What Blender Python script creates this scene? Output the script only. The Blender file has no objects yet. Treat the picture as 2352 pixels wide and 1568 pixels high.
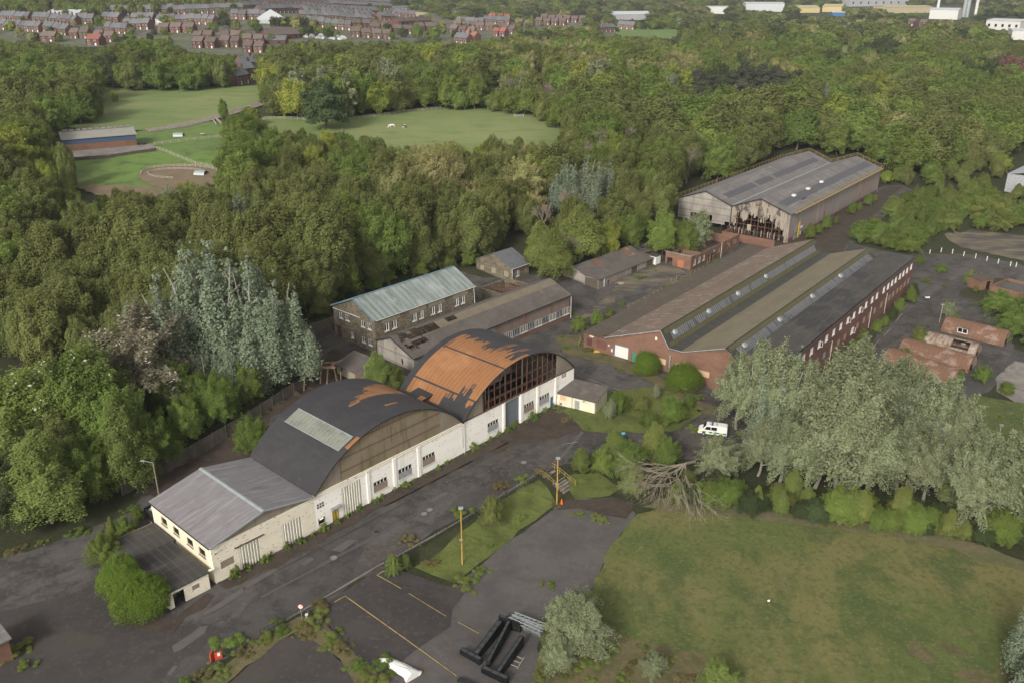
import bpy, bmesh, math, random
import numpy as np
from mathutils import Vector, Matrix
from mathutils.geometry import tessellate_polygon
S = bpy.context.scene; COL = S.collection
R = math.radians
# ------------------------------------------------------------------ camera, world, sun
CH = 68.0; PIT = 22.8
cam = bpy.data.cameras.new("camera"); co = bpy.data.objects.new("camera", cam); COL.objects.link(co)
co.location = (0, 0, CH); co.rotation_euler = (R(90 - PIT), 0, 0)
cam.lens = 30.306; cam.sensor_width = 36; cam.clip_start = 1; cam.clip_end = 12000
S.camera = co
SUN_EL, SUN_AZ = 32.0, 206.0            # compass degrees, measured clockwise from +Y
w = bpy.data.worlds.new("World"); S.world = w; w.use_nodes = True
wn = w.node_tree; bg = wn.nodes["Background"]
sky = wn.nodes.new("ShaderNodeTexSky"); sky.sky_type = 'NISHITA'; sky.sun_disc = False
sky.sun_elevation = R(SUN_EL); sky.sun_rotation = R(SUN_AZ); sky.dust_density = 3.0; sky.air_density = 1.0
hs = wn.nodes.new("ShaderNodeHueSaturation"); hs.inputs['Saturation'].default_value = 0.08
tn = wn.nodes.new("ShaderNodeMix"); tn.data_type = 'RGBA'; tn.blend_type = 'MULTIPLY'; tn.inputs[0].default_value = 1; tn.inputs[7].default_value = (1.0, .965, .91, 1)
wn.links.new(sky.outputs[0], hs.inputs['Color']); wn.links.new(hs.outputs[0], tn.inputs[6]); wn.links.new(tn.outputs[2], bg.inputs[0]); bg.inputs[1].default_value = 0.15
sl = bpy.data.lights.new("sun", 'SUN'); sl.energy = 2.0; sl.angle = R(10); sl.color = (1.0, 0.93, 0.83)
so = bpy.data.objects.new("sun", sl); COL.objects.link(so)
sd = Vector((math.sin(R(SUN_AZ)) * math.cos(R(SUN_EL)), math.cos(R(SUN_AZ)) * math.cos(R(SUN_EL)), math.sin(R(SUN_EL))))
so.rotation_euler = sd.to_track_quat('Z', 'Y').to_euler()
S.view_settings.view_transform = 'Standard'; S.view_settings.look = 'None'
S.view_settings.exposure = 0.46; S.view_settings.gamma = 1
S.cycles.max_bounces = 5; S.cycles.diffuse_bounces = 3; S.cycles.transparent_max_bounces = 4
# ------------------------------------------------------------------ terrain
OA = (-36.088, 85.476)
def frame(h):
    a = R(h); return (math.sin(a), math.cos(a)), (math.cos(a), -math.sin(a))
DA, PA = frame(42.2); DB, PB = frame(38.4)
def sst(t):
    t = 0. if t < 0 else (1. if t > 1 else t); return t * t * (3 - 2 * t)
TL = [(0, 0), (160, 0), (200, 4), (240, 10), (285, 15), (380, 16), (520, 19), (680, 23), (900, 41), (1300, 44), (9000, 50)]
TM = [(0, 0), (190, 0), (240, 6), (300, 13), (350, 15), (700, 15), (1100, 22), (2000, 35), (9000, 45)]
TR = [(0, 0), (320, 0), (450, 5), (600, 9), (1100, 17), (2000, 30), (9000, 45)]
tabs = [(np.array([a for a, b in t], float), np.array([b for a, b in t], float)) for t in (TL, TM, TR)]
def uv(x, y):
    dx, dy = x - OA[0], y - OA[1]
    return dx * DA[0] + dy * DA[1], dx * PA[0] + dy * PA[1]
def T(x, y):
    yy = max(y, 1.)
    q = x / max(yy, 60.)
    l, m, r = [float(np.interp(yy, a, b)) for a, b in tabs]
    if q < 0: k = sst(-q / .33); z = m + (l - m) * k
    else: k = sst(q / .3); z = m + (r - m) * k
    if y < 330:
        u, v = uv(x, y); ww = -v
        z += 2.6 * sst((u - 12) / 26) * sst((ww - 17) / 5) * (1 - sst((u - 60) / 20)) * (1 - sst((ww - 75) / 20))
        z += 2.4 * sst((ww - (28.6 + .125 * u)) / .8) * sst((u + 3) / 3) * (1 - sst((u - 41) / 4)) * (1 - sst((ww - 60) / 30))
        z -= 1.3 * sst((v - 13.6) / 4.2) * sst((u + .2 * (v - 13) - 11) / 12)
        z += 1.2 * sst((200 - abs(x + 90) * 2 - y) / 60) * 0
    return z
FD = 1980.0; cP, sP = math.cos(R(PIT)), math.sin(R(PIT))
def rayd(xd, yd):
    r = (xd - 1176) / FD; u = -(yd - 784) / FD
    return r, cP + u * sP, -sP + u * cP
def at(xd, yd):
    """where a line of sight at survey coordinates (2352 wide) meets the terrain"""
    dx, dy, dz = rayd(xd, yd); t = 60.; pt = 50.
    while t < 9000:
        if CH + dz * t < T(dx * t, dy * t): break
        pt = t; t *= 1.012
    a, b = pt, t
    for _ in range(22):
        m = (a + b) / 2
        if CH + dz * m < T(dx * m, dy * m): b = m
        else: a = m
    return (dx * b, dy * b, T(dx * b, dy * b))
def atz(xd, yd, z):
    dx, dy, dz = rayd(xd, yd); t = (z - CH) / dz; return (dx * t, dy * t, z)
def todp(x, y, z):
    qz = z - CH; zz = y * cP - qz * sP; u = y * sP + qz * cP
    if zz < 1: return (-9999, -9999)
    return (1176 + FD * x / zz, 784 - FD * u / zz)
def inpoly(x, y, P):
    c = False; j = len(P) - 1
    for i in range(len(P)):
        xi, yi = P[i]; xj, yj = P[j]
        if (yi > y) != (yj > y) and x < (xj - xi) * (y - yi) / (yj - yi) + xi: c = not c
        j = i
    return c
# ------------------------------------------------------------------ materials
MT = {}
def hexl(h):
    v = [int(h[i:i + 2], 16) / 255 for i in (0, 2, 4)]
    return tuple((c / 12.92 if c <= .04045 else ((c + .055) / 1.055) ** 2.4) for c in v)
def mat(name, col, rough=.9, layers=(), bump=None, metal=0., spec=.3, rnd=None, leaf=False):
    """layers: (kind, scale(vec or float), colour, lo, hi, amount)  kinds: noise, fine, wave_x, wave_y, wave_z, brick, cells"""
    m = bpy.data.materials.new(name); m.use_nodes = True; nt = m.node_tree; N, L = nt.nodes, nt.links
    N.clear(); out = N.new('ShaderNodeOutputMaterial')
    tc = N.new('ShaderNodeTexCoord')
    base = N.new('ShaderNodeRGB'); base.outputs[0].default_value = (*col, 1); cur = base.outputs[0]
    hgt = None
    for i, (kd, sc, c2, lo, hi, amt) in enumerate(layers):
        mp = N.new('ShaderNodeMapping'); L.new(tc.outputs['Object'], mp.inputs[0])
        if isinstance(sc, (int, float)): sc = (sc, sc, sc)
        if len(sc) == 4: mp.vector_type = 'TEXTURE'; mp.inputs['Rotation'].default_value = (0, 0, R(sc[3])); sc = tuple(1 / c for c in sc[:3])
        mp.inputs['Scale'].default_value = sc; mp.inputs['Location'].default_value = (i * 17.3, i * 5.1, i * 3.7) if kd in ('noise', 'fine', 'cells') else (0, 0, 0)
        if kd in ('noise', 'fine'):
            t = N.new('ShaderNodeTexNoise'); t.inputs['Scale'].default_value = 1; t.inputs['Detail'].default_value = 5 if kd == 'noise' else 2
            t.inputs['Roughness'].default_value = .62; f = t.outputs['Fac']
        elif kd == 'cells':
            t = N.new('ShaderNodeTexVoronoi'); t.inputs['Scale'].default_value = 1; L.new(mp.outputs[0], t.inputs[0])
            sp = N.new('ShaderNodeSeparateColor'); L.new(t.outputs['Color'], sp.inputs[0]); f = sp.outputs[0]
        elif kd == 'crack':
            t = N.new('ShaderNodeTexVoronoi'); t.feature = 'DISTANCE_TO_EDGE'; t.inputs['Scale'].default_value = 1; nz = N.new('ShaderNodeTexNoise'); nz.inputs['Scale'].default_value = 2.5; nz.inputs['Detail'].default_value = 3
            L.new(mp.outputs[0], nz.inputs[0]); av = N.new('ShaderNodeVectorMath'); av.operation = 'MULTIPLY_ADD'; L.new(nz.outputs['Color'], av.inputs[0]); av.inputs[1].default_value = (.35,) * 3; L.new(mp.outputs[0], av.inputs[2]); L.new(av.outputs[0], t.inputs[0]); f = t.outputs['Distance']
        elif kd.startswith('wave'):
            t = N.new('ShaderNodeTexWave'); t.bands_direction = kd[-1].upper(); t.inputs['Scale'].default_value = 1; f = t.outputs['Fac']
        elif kd == 'brick':
            t = N.new('ShaderNodeTexBrick'); t.inputs['Scale'].default_value = 1; t.inputs['Color1'].default_value = (0, 0, 0, 1)
            t.inputs['Color2'].default_value = (.35, .35, .35, 1); t.inputs['Mortar'].default_value = (1, 1, 1, 1); t.inputs['Mortar Size'].default_value = .03
            mp.inputs['Rotation'].default_value = (0, 0, 0); f = t.outputs['Color']
            cx = N.new('ShaderNodeSeparateXYZ'); L.new(mp.outputs[0], cx.inputs[0]); ad = N.new('ShaderNodeMath'); ad.operation = 'ADD'
            L.new(cx.outputs[0], ad.inputs[0]); L.new(cx.outputs[1], ad.inputs[1]); cb = N.new('ShaderNodeCombineXYZ')
            L.new(ad.outputs[0], cb.inputs[0]); L.new(cx.outputs[2], cb.inputs[1]); L.new(cb.outputs[0], t.inputs[0])
        if kd not in ('brick', 'crack'): L.new(mp.outputs[0], t.inputs[0])
        mr = N.new('ShaderNodeMapRange'); L.new(f, mr.inputs[0]); mr.inputs[1].default_value = lo; mr.inputs[2].default_value = hi
        mr.inputs[3].default_value = 0; mr.inputs[4].default_value = amt
        mx = N.new('ShaderNodeMix'); mx.data_type = 'RGBA'; L.new(mr.outputs[0], mx.inputs[0]); L.new(cur, mx.inputs[6])
        mx.inputs[7].default_value = (*c2, 1); cur = mx.outputs[2]
        if bump and bump[0] == i: hgt = f
    if rnd:
        oi = N.new('ShaderNodeObjectInfo'); mr = N.new('ShaderNodeMapRange'); L.new(oi.outputs['Random'], mr.inputs[0])
        mr.inputs[3].default_value = 1 - rnd[0]; mr.inputs[4].default_value = 1 + rnd[0]
        h = N.new('ShaderNodeHueSaturation'); L.new(cur, h.inputs['Color']); L.new(mr.outputs[0], h.inputs['Value'])
        ml = N.new('ShaderNodeMath'); ml.operation = 'MULTIPLY_ADD'; L.new(oi.outputs['Random'], ml.inputs[0]); ml.inputs[1].default_value = 7.13; ml.inputs[2].default_value = 0
        fr = N.new('ShaderNodeMath'); fr.operation = 'FRACT'; L.new(ml.outputs[0], fr.inputs[0])
        m2 = N.new('ShaderNodeMapRange'); L.new(fr.outputs[0], m2.inputs[0]); m2.inputs[3].default_value = .5 - rnd[1]; m2.inputs[4].default_value = .5 + rnd[1]
        L.new(m2.outputs[0], h.inputs['Hue']); cur = h.outputs[0]
    if leaf:
        d = N.new('ShaderNodeBsdfDiffuse'); t = N.new('ShaderNodeBsdfTranslucent'); L.new(cur, d.inputs[0]); L.new(cur, t.inputs[0])
        ms = N.new('ShaderNodeMixShader'); ms.inputs[0].default_value = .36; L.new(d.outputs[0], ms.inputs[1]); L.new(t.outputs[0], ms.inputs[2]); L.new(ms.outputs[0], out.inputs[0])
    else:
        p = N.new('ShaderNodeBsdfPrincipled'); L.new(cur, p.inputs['Base Color']); p.inputs['Roughness'].default_value = rough
        p.inputs['Metallic'].default_value = metal; p.inputs['Specular IOR Level'].default_value = spec
        if hgt is not None:
            b = N.new('ShaderNodeBump'); b.inputs['Strength'].default_value = bump[1]; b.inputs['Distance'].default_value = bump[2]
            L.new(hgt, b.inputs['Height']); L.new(b.outputs[0], p.inputs['Normal'])
        L.new(p.outputs[0], out.inputs[0])
    MT[name] = m; return m
asp_l = [('noise', (.018, .22, .1, 47.8), (.092, .087, .083), .5, .6, .8), ('noise', (.05, .9, .1, 47.8), (.036, .034, .035), .56, .64, .55), ('noise', .045, (.085, .08, .078), .4, .65, .8), ('noise', .25, (.034, .031, .030), .47, .60, .8), ('noise', .7, (.10, .09, .08), .54, .64, .5), ('noise', (.9, .9, .9), (.11, .10, .095), .58, .75, .5),
         ('noise', .13, (.07, .052, .036), .6, .75, .55), ('fine', 1.6, (.13, .12, .11), .56, .72, .45), ('fine', 5., (.12, .115, .11), .55, .8, .35), ('cells', (.06, .2, .1, 47.8), (.04, .038, .04), .78, .79, .4), ('crack', .11, (.03, .028, .026), .014, .003, .35), ('crack', (.04, .10, .1, 47.8), (.10, .09, .06), .010, .003, .35)]
mat('asphalt', (.062, .055, .050), .92, asp_l)
mat('asphalt_dark', (.043, .038, .037), .9, [('crack', .14, (.07, .064, .05), .011, .003, .35), ('fine', 1.4, (.085, .078, .07), .55, .72, .5), ('noise', .12, (.07, .06, .052), .52, .6, .5), ('noise', .3, (.055, .05, .05), .45, .7, .8), ('noise', 1.6, (.09, .083, .078), .62, .8, .5), ('fine', 6., (.09, .085, .085), .6, .8, .3)])
mat('asphalt_grey', (.092, .085, .083), .92, [('crack', .16, (.055, .052, .046), .012, .003, .4), ('fine', 1.5, (.13, .12, .11), .55, .72, .5), ('noise', .5, (.075, .065, .055), .53, .62, .6), ('noise', .2, (.065, .06, .062), .45, .65, .8), ('noise', 1.4, (.12, .1, .085), .6, .78, .6), ('fine', 6., (.14, .13, .13), .55, .8, .3)])
mat('patch', (.095, .088, .083), .9, [('noise', .8, (.08, .072, .07), .4, .65, .8), ('fine', 5., (.15, .14, .13), .5, .8, .4)])
mat('lawn', (.085, .105, .028), .95, [('noise', .05, (.15, .13, .05), .44, .60, .8), ('noise', (.12, .07, .2), (.052, .078, .02), .50, .60, .85), ('noise', .5, (.16, .14, .07), .54, .7, .5), ('noise', (.4, .25, .4), (.055, .08, .025), .56, .66, .55), ('fine', 1.3, (.05, .06, .02), .5, .66, .5), ('fine', 2.2, (.17, .165, .08), .55, .7, .45), ('noise', .035, (.14, .11, .075), .58, .68, .75)])
mat('bank_grass', (.105, .125, .032), .95, [('noise', .3, (.045, .06, .015), .45, .65, .8), ('noise', .9, (.17, .14, .06), .6, .78, .6), ('fine', 4., (.03, .045, .01), .45, .7, .5)])
mat('field', (.135, .185, .06), .95, [('noise', .03, (.19, .21, .085), .42, .62, .8), ('noise', (.07, .2, .1), (.09, .14, .04), .5, .7, .8), ('noise', .8, (.14, .14, .07), .5, .75, .4)])
mat('field_bright', (.11, .18, .04), .95, [('noise', .08, (.10, .14, .045), .42, .62, .8), ('noise', .25, (.045, .085, .02), .5, .7, .8)])
mat('rough_grass', (.12, .10, .05), .95, [('noise', .4, (.06, .065, .025), .42, .62, .8), ('noise', (1.5, 1.5, 1.5), (.17, .14, .085), .5, .72, .6), ('fine', 5., (.05, .05, .02), .45, .7, .5)])
mat('town_green', (.085, .10, .045), .95, [('noise', .05, (.12, .115, .11), .45, .55, .9), ('noise', .2, (.05, .065, .03), .5, .62, .8)])
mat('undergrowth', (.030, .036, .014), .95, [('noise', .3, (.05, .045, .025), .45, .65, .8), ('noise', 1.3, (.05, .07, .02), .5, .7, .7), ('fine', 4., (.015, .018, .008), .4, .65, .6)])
mat('dirt', (.06, .046, .036), .95, [('noise', .4, (.035, .028, .022), .45, .65, .8), ('noise', 1.2, (.10, .085, .07), .55, .75, .6), ('fine', 5., (.03, .025, .02), .45, .7, .5)])
mat('litter', (.125, .11, .06), .95, [('noise', .4, (.085, .095, .035), .42, .62, .8), ('noise', 1.3, (.16, .14, .11), .52, .7, .7), ('fine', 4., (.06, .05, .035), .5, .75, .5)])
mat('sand', (.17, .125, .085), .95, [('noise', .3, (.12, .1, .06), .42, .62, .8), ('noise', .9, (.10, .11, .05), .55, .7, .6)])
mat('gravel_path', (.22, .19, .16), .95, [('noise', .5, (.15, .13, .1), .45, .65, .8)])
mat('tan_patch', (.15, .125, .09), .95, [('noise', (.1, .25, .1), (.06, .056, .055), .42, .58, 1.), ('noise', .9, (.1, .09, .05), .5, .7, .6)])
mat('old_concrete', (.12, .105, .09), .95, [('noise', (.5, .5, .2), (.06, .058, .045), .42, .62, .85), ('noise', 1.2, (.16, .14, .12), .55, .75, .6)])
mat('concrete', (.22, .20, .185), .9, [('noise', .3, (.13, .12, .11), .42, .65, .8), ('noise', (.8, .8, .15), (.09, .085, .075), .5, .7, .7)])
mat('white_brick', (.86, .84, .79), .8, [('noise', (.12, .12, .5), (.76, .73, .66), .45, .7, .6), ('noise', (.9, .9, 2.6), (.6, .55, .46), .58, .7, .6), ('cells', (5., 5., 13.), (.2, .14, .11), .991, .992, 1.), ('noise', (.5, .5, .08), (.42, .40, .34), .6, .75, .45)])
mat('peeling_brick', (.75, .70, .58), .85, [('noise', (.3, .3, .9), (.66, .61, .5), .45, .65, .8), ('noise', (1.6, 1.6, 5.), (.28, .19, .14), .64, .68, .8), ('cells', (4.4, 4.4, 12.), (.3, .2, .16), .978, .98, 1.), ('noise', (.25, .25, .1), (.25, .25, .19), .62, .75, .6)])
mat('cream_paint', (.66, .6, .46), .8, [('noise', (.4, .4, .12), (.45, .42, .31), .5, .72, .7), ('noise', (2., 2., 5.), (.3, .27, .2), .66, .72, .7)])
mat('brick_orange', (.17, .092, .064), .9, [('brick', (4.4, 4.4, 13.), (.24, .17, .13), .3, 1., .35), ('noise', (.2, .2, .35), (.13, .072, .052), .45, .62, .85), ('noise', (1., 1., 3.), (.215, .115, .075), .5, .7, .7), ('noise', (.3, .3, .06), (.13, .085, .07), .6, .75, .5)])
mat('brick_dark_shaded', (.155, .075, .06), .9, [('brick', (4.4, 4.4, 13.), (.22, .17, .14), .3, 1., .35), ('noise', (.15, .15, .4), (.105, .052, .045), .45, .65, .8), ('noise', (1.2, 1.2, 3.), (.22, .12, .09), .55, .75, .5)])  # darker brick; the factory's long wall has its shade put into this colour
mat('brick_far', (.125, .062, .046), .9, [('noise', .4, (.09, .048, .038), .4, .65, .8)], rnd=(.22, .015))
mat('stone_wall', (.175, .15, .105), .95, [('cells', (1.9, 1.9, 3.6), (.10, .088, .065), .45, .5, .8), ('cells', (2.1, 2.1, 3.9), (.25, .21, .15), .75, .8, .6), ('noise', (.25, .25, .15), (.06, .058, .045), .55, .7, .7), ('fine', 5., (.05, .045, .035), .55, .75, .5)])
mat('lintel', (.30, .265, .2), .9, [('noise', 1., (.2, .18, .14), .45, .7, .8)])
mat('sheet_blue_grey', (.27, .31, .30), .6, [('wave_x', (.24, 0, 0), (.13, .165, .15), .35, .8, .6), ('noise', (1.3, .06, .3), (.13, .16, .13), .5, .66, .9), ('noise', (.35, .12, .3), (.38, .41, .42), .5, .7, .8), ('wave_x', (6., 0, 0), (.17, .2, .19), .2, .9, .35)], bump=(3, .5, .05))
mat('sheet_grey', (.20, .19, .205), .6, [('wave_x', (3.2, 0, 0), (.13, .125, .13), .3, .9, .6), ('noise', (.05, 1.5, 1.), (.27, .26, .275), .5, .68, .7), ('noise', (.08, 2.6, 1.), (.10, .095, .095), .55, .7, .7), ('noise', .5, (.13, .12, .12), .5, .7, .5)])
mat('sheet_white', (.55, .56, .58), .6, [('noise', (.3, .3, .3), (.40, .41, .42), .45, .7, .8)])
mat('asbestos', (.125, .11, .105), .95, [('wave_x', (5., 0, 0), (.06, .053, .05), .3, .9, .5), ('noise', (.3, .3, .3), (.075, .068, .055), .45, .65, .8), ('noise', (.5, .5, .5), (.17, .15, .12), .55, .72, .6), ('cells', (.5, .45, .5), (.10, .08, .07), .6, .62, .4), ('fine', 4., (.05, .045, .04), .5, .75, .5)])
mat('felt', (.028, .027, .031), .75, [('noise', .25, (.04, .038, .042), .45, .65, .8), ('noise', (2.5, .4, 1.), (.055, .052, .056), .55, .72, .5), ('fine', 3., (.02, .018, .02), .5, .7, .5)], spec=.4)
mat('deck_orange', (.25, .115, .048), .85, [('wave_y', (0, .40, 0), (.10, .055, .03), .90, .97, .75), ('noise', (.5, 1.5, .5), (.22, .10, .045), .45, .65, .8), ('noise', .2, (.35, .18, .085), .5, .7, .6), ('noise', 2.2, (.08, .045, .03), .66, .72, .7)])
mat('clad_brown', (.29, .235, .16), .9, [('wave_x', (7., 0, 0), (.07, .055, .04), .3, .9, .75), ('noise', (.5, .5, .12), (.12, .115, .045), .5, .68, .8), ('wave_z', (0, 0, .16), (.10, .075, .05), .9, .98, .7), ('noise', (1.6, 1.6, .2), (.075, .055, .045), .52, .7, .7), ('noise', (.1, .1, .25), (.10, .07, .055), .5, .7, .6)])
mat('clad_tan', (.25, .215, .17), .9, [('noise', (1., 1., .15), (.13, .11, .09), .5, .7, .7), ('noise', (.3, .3, .3), (.17, .145, .115), .45, .65, .6)])
mat('torn_clad', (.27, .235, .195), .9, [('noise', (.5, .5, .35), (.05, .04, .033), .50, .58, .9), ('noise', (2.5, 2.5, .3), (.13, .105, .085), .5, .62, .8)])
mat('clad_grey', (.30, .28, .25), .9, [('wave_x', (5., 0, 0), (.17, .155, .14), .3, .9, .4), ('noise', (.9, .9, .1), (.14, .125, .11), .5, .68, .8), ('noise', (.12, .12, .12), (.17, .15, .13), .45, .6, .7), ('wave_z', (0, 0, .16), (.12, .11, .1), .93, .98, .6)])
mat('clad_side', (.27, .245, .225), .9, [('wave_x', (4., 0, 0), (.15, .135, .125), .3, .9, .4), ('noise', (.9, .9, .06), (.13, .115, .105), .5, .66, .85), ('noise', (.05, .05, .12), (.27, .185, .16), .45, .6, .75), ('noise', (.35, .35, .04), (.38, .36, .33), .6, .7, .6)])
mat('clad_rust', (.22, .175, .155), .9, [('wave_x', (5., 0, 0), (.13, .09, .08), .3, .9, .4), ('noise', (.5, .5, .1), (.18, .09, .065), .45, .62, .85), ('noise', (1., 1., .12), (.34, .32, .30), .58, .7, .7)])
mat('shed_roof', (.165, .155, .155), .9, [('noise', (.9, .06, .1), (.09, .085, .085), .5, .62, .8), ('noise', (.05, .8, .2), (.24, .22, .2), .56, .66, .6), ('noise', (.15, .5, .3), (.12, .112, .112), .45, .65, .8), ('wave_y', (0, .9, 0), (.10, .095, .095), .9, .98, .4), ('noise', (1., 3., 1.), (.30, .28, .26), .66, .72, .6), ('noise', .4, (.09, .085, .085), .55, .72, .6)])
mat('rooflight', (.055, .055, .066), .6, [('wave_x', (4., 0, 0), (.085, .085, .095), .4, .9, .6), ('noise', .5, (.05, .05, .055), .5, .7, .6)], spec=.6)
mat('burnt', (.03, .024, .02), .95, [('noise', .7, (.075, .05, .035), .5, .7, .8), ('noise', 2., (.16, .14, .12), .66, .74, .6)])
mat('saw_roof', (.165, .12, .092), .85, [('noise', (.06, .2, .2), (.125, .10, .075), .45, .60, .85), ('noise', (1.6, .22, 1.), (.33, .30, .28), .57, .63, .8), ('fine', 2., (.15, .1, .08), .5, .75, .5)])
mat('saw_roof_olive', (.165, .14, .095), .85, [('noise', (.1, .25, .2), (.13, .115, .08), .45, .62, .8), ('noise', (1.8, .25, 1.), (.26, .24, .2), .6, .66, .6), ('fine', 2., (.12, .1, .07), .5, .75, .5)])
mat('olive_clad', (.10, .095, .045), .85, [('wave_x', (3., 0, 0), (.055, .05, .028), .3, .9, .5), ('noise', (1.6, .3, .3), (.06, .055, .03), .5, .7, .8)])
mat('dark_clad', (.05, .05, .045), .8, [('wave_x', (3., 0, 0), (.03, .03, .025), .3, .9, .5), ('noise', (1., .3, .3), (.08, .078, .06), .5, .7, .6)])
mat('saw_glass', (.062, .064, .072), .5, [('wave_x', (.42, 0, 0), (.26, .26, .27), .80, .93, .9), ('noise', (.9, .2, .2), (.12, .125, .135), .5, .62, .8), ('noise', (.7, .2, .2), (.03, .035, .04), .56, .62, .8)], spec=.6)
mat('flat_felt', (.050, .048, .047), .85, [('noise', .09, (.028, .027, .03), .48, .56, .9), ('wave_x', (.33, 0, 0), (.085, .08, .068), .85, .95, .4), ('noise', (.2, 1., .5), (.085, .08, .062), .5, .7, .7), ('noise', .05, (.13, .125, .12), .7, .78, .6)])
mat('brown_boards', (.085, .07, .055), .9, [('wave_x', (.35, 0, 0), (.05, .042, .035), .5, .9, .7), ('noise', .6, (.12, .1, .08), .5, .7, .5)])
mat('rust_tin', (.15, .082, .05), .8, [('wave_x', (.42, 0, 0), (.10, .06, .045), .88, .96, .7), ('noise', (.7, .7, .7), (.13, .075, .055), .45, .62, .85), ('noise', (.5, .5, .8), (.26, .2, .17), .52, .66, .8), ('noise', 1.8, (.32, .14, .06), .55, .7, .5)])
mat('rust_tin_pale', (.24, .2, .16), .85, [('wave_x', (.42, 0, 0), (.11, .08, .06), .88, .96, .6), ('noise', (1.2, .7, .7), (.16, .085, .055), .47, .58, .9), ('noise', .9, (.34, .32, .29), .55, .68, .8)])
mat('steel_rust', (.13, .065, .045), .85, [('noise', 1.5, (.07, .04, .03), .4, .65, .8)])
mat('gantry_steel', (.26, .18, .12), .85, [('noise', (2, 2, 1), (.15, .085, .055), .4, .65, .8)])
mat('steel_black', (.012, .014, .015), .45, [('noise', 1.2, (.03, .034, .034), .45, .7, .7)], spec=.5)
mat('steel_top', (.045, .05, .052), .6, [('noise', 2., (.025, .03, .03), .45, .7, .7)])
mat('galv', (.33, .36, .37), .5, [('noise', 2., (.2, .22, .22), .45, .7, .7)], metal=.3)
mat('dark_iron', (.025, .028, .03), .7)
mat('glass_dark', (.012, .014, .017), .12, spec=.6)
mat('void', (.01, .009, .008), .95)
mat('white_paint', (.68, .68, .66), .6)
mat('off_white', (.55, .54, .5), .7, [('noise', 1., (.42, .41, .37), .45, .7, .8)])
mat('board', (.36, .27, .18), .9, [('noise', 6., (.27, .19, .12), .45, .6, .8)])
mat('board_grey', (.23, .18, .145), .9, [('noise', 6., (.3, .25, .2), .45, .6, .8), ('noise', .8, (.2, .16, .13), .45, .7, .8)])
mat('ply', (.55, .40, .24), .9, [('noise', 5., (.45, .3, .17), .45, .6, .8)])
mat('metal_panel', (.30, .31, .33), .6, [('noise', 1.5, (.2, .21, .22), .45, .65, .8)])
mat('shutter_blue', (.145, .17, .19), .6, [('wave_z', (0, 0, 3.2), (.09, .11, .125), .4, .9, .6)])
mat('folding_door', (.74, .72, .64), .75, [('noise', (.6, .6, .1), (.38, .36, .28), .55, .72, .7)])
mat('yellow', (.55, .40, .03), .6, [('noise', 2., (.4, .28, .05), .5, .7, .7)])
mat('yellow_rail', (.32, .24, .09), .8, [('noise', 2., (.2, .12, .07), .48, .62, .8)])
mat('yellow_line', (.36, .28, .10), .9, [('noise', 1.2, (.17, .14, .07), .5, .65, .8)])
mat('white_line', (.28, .27, .26), .9, [('noise', 1., (.10, .095, .09), .45, .6, .8)])
mat('blue', (.035, .13, .28), .6); mat('green_door', (.05, .2, .12), .6); mat('orange', (.75, .13, .02), .6); mat('red', (.45, .06, .03), .7)
mat('hi_vis', (.55, .75, .05), .7); mat('cyan_scrap', (.1, .4, .5), .7)
mat('pole_yellow', (.40, .25, .06), .8, [('noise', (3, 3, 1.), (.2, .09, .03), .5, .62, .8)])
mat('timber', (.23, .19, .14), .9, [('noise', 2., (.15, .12, .09), .45, .7, .8)])
mat('timber_pale', (.36, .33, .27), .9)
mat('lead_grey', (.27, .30, .31), .6, [('noise', 1., (.2, .23, .24), .5, .7, .7)])
mat('slate', (.12, .124, .137), .7, [('noise', .6, (.095, .097, .108), .45, .65, .8)], rnd=(.2, .01))
mat('tile_brown', (.125, .095, .085), .85, [('noise', .6, (.095, .075, .068), .45, .65, .8)], rnd=(.2, .015))
mat('tile_red', (.27, .10, .075), .85, [('noise', .6, (.2, .085, .065), .45, .65, .8)], rnd=(.15, .01))
mat('render_white', (.5, .5, .48), .8)
mat('bark', (.13, .11, .085), .95, [('noise', 2., (.075, .065, .05), .45, .65, .8)])
mat('bark_pale', (.28, .26, .22), .95, [('noise', 2., (.17, .16, .13), .45, .65, .8)])
mat('twig_grey', (.21, .175, .14), .95); mat('twig_pale', (.28, .245, .19), .95)
def leafm(n, a, b, c, rv=.2, rh=.02):
    mat(n, a, .9, [('noise', .45, b, .42, .6, .85), ('noise', 2.3, c, .5, .68, .75)], rnd=(rv, rh), leaf=True)
leafm('leaf_olive', (.178, .200, .068), (.150, .175, .058), (.225, .242, .094), .14, .008)
leafm('leaf_dry', (.20, .17, .08), (.15, .14, .06), (.28, .23, .12), .15, .01)
leafm('leaf_green', (0.174, 0.231, 0.058), (0.138, 0.193, 0.050), (0.222, 0.275, 0.084), .18, .012)
leafm('leaf_bright', (0.270, 0.314, 0.067), (0.222, 0.270, 0.058), (0.348, 0.385, 0.101), .16, .016)
leafm('leaf_dark', (0.084, 0.110, 0.050), (0.066, 0.090, 0.040), (0.120, 0.149, 0.067), .2, .015)
leafm('leaf_willow', (0.318, 0.308, 0.134), (0.264, 0.264, 0.112), (0.384, 0.363, 0.179), .16, .016)
leafm('leaf_silver', (.225, .27, .185), (.18, .22, .145), (.31, .355, .26), .1, .01)
leafm('leaf_grey', (.262, .295, .175), (.21, .24, .13), (.36, .39, .255), .13, .01)
leafm('leaf_pine', (0.084, 0.094, 0.067), (0.070, 0.077, 0.054), (0.144, 0.138, 0.095), .15, .01)
leafm('leaf_birch', (0.198, 0.242, 0.073), (0.162, 0.204, 0.062), (0.264, 0.303, 0.101), .16, .015)
leafm('leaf_laurel', (.14, .20, .035), (.105, .16, .028), (.24, .30, .06), .1, .01)
leafm('leaf_brown', (0.228, 0.143, 0.112), (0.186, 0.116, 0.090), (0.276, 0.176, 0.134), .15, .01)
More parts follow.
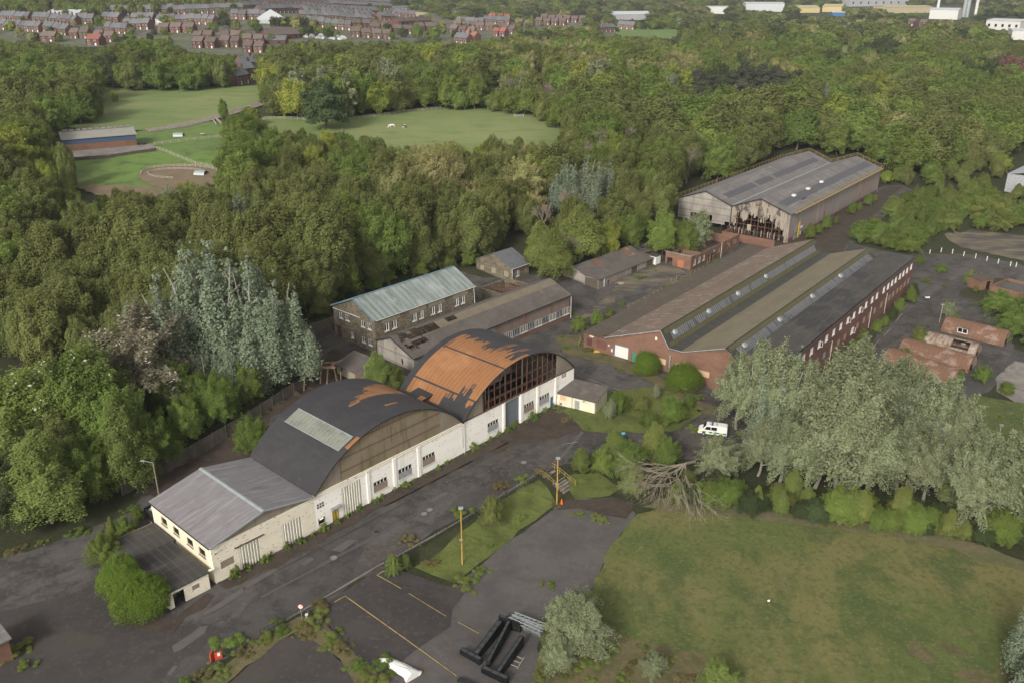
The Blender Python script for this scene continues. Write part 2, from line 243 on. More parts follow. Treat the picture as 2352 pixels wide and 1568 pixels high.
leafm('blossom', (.23, .215, .14), (.17, .165, .10), (.46, .42, .37), .1, .01)
leafm('candle', (.62, .6, .48), (.5, .48, .36), (.7, .68, .58), .05, .01)
# ------------------------------------------------------------------ mesh helpers
class MB:
    def __init__(s): s.v = []; s.f = []; s.m = []
    def poly(s, pts, m=0):
        i = len(s.v); s.v += [tuple(p) for p in pts]; s.f.append(tuple(range(i, i + len(pts)))); s.m.append(m); return s
    def box(s, x0, x1, y0, y1, z0, z1, m=0):
        i = len(s.v); s.v += [(x0, y0, z0), (x1, y0, z0), (x1, y1, z0), (x0, y1, z0), (x0, y0, z1), (x1, y0, z1), (x1, y1, z1), (x0, y1, z1)]
        for f in ((0, 3, 2, 1), (4, 5, 6, 7), (0, 1, 5, 4), (1, 2, 6, 5), (2, 3, 7, 6), (3, 0, 4, 7)): s.f.append(tuple(i + k for k in f)); s.m.append(m)
        return s
    def bar(s, a, b, wd=.1, hg=None, m=0):
        """square bar between two points"""
        a = Vector(a); b = Vector(b); d = (b - a)
        if d.length < 1e-6: return s
        d.normalize(); up = Vector((0, 0, 1)) if abs(d.z) < .95 else Vector((1, 0, 0))
        r = d.cross(up).normalized() * wd / 2; u = r.normalized().cross(d) * (hg or wd) / 2
        i = len(s.v)
        for p in (a, b):
            for q in (-r - u, r - u, r + u, -r + u): s.v.append(tuple(p + q))
        for f in ((0, 1, 2, 3), (7, 6, 5, 4), (0, 4, 5, 1), (1, 5, 6, 2), (2, 6, 7, 3), (3, 7, 4, 0)): s.f.append(tuple(i + k for k in f)); s.m.append(m)
        return s
    def tube(s, a, b, r0, r1=None, n=6, m=0, cap=True):
        if r1 is None: r1 = r0
        a = Vector(a); b = Vector(b); d = (b - a)
        if d.length < 1e-6: return s
        d.normalize(); up = Vector((0, 0, 1)) if abs(d.z) < .95 else Vector((1, 0, 0))
        r = d.cross(up).normalized(); u = r.cross(d); i = len(s.v)
        for p, rr in ((a, r0), (b, r1)):
            for k in range(n):
                t = 2 * math.pi * k / n; s.v.append(tuple(p + r * math.cos(t) * rr + u * math.sin(t) * rr))
        for k in range(n): s.f.append((i + k, i + (k + 1) % n, i + n + (k + 1) % n, i + n + k)); s.m.append(m)
        if cap: s.f.append(tuple(i + n + k for k in range(n))); s.m.append(m); s.f.append(tuple(i + n - 1 - k for k in range(n))); s.m.append(m)
        return s
    def prism(s, prof, x0, x1, ax='x', m=0):
        """profile of (a,z) extruded along x (a=y) or y (a=x)"""
        i = len(s.v); n = len(prof)
        for c in (x0, x1):
            for a, z in prof: s.v.append((c, a, z) if ax == 'x' else (a, c, z))
        for k in range(n): s.f.append((i + k, i + (k + 1) % n, i + n + (k + 1) % n, i + n + k)); s.m.append(m)
        s.f.append(tuple(i + k for k in range(n - 1, -1, -1))); s.m.append(m); s.f.append(tuple(i + n + k for k in range(n))); s.m.append(m)
        return s
    def slab(s, p0, p1, p2, p3, t=.12, m=0):
        """thin slab on four coplanar corners, thickness downwards"""
        P = [Vector(p) for p in (p0, p1, p2, p3)]; n = (P[1] - P[0]).cross(P[3] - P[0]).normalized()
        if n.z < 0: n = -n
        Q = [p - n * t for p in P]; i = len(s.v); s.v += [tuple(p) for p in P + Q]
        for f in ((0, 1, 2, 3), (7, 6, 5, 4), (0, 4, 5, 1), (1, 5, 6, 2), (2, 6, 7, 3), (3, 7, 4, 0)): s.f.append(tuple(i + k for k in f)); s.m.append(m)
        return s
    def wall(s, o, ax, inn, L, z0, z1, t, holes=(), m=0):
        """wall panel with real openings; o=(x,y) start, ax=(dx,dy) along, inn=(dx,dy) inward"""
        xs = sorted({0, L} | {min(max(h[0], 0), L) for h in holes} | {min(max(h[1], 0), L) for h in holes}); zs = sorted({z0, z1} | {min(max(h[2], z0), z1) for h in holes} | {min(max(h[3], z0), z1) for h in holes})
        def solid(i, j):
            if i < 0 or j < 0 or i >= len(xs) - 1 or j >= len(zs) - 1: return False
            cx, cz = (xs[i] + xs[i + 1]) / 2, (zs[j] + zs[j + 1]) / 2
            return not any(h[0] < cx < h[1] and h[2] < cz < h[3] for h in holes)
        def P(a, z, d): return (o[0] + ax[0] * a + inn[0] * t * d, o[1] + ax[1] * a + inn[1] * t * d, z)
        for i in range(len(xs) - 1):
            for j in range(len(zs) - 1):
                if not solid(i, j): continue
                a, b, c, d = xs[i], xs[i + 1], zs[j], zs[j + 1]
                s.poly([P(a, c, 0), P(b, c, 0), P(b, d, 0), P(a, d, 0)], m); s.poly([P(b, c, 1), P(a, c, 1), P(a, d, 1), P(b, d, 1)], m)
                if not solid(i - 1, j): s.poly([P(a, c, 1), P(a, c, 0), P(a, d, 0), P(a, d, 1)], m)
                if not solid(i + 1, j): s.poly([P(b, c, 0), P(b, c, 1), P(b, d, 1), P(b, d, 0)], m)
                if not solid(i, j - 1): s.poly([P(a, c, 1), P(b, c, 1), P(b, c, 0), P(a, c, 0)], m)
                if not solid(i, j + 1): s.poly([P(a, d, 0), P(b, d, 0), P(b, d, 1), P(a, d, 1)], m)
        return s
    def mesh(s, name, mats):
        me = bpy.data.meshes.new(name); me.from_pydata(s.v, [], s.f)
        for k in (mats if isinstance(mats, (list, tuple)) else [mats]): me.materials.append(MT[k])
        if any(s.m): me.polygons.foreach_set('material_index', s.m)
        me.update(); return me
    def build(s, name, mats, parent=None, loc=None, rz=None, smooth=False):
        me = s.mesh(name, mats)
        if smooth: me.polygons.foreach_set('use_smooth', [True] * len(me.polygons))
        return link(name, me, parent, loc, rz)
def link(name, me, parent=None, loc=None, rz=None):
    o = bpy.data.objects.new(name, me); COL.objects.link(o)
    if parent: o.parent = parent
    if loc: o.location = loc
    if rz is not None: o.rotation_euler = (0, 0, rz)
    return o
def tag(o, label=None, cat=None, group=None, kind=None):
    if label: o['label'] = label
    if cat: o['category'] = cat
    if group: o['group'] = group
    if kind: o['kind'] = kind
    return o
def thing(name, label, cat, loc=(0, 0, 0), rz=0., group=None):
    return tag(link(name, None, None, loc, rz), label, cat, group)
def copytree(o, loc, rz, label=None, group=None, sc=None):
    r = o.copy(); COL.objects.link(r); r.location = loc; r.rotation_euler = (0, 0, rz)
    if label: r['label'] = label
    if group: r['group'] = group
    if sc: r.scale = sc
    for ch in list(o.children):
        c = ch.copy(); COL.objects.link(c); c.parent = r
        for g in list(ch.children):
            d = g.copy(); COL.objects.link(d); d.parent = c
    return r
RZA, RZB = R(90 - 42.2), R(90 - 38.4)
def A(u, w, z=0.): return (OA[0] + u * DA[0] - w * PA[0], OA[1] + u * DA[1] - w * PA[1], z)
def B(u, w, z=0.): return (OA[0] + u * DB[0] - w * PB[0], OA[1] + u * DB[1] - w * PB[1], z)
def Ag(u, w): p = A(u, w); return (p[0], p[1], T(p[0], p[1]))
def Bg(u, w): p = B(u, w); return (p[0], p[1], T(p[0], p[1]))
# ------------------------------------------------------------------ ground
def axis(lo, hi, step, far, g=1.13):
    a = list(np.arange(lo, hi + .01, step)); s = step; x = hi
    while x < far[1]: s *= g; x += s; a.append(x)
    s = step; x = lo; pre = []
    while x > far[0]: s *= g; x -= s; pre.append(x)
    return np.array(pre[::-1] + a)
GX = axis(-110, 170, 2, (-3600, 3600)); GY = axis(56, 280, 2, (-120, 6500), 1.08)
GZ = np.array([[T(x, y) for x in GX] for y in GY])
def Tg(x, y):
    i = int(np.clip(np.searchsorted(GX, x) - 1, 0, len(GX) - 2)); j = int(np.clip(np.searchsorted(GY, y) - 1, 0, len(GY) - 2))
    a = (x - GX[i]) / (GX[i + 1] - GX[i]); b = (y - GY[j]) / (GY[j + 1] - GY[j])
    z = GZ[j:j + 2, i:i + 2]
    return z[0, 0] * (1 - a) * (1 - b) + z[0, 1] * a * (1 - b) + z[1, 0] * (1 - a) * b + z[1, 1] * a * b
nx, ny = len(GX), len(GY)
gme = bpy.data.meshes.new('ground')
gme.from_pydata([(float(x), float(y), float(GZ[j, i])) for j, y in enumerate(GY) for i, x in enumerate(GX)], [],
                [(j * nx + i, j * nx + i + 1, (j + 1) * nx + i + 1, (j + 1) * nx + i) for j in range(ny - 1) for i in range(nx - 1)])
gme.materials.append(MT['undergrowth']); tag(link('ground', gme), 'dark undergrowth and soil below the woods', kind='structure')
from mathutils import noise as mnoise
def ragged(P, rag, step=1.6):
    out = []
    for i in range(len(P)):
        a = Vector(P[i][:2]); b = Vector(P[(i + 1) % len(P)][:2]); L = (b - a).length; n = max(1, int(L / step)); nr = Vector((-(b - a).y, (b - a).x)) / max(L, 1e-6)
        for k in range(n):
            p = a.lerp(b, k / n)
            if rag: q = mnoise.noise(Vector((p.x * .35, p.y * .35, 3))) * rag * 1.6 + mnoise.noise(Vector((p.x * 1.3, p.y * 1.3, 7))) * rag * .7; p = p + nr * q
            out.append(p)
    return out
def sheet(name, P, m, off, rag=0., kind='structure', label=None, world=False, cut=True):
    W = [Vector(p[:2]) for p in P] if world else [Vector(at(*p)[:2]) for p in P]
    W = ragged(W, rag) if rag else W
    bm = bmesh.new(); vs = [bm.verts.new((p.x, p.y, 0)) for p in W]
    for t in tessellate_polygon([[Vector((p.x, p.y, 0)) for p in W]]):
        try: bm.faces.new([vs[k] for k in t])
        except ValueError: pass
    x0, x1 = min(p.x for p in W), max(p.x for p in W); y0, y1 = min(p.y for p in W), max(p.y for p in W)
    if cut:
        for c in GX[(GX > x0) & (GX < x1)]: bmesh.ops.bisect_plane(bm, geom=bm.verts[:] + bm.edges[:] + bm.faces[:], plane_co=(c, 0, 0), plane_no=(1, 0, 0))
        for c in GY[(GY > y0) & (GY < y1)]: bmesh.ops.bisect_plane(bm, geom=bm.verts[:] + bm.edges[:] + bm.faces[:], plane_co=(0, c, 0), plane_no=(0, 1, 0))
    for v in bm.verts: v.co.z = Tg(v.co.x, v.co.y) + off
    bmesh.ops.recalc_face_normals(bm, faces=bm.faces)
    for f in bm.faces:
        if f.normal.z < 0: f.normal_flip()
    me = bpy.data.meshes.new(name); bm.to_mesh(me); bm.free(); me.materials.append(MT[m])
    o = link(name, me); return tag(o, label, kind=kind)
SITE = [(-140, 1700), (-140, 1284), (0, 1282), (60, 1262), (120, 1240), (200, 1212), (270, 1172), (318, 1128), (345, 1092), (430, 1040), (560, 962), (640, 912), (690, 880), (700, 800), (765, 720), (820, 700), (1050, 622),
        (1110, 640), (1215, 632), (1300, 640), (1400, 590), (1500, 552), (1640, 545), (1690, 560), (1900, 500), (2020, 430), (2075, 425), (2100, 440), (1960, 560), (2000, 570), (2085, 592), (2110, 572), (2240, 585), (2480, 640),
        (2480, 735), (2330, 640), (2250, 640), (2200, 680), (2290, 700), (2330, 800), (2480, 860), (2480, 905), (2300, 880), (2250, 905), (2215, 960), (2185, 1010), (2080, 1040), (1700, 1062), (1480, 1050), (1330, 1062), (1275, 1072), (1140, 1146),
        (1000, 1220), (878, 1300), (735, 1395), (690, 1412), (600, 1462), (400, 1590), (390, 1700)]
sheet('yard', SITE, 'asphalt', .06, .5, label='cracked grey asphalt yard and road round the works')
sheet('car_park', [(878, 1302), (908, 1318), (960, 1340), (1045, 1348), (1160, 1250), (1290, 1158), (1330, 1142), (1420, 1150), (1462, 1180), (1400, 1262), (1362, 1352), (1290, 1400), (1240, 1460), (1232, 1600), (1220, 1720), (900, 1720), (760, 1440), (722, 1402)], 'asphalt_grey', .09, .35, label='grey asphalt of the lower car park')
sheet('car_park_surface', [(730, 1398), (870, 1306), (960, 1322), (1062, 1352), (1066, 1366), (1040, 1400), (1036, 1440), (880, 1555), (850, 1540), (770, 1450)], 'asphalt_dark', .12, .2, label='newer dark asphalt strip at the car park entrance')
sheet('lower_yard', [(560, 1720), (520, 1580), (640, 1470), (700, 1452), (780, 1510), (860, 1580), (900, 1720)], 'asphalt_dark', .09, .4, label='weedy dark asphalt of the yard behind the railing')
sheet('entrance_strip', [(420, 1600), (600, 1462), (690, 1412), (735, 1420), (800, 1490), (880, 1560), (900, 1600), (850, 1600), (740, 1480), (690, 1450), (640, 1470), (480, 1600)], 'rough_grass', .13, .5, label='weedy verge along the lower railing')
sheet('lawn', [(1462, 1180), (1550, 1160), (1700, 1180), (1900, 1200), (2130, 1225), (2300, 1290), (2480, 1330), (2600, 1500), (2600, 1760), (1200, 1760), (1232, 1600), (1240, 1460), (1290, 1400), (1362, 1352), (1400, 1262)], 'lawn', .10, .5, label='wide patchy lawn beside the car park')
sheet('rough_grass', [(1225, 1600), (1260, 1510), (1330, 1480), (1420, 1460), (1500, 1480), (1620, 1500), (1640, 1540), (1560, 1600), (1500, 1700), (1200, 1700)], 'rough_grass', .15, .9, label='tall dry grass at the lower edge of the lawn')
for P in ([(2060, 1480), (2100, 1470), (2150, 1500), (2160, 1530), (2110, 1520)], [(2180, 1535), (2260, 1540), (2290, 1575), (2220, 1570)], [(2290, 1545), (2400, 1560), (2440, 1600), (2320, 1590)], [(2140, 1475), (2190, 1490), (2230, 1515), (2170, 1505)]):
    sheet('bare_soil', P, 'rough_grass', .14, 1.6, label='bare burnt soil patch on the lawn')
sheet('lawn_edge', [(1470, 1160), (1560, 1140), (1720, 1160), (1920, 1185), (2140, 1215), (2310, 1275), (2480, 1320), (2480, 1350), (2280, 1300), (2130, 1242), (1900, 1210), (1700, 1190), (1540, 1178)], 'litter', .14, .9, label='leaf litter along the top of the lawn')
sheet('grass_bank', [(955, 1306), (1010, 1270), (1140, 1156), (1200, 1118), (1247, 1100), (1268, 1142), (1278, 1158), (1160, 1248), (1045, 1342), (1000, 1322)], 'bank_grass', .13, .4, label='grassy bank left of the steps')
sheet('grass_bank', [(1300, 1090), (1370, 1088), (1430, 1120), (1400, 1140), (1320, 1148), (1308, 1130)], 'bank_grass', .13, .4, label='grassy bank right of the steps')
sheet('leaf_litter', [(1282, 1152), (1400, 1142), (1462, 1160), (1440, 1190), (1330, 1170), (1285, 1172)], 'dirt', .14, .5, label='brown leaf litter at the foot of the steps')
sheet('island', [(1292, 945), (1380, 905), (1470, 890), (1590, 905), (1612, 950), (1560, 985), (1400, 995), (1340, 990)], 'bank_grass', .12, .5, label='overgrown island between the two roads')
sheet('back_track', [(322, 1126), (352, 1082), (435, 1036), (565, 962), (690, 884), (705, 830), (770, 800), (860, 850), (880, 880), (700, 930), (620, 960), (590, 1060), (480, 1070), (420, 1110), (360, 1150)], 'dirt', .11, .5, label='brown dirt track behind the hangars')
sheet('leaf_litter', [(235, 1300), (262, 1290), (250, 1350), (280, 1410), (330, 1435), (400, 1420), (440, 1385), (480, 1360), (500, 1370), (470, 1400), (400, 1445), (330, 1452), (270, 1430), (232, 1370)], 'dirt', .13, .8, label='leaf litter round the laurels')
sheet('leaf_litter', [(1180, 1000), (1300, 945), (1350, 985), (1330, 1000), (1240, 1010), (1140, 1040), (1100, 1030)], 'dirt', .09, 1.2, label='muddy stain on the road before the blue door')
sheet('verge', [(-140, 1262), (60, 1240), (190, 1196), (300, 1140), (330, 1140), (300, 1180), (200, 1215), (120, 1245), (60, 1268), (-140, 1292)], 'undergrowth', .13, .6, label='leafy verge at the foot of the left wood')
sheet('building_verge', [(1270, 775), (1330, 770), (1345, 800), (1420, 820), (1500, 860), (1570, 900), (1650, 940), (1640, 955), (1560, 915), (1480, 872), (1400, 838), (1300, 815)], 'rough_grass', .12, .6, label='weedy verge before the brick gable')
sheet('dirt_strip', [(497, 1338), (600, 1290), (820, 1172), (1000, 1078), (1160, 992), (1270, 932), (1290, 950), (1200, 1000), (1040, 1082), (850, 1180), (640, 1300), (520, 1352)], 'dirt', .11, .5, label='strip of leaf mould along the white walls')
sheet('yard_surface', [(-140, 1420), (40, 1395), (150, 1370), (232, 1332), (262, 1362), (300, 1420), (360, 1448), (450, 1430), (520, 1445), (420, 1520), (330, 1600), (200, 1760), (-140, 1760)], 'asphalt_dark', .08, .4, label='darker newer asphalt of the near left yard')
for P in ( [(395, 1485), (440, 1455), (460, 1440), (478, 1437), (470, 1455), (420, 1490), (400, 1500)], [(465, 1408), (530, 1368), (556, 1352), (560, 1362), (510, 1395), (470, 1415)],
          [(383, 1550), (402, 1527), (412, 1532), (392, 1552)], [(985, 1150), (1022, 1130), (1032, 1134), (995, 1155)], [(555, 1345), (630, 1305), (640, 1310), (570, 1352)], [(760, 1265), (800, 1240), (822, 1240), (785, 1268)], [(690, 1295), (715, 1280), (722, 1284), (700, 1300)]):
    sheet('asphalt_patch', P, 'patch', .115, .1, label='paler repair patch in the asphalt')
sheet('yard_grass', [(1545, 600), (1600, 640), (1560, 660), (1480, 655), (1400, 700), (1330, 745), (1320, 735), (1400, 680), (1420, 640), (1490, 620)], 'tan_patch', .085, .9, label='mossy edge of the inner yard')
sheet('concrete_pad', [(2285, 870), (2330, 830), (2480, 850), (2480, 940), (2340, 930), (2290, 900)], 'concrete', .10, .2, label='bare concrete slab at the right edge')
sheet('dry_grass', [(2232, 905), (2300, 918), (2480, 945), (2480, 1060), (2330, 1040), (2200, 1000), (2210, 950)], 'lawn', .12, .5, label='dry grass plot beside the far road')
sheet('spoil_ground', [(2170, 540), (2230, 530), (2480, 555), (2480, 625), (2352, 600), (2210, 570)], 'tan_patch', .10, .9, label='mossy open ground beyond the white posts')
sheet('shed_road', [(1700, 590), (1900, 500), (1990, 450), (2040, 430), (2075, 428), (1960, 540), (1930, 585)], 'dirt', .09, .4, label='littered track beside the burnt shed')
# far fields
sheet('meadow', [(120, 290), (140, 240), (232, 203), (420, 206), (598, 198), (625, 205), (612, 240), (560, 256), (500, 272), (430, 292), (320, 302), (200, 300)], 'field', .35, label='big pale meadow below the houses')
sheet('farm_track', [(330, 300), (430, 283), (490, 268), (560, 248), (612, 228), (622, 236), (600, 246), (500, 276), (430, 294), (345, 307)], 'gravel_path', .5, label='gravel farm track across the meadow')
sheet('paddock', [(600, 268), (770, 273), (1010, 244), (1200, 255), (1320, 278), (1330, 420), (1200, 420), (900, 400), (600, 330)], 'field', .35, label='wide green paddock with two horses')
sheet('farm_paddock', [(150, 420), (150, 345), (330, 302), (420, 292), (495, 280), (545, 305), (560, 420), (480, 470), (300, 470)], 'field_bright', .35, label='bright green grass beside the barn')
sheet('sand_ring', [(312, 408), (345, 388), (420, 380), (480, 388), (512, 405), (500, 425), (430, 440), (350, 432)], 'sand', .5, .5, label='brown sand of the round riding ring')
sheet('sand_ring', [(150, 425), (280, 430), (420, 440), (500, 440), (480, 480), (300, 480)], 'sand', .5, .5, label='brown trodden ground below the riding ring')
sheet('far_field', [(1110, 150), (1290, 150), (1290, 235), (1110, 235)], 'field_bright', .4, label='field glimpsed between the middle woods')
sheet('far_field', [(1405, 62), (1545, 58), (1600, 70), (1590, 92), (1420, 92)], 'field_bright', .6, label='distant field beside the brown roofed houses')
sheet('far_field', [(1905, 95), (1950, 98), (1985, 112), (1975, 125), (1900, 125)], 'field', .6, label='far grass clearing in the right woods')
sheet('town_ground', [(-300, 60), (0, 40), (600, 14), (900, -2), (1130, 0), (1180, 40), (1380, 50), (1460, 60), (1460, 82), (1100, 112), (900, 100), (640, 130), (560, 135), (300, 110), (-300, 110)], 'town_green', .4, label='streets and gardens between the houses')
# painted lines
def stripe(name, a, b, wd, m, off=.14, label=None):
    a = Vector(a[:2]); b = Vector(b[:2]); n = Vector((-(b - a).y, (b - a).x)).normalized() * wd / 2; k = max(1, int((b - a).length / 3)); P = []
    for i in range(k + 1): P.append(a.lerp(b, i / k) - n)
    for i in range(k, -1, -1): P.append(a.lerp(b, i / k) + n)
    return sheet(name, P, m, off, label=label, world=True)
def kerb(pts, label):
    b = MB(); q = []
    for a_, c_ in zip(pts, pts[1:]):
        k = max(1, round(math.dist(a_, c_) / 3))
        for i in range(k): q.append(Vector(a_).lerp(Vector(c_), i / k))
    q.append(Vector(pts[-1]))
    for a_, c_ in zip(q, q[1:]): a_.z = Tg(a_.x, a_.y) + .1; c_.z = Tg(c_.x, c_.y) + .1; b.bar(a_, c_, .14, .2)
    return tag(b.build('kerb', 'concrete'), label, kind='structure')
kerb([Ag(2., -11.9), Ag(15.5, -12.0), Ag(24.4, -12.5), Ag(44.8, -12.6)], 'pale kerb between the road and the car park bank')
for a, b, wd_, m_ in (((1283, 1058), (1338, 992), .5, 'patch'), ((560, 1352), (1000, 1118), .22, 'asphalt_dark'), ((600, 1372), (860, 1235), .25, 'patch'), ((880, 1165), (1180, 1010), .2, 'asphalt_dark'), ((730, 1300), (1050, 1130), .16, 'patch')):
    stripe('trench_patch', at(*a), at(*b), wd_, m_, .11, 'long narrow repaired trench in the road')
def w2(x, y): return at(x, y)
for a, b in (((866, 1322), (922, 1354)), ((939, 1364), (1024, 1416)), ((1052, 1430), (1100, 1456)), ((793, 1370), (1049, 1554)), ((866, 1322), (882, 1312)), ((793, 1370), (768, 1384))):
    stripe('yellow_line', at(*a), at(*b), .12, 'yellow_line', .16, 'faded yellow bay line on the car park')
for a, b in ((2072, 721, ), (2057, 740)), ((2047, 754), (2030, 772)), ((2022, 780), (2004, 797)), ((1996, 805), (1979, 820)), ((1968, 829), (1950, 845)), ((1942, 854), (1924, 870)), ((1915, 880), (1898, 895)), ((2083, 702), (2075, 712)):
    stripe('road_dash', at(*a), at(*b), .13, 'white_line', .12, 'worn white centre dash on the road')
for a, b in (((1043, 992), (1082, 977)), ((940, 1060), (990, 1032)), ((1290, 1021), (1330, 1015)), ((1350, 870), (1400, 888)), ((1410, 892), (1450, 905))):
    stripe('road_dash', at(*a), at(*b), .13, 'white_line', .12, 'worn white centre dash on the road')
# ------------------------------------------------------------------ trees
rg = np.random.default_rng(7)
def leafquads(C, Nn, size, rng, asp=.62):
    n = len(C); Nn = Nn / np.linalg.norm(Nn, axis=1, keepdims=True)
    r = rng.normal(size=(n, 3)); a = np.cross(Nn, r); a /= np.linalg.norm(a, axis=1, keepdims=True) + 1e-9; b = np.cross(Nn, a)
    s = (size * rng.uniform(.6, 1.35, n))[:, None]; a = a * s; b = b * s * asp
    return np.stack([C - a, C - b * .9 + a * .1, C + a, C + b], axis=1)
def crownmesh(name, blobs, n, leaf, rng, mats, flower=0., up=.25):
    """blobs: array cx cy cz rx rz ; leaves sit in the outer shell of every blob"""
    bl = np.array(blobs, float); wt = (bl[:, 3] ** 2 * np.maximum(bl[:, 4], bl[:, 3]) / bl[:, 3]); idx = rng.choice(len(bl), n, p=wt / wt.sum())
    d = rng.normal(size=(n, 3)); d /= np.linalg.norm(d, axis=1, keepdims=True); d[:, 2] = np.where(d[:, 2] < -.5, -d[:, 2], d[:, 2])
    rr = np.clip(rng.normal(.88, .24, n), .1, 1.45)
    P = bl[idx, :3] + d * rr[:, None] * np.stack([bl[idx, 3], bl[idx, 3], bl[idx, 4]], 1)
    nn = d + rng.normal(size=(n, 3)) * .55; nn[:, 2] += up
    Q = leafquads(P, nn, leaf, rng); me = bpy.data.meshes.new(name)
    me.from_pydata(Q.reshape(-1, 3).tolist(), [], [(4 * i, 4 * i + 1, 4 * i + 2, 4 * i + 3) for i in range(n)])
    for m in mats: me.materials.append(MT[m])
    if flower: me.polygons.foreach_set('material_index', (rng.random(n) < flower * (d[:, 2] > -.2)).astype(int))
    me.update(); return me
ENV = {'round': (5.3, lambda t: np.sqrt(np.clip(1 - np.abs(1.8 * t - .8) ** 2.3, 0.01, 1)), .05), 'tall': (4.2, lambda t: np.sqrt(np.clip(1 - np.abs(1.85 * t - .85) ** 2.5, 0.01, 1)), .03), 'wispy': (4.2, lambda t: np.sin(np.pi * np.clip(t * .93 + .07, 0, 1) ** .82) ** .6, .12),
       'birch': (3.1, lambda t: np.sin(np.pi * np.clip(t * .9 + .1, 0, 1) ** .62) ** .7, .06), 'bush': (6.6, lambda t: np.sqrt(np.clip(1 - t ** 2.2, 0, 1)), .0), 'dome': (6.2, lambda t: np.sqrt(np.clip(1 - t ** 2.6, 0, 1)), .0)}
def fluffy(name, shape, H, n, leaf, rng, mats, lod):
    """crown of leaves over a lumpy envelope: lumps are the ends of limbs, thin places between them let the inside show"""
    Rm, env, t0 = ENV[shape]; Rm = Rm * rng.uniform(.88, 1.12); K = {0: 95, 1: 80, 2: 52, 3: 24}[lod]
    if shape in ('dome',): K = 110
    if shape == 'wispy': K = int(K * 1.25)
    kt, ka = rng.uniform(0, 1.02, K) ** .85, rng.uniform(0, 2 * np.pi, K); kw = rng.uniform(.55, 1.0, K) * {0: .85, 1: .95, 2: 1.15, 3: 1.6}[lod] * ({'dome': .55, 'wispy': .72, 'bush': 1.25}.get(shape, 1)); kg = rng.uniform(.6, 1.15, K)
    kr = Rm * env(np.clip(kt, .01, .99)); C = np.stack([np.cos(ka) * kr, np.sin(ka) * kr, H * (t0 + (1 - t0) * kt)], 1); C[:, 2] += 0
    m = int(n * 1.9); t = rng.uniform(0, 1, m) ** (.8 if shape in ('bush', 'dome') else .9); an = rng.uniform(0, 2 * np.pi, m); e = Rm * env(np.clip(t, .003, .997))
    P0 = np.stack([np.cos(an) * e, np.sin(an) * e, H * (t0 + (1 - t0) * t)], 1)
    f1, f2, f3 = rng.uniform(0, 6.28, 3); e = e * (1 + .11 * np.sin(an + f1) + .10 * np.sin(2 * an + f2 + 2.5 * t) + .07 * np.sin(3 * an + f3 - 3 * t)); P0[:, 0] = np.cos(an) * e; P0[:, 1] = np.sin(an) * e
    lump = np.zeros(m)
    for k in range(K): d2 = ((P0 - C[k]) ** 2 * np.array([1, 1, .55 if shape in ('tall', 'wispy', 'birch') else 1.])).sum(1); lump = np.maximum(lump, kg[k] * np.exp(-d2 / (2 * kw[k] ** 2 * .8)))
    amp = .2 if shape == 'dome' else {'bush': .42, 'wispy': .55, 'round': .34}.get(shape, .30); depth = np.abs(rng.normal(0, .13, m)) + (rng.random(m) < .12) * rng.uniform(0, .5, m)
    q = np.clip(1 - amp + amp * 1.25 * lump - depth, .08, 1.3); keep = rng.random(m) < ((.10 if shape == 'wispy' else .4) + .95 * lump if shape != 'dome' else 1.)
    ctr = np.array([0, 0, H * (t0 + (1 - t0) * .38)]); P = ctr * (1 - q[:, None]) + P0 * q[:, None] + (P0 - ctr) * 0; P += rng.normal(size=P.shape) * .10; P = P[keep][:n]; lm = lump[keep][:n]
    nn = (P - ctr) * np.array([1, 1, .8]); nn /= np.linalg.norm(nn, axis=1, keepdims=True) + 1e-6; nn = nn + rng.normal(size=P.shape) * .5; nn[:, 2] += .35
    Q = leafquads(P, nn, leaf, rng); me = bpy.data.meshes.new(name); k = len(P)
    me.from_pydata(Q.reshape(-1, 3).tolist(), [], [(4 * i, 4 * i + 1, 4 * i + 2, 4 * i + 3) for i in range(k)])
    for mm in mats: me.materials.append(MT[mm])
    if len(mats) > 1: me.polygons.foreach_set('material_index', ((rng.random(k) < .07) * (lm > .45)).astype(int))
    me.update(); return me
def trunkmesh(name, H, r, rng, limbs=7, spread=3., m='bark', multi=1, start=.25):
    b = MB()
    for k in range(multi):
        base = Vector((rng.normal() * .25 * (multi > 1), rng.normal() * .25 * (multi > 1), -.3)); p = base; lean = Vector((rng.normal() * .04, rng.normal() * .04, 0)) * (3 if multi > 1 else 1); N = 6; pts = [p]
        for i in range(N): p = p + Vector((0, 0, H * .85 / N)) + Vector((rng.normal() * .12, rng.normal() * .12, 0)) + lean * H / N; pts.append(p)
        for i in range(N): b.tube(pts[i], pts[i + 1], r * (1 - i / N * .85), r * (1 - (i + 1) / N * .85), 6, cap=False)
        for j in range(limbs):
            t = start + (0.9 - start) * (j + .5) / limbs; i = int(t * N); q = pts[i].lerp(pts[min(i + 1, N)], t * N - i); an = j * 2.4 + rng.normal() * .3 + k; L = spread * (1.15 - t) * rng.uniform(.8, 1.2)
            mid = q + Vector((math.cos(an) * L * .5, math.sin(an) * L * .5, L * .35)); e = mid + Vector((math.cos(an + .3) * L * .5, math.sin(an + .3) * L * .5, L * .5))
            rr = r * (1 - t) * .55 + .03; b.tube(q, mid, rr, rr * .6, 5, cap=False); b.tube(mid, e, rr * .6, rr * .2, 4, cap=False)
    return b.mesh(name, m)
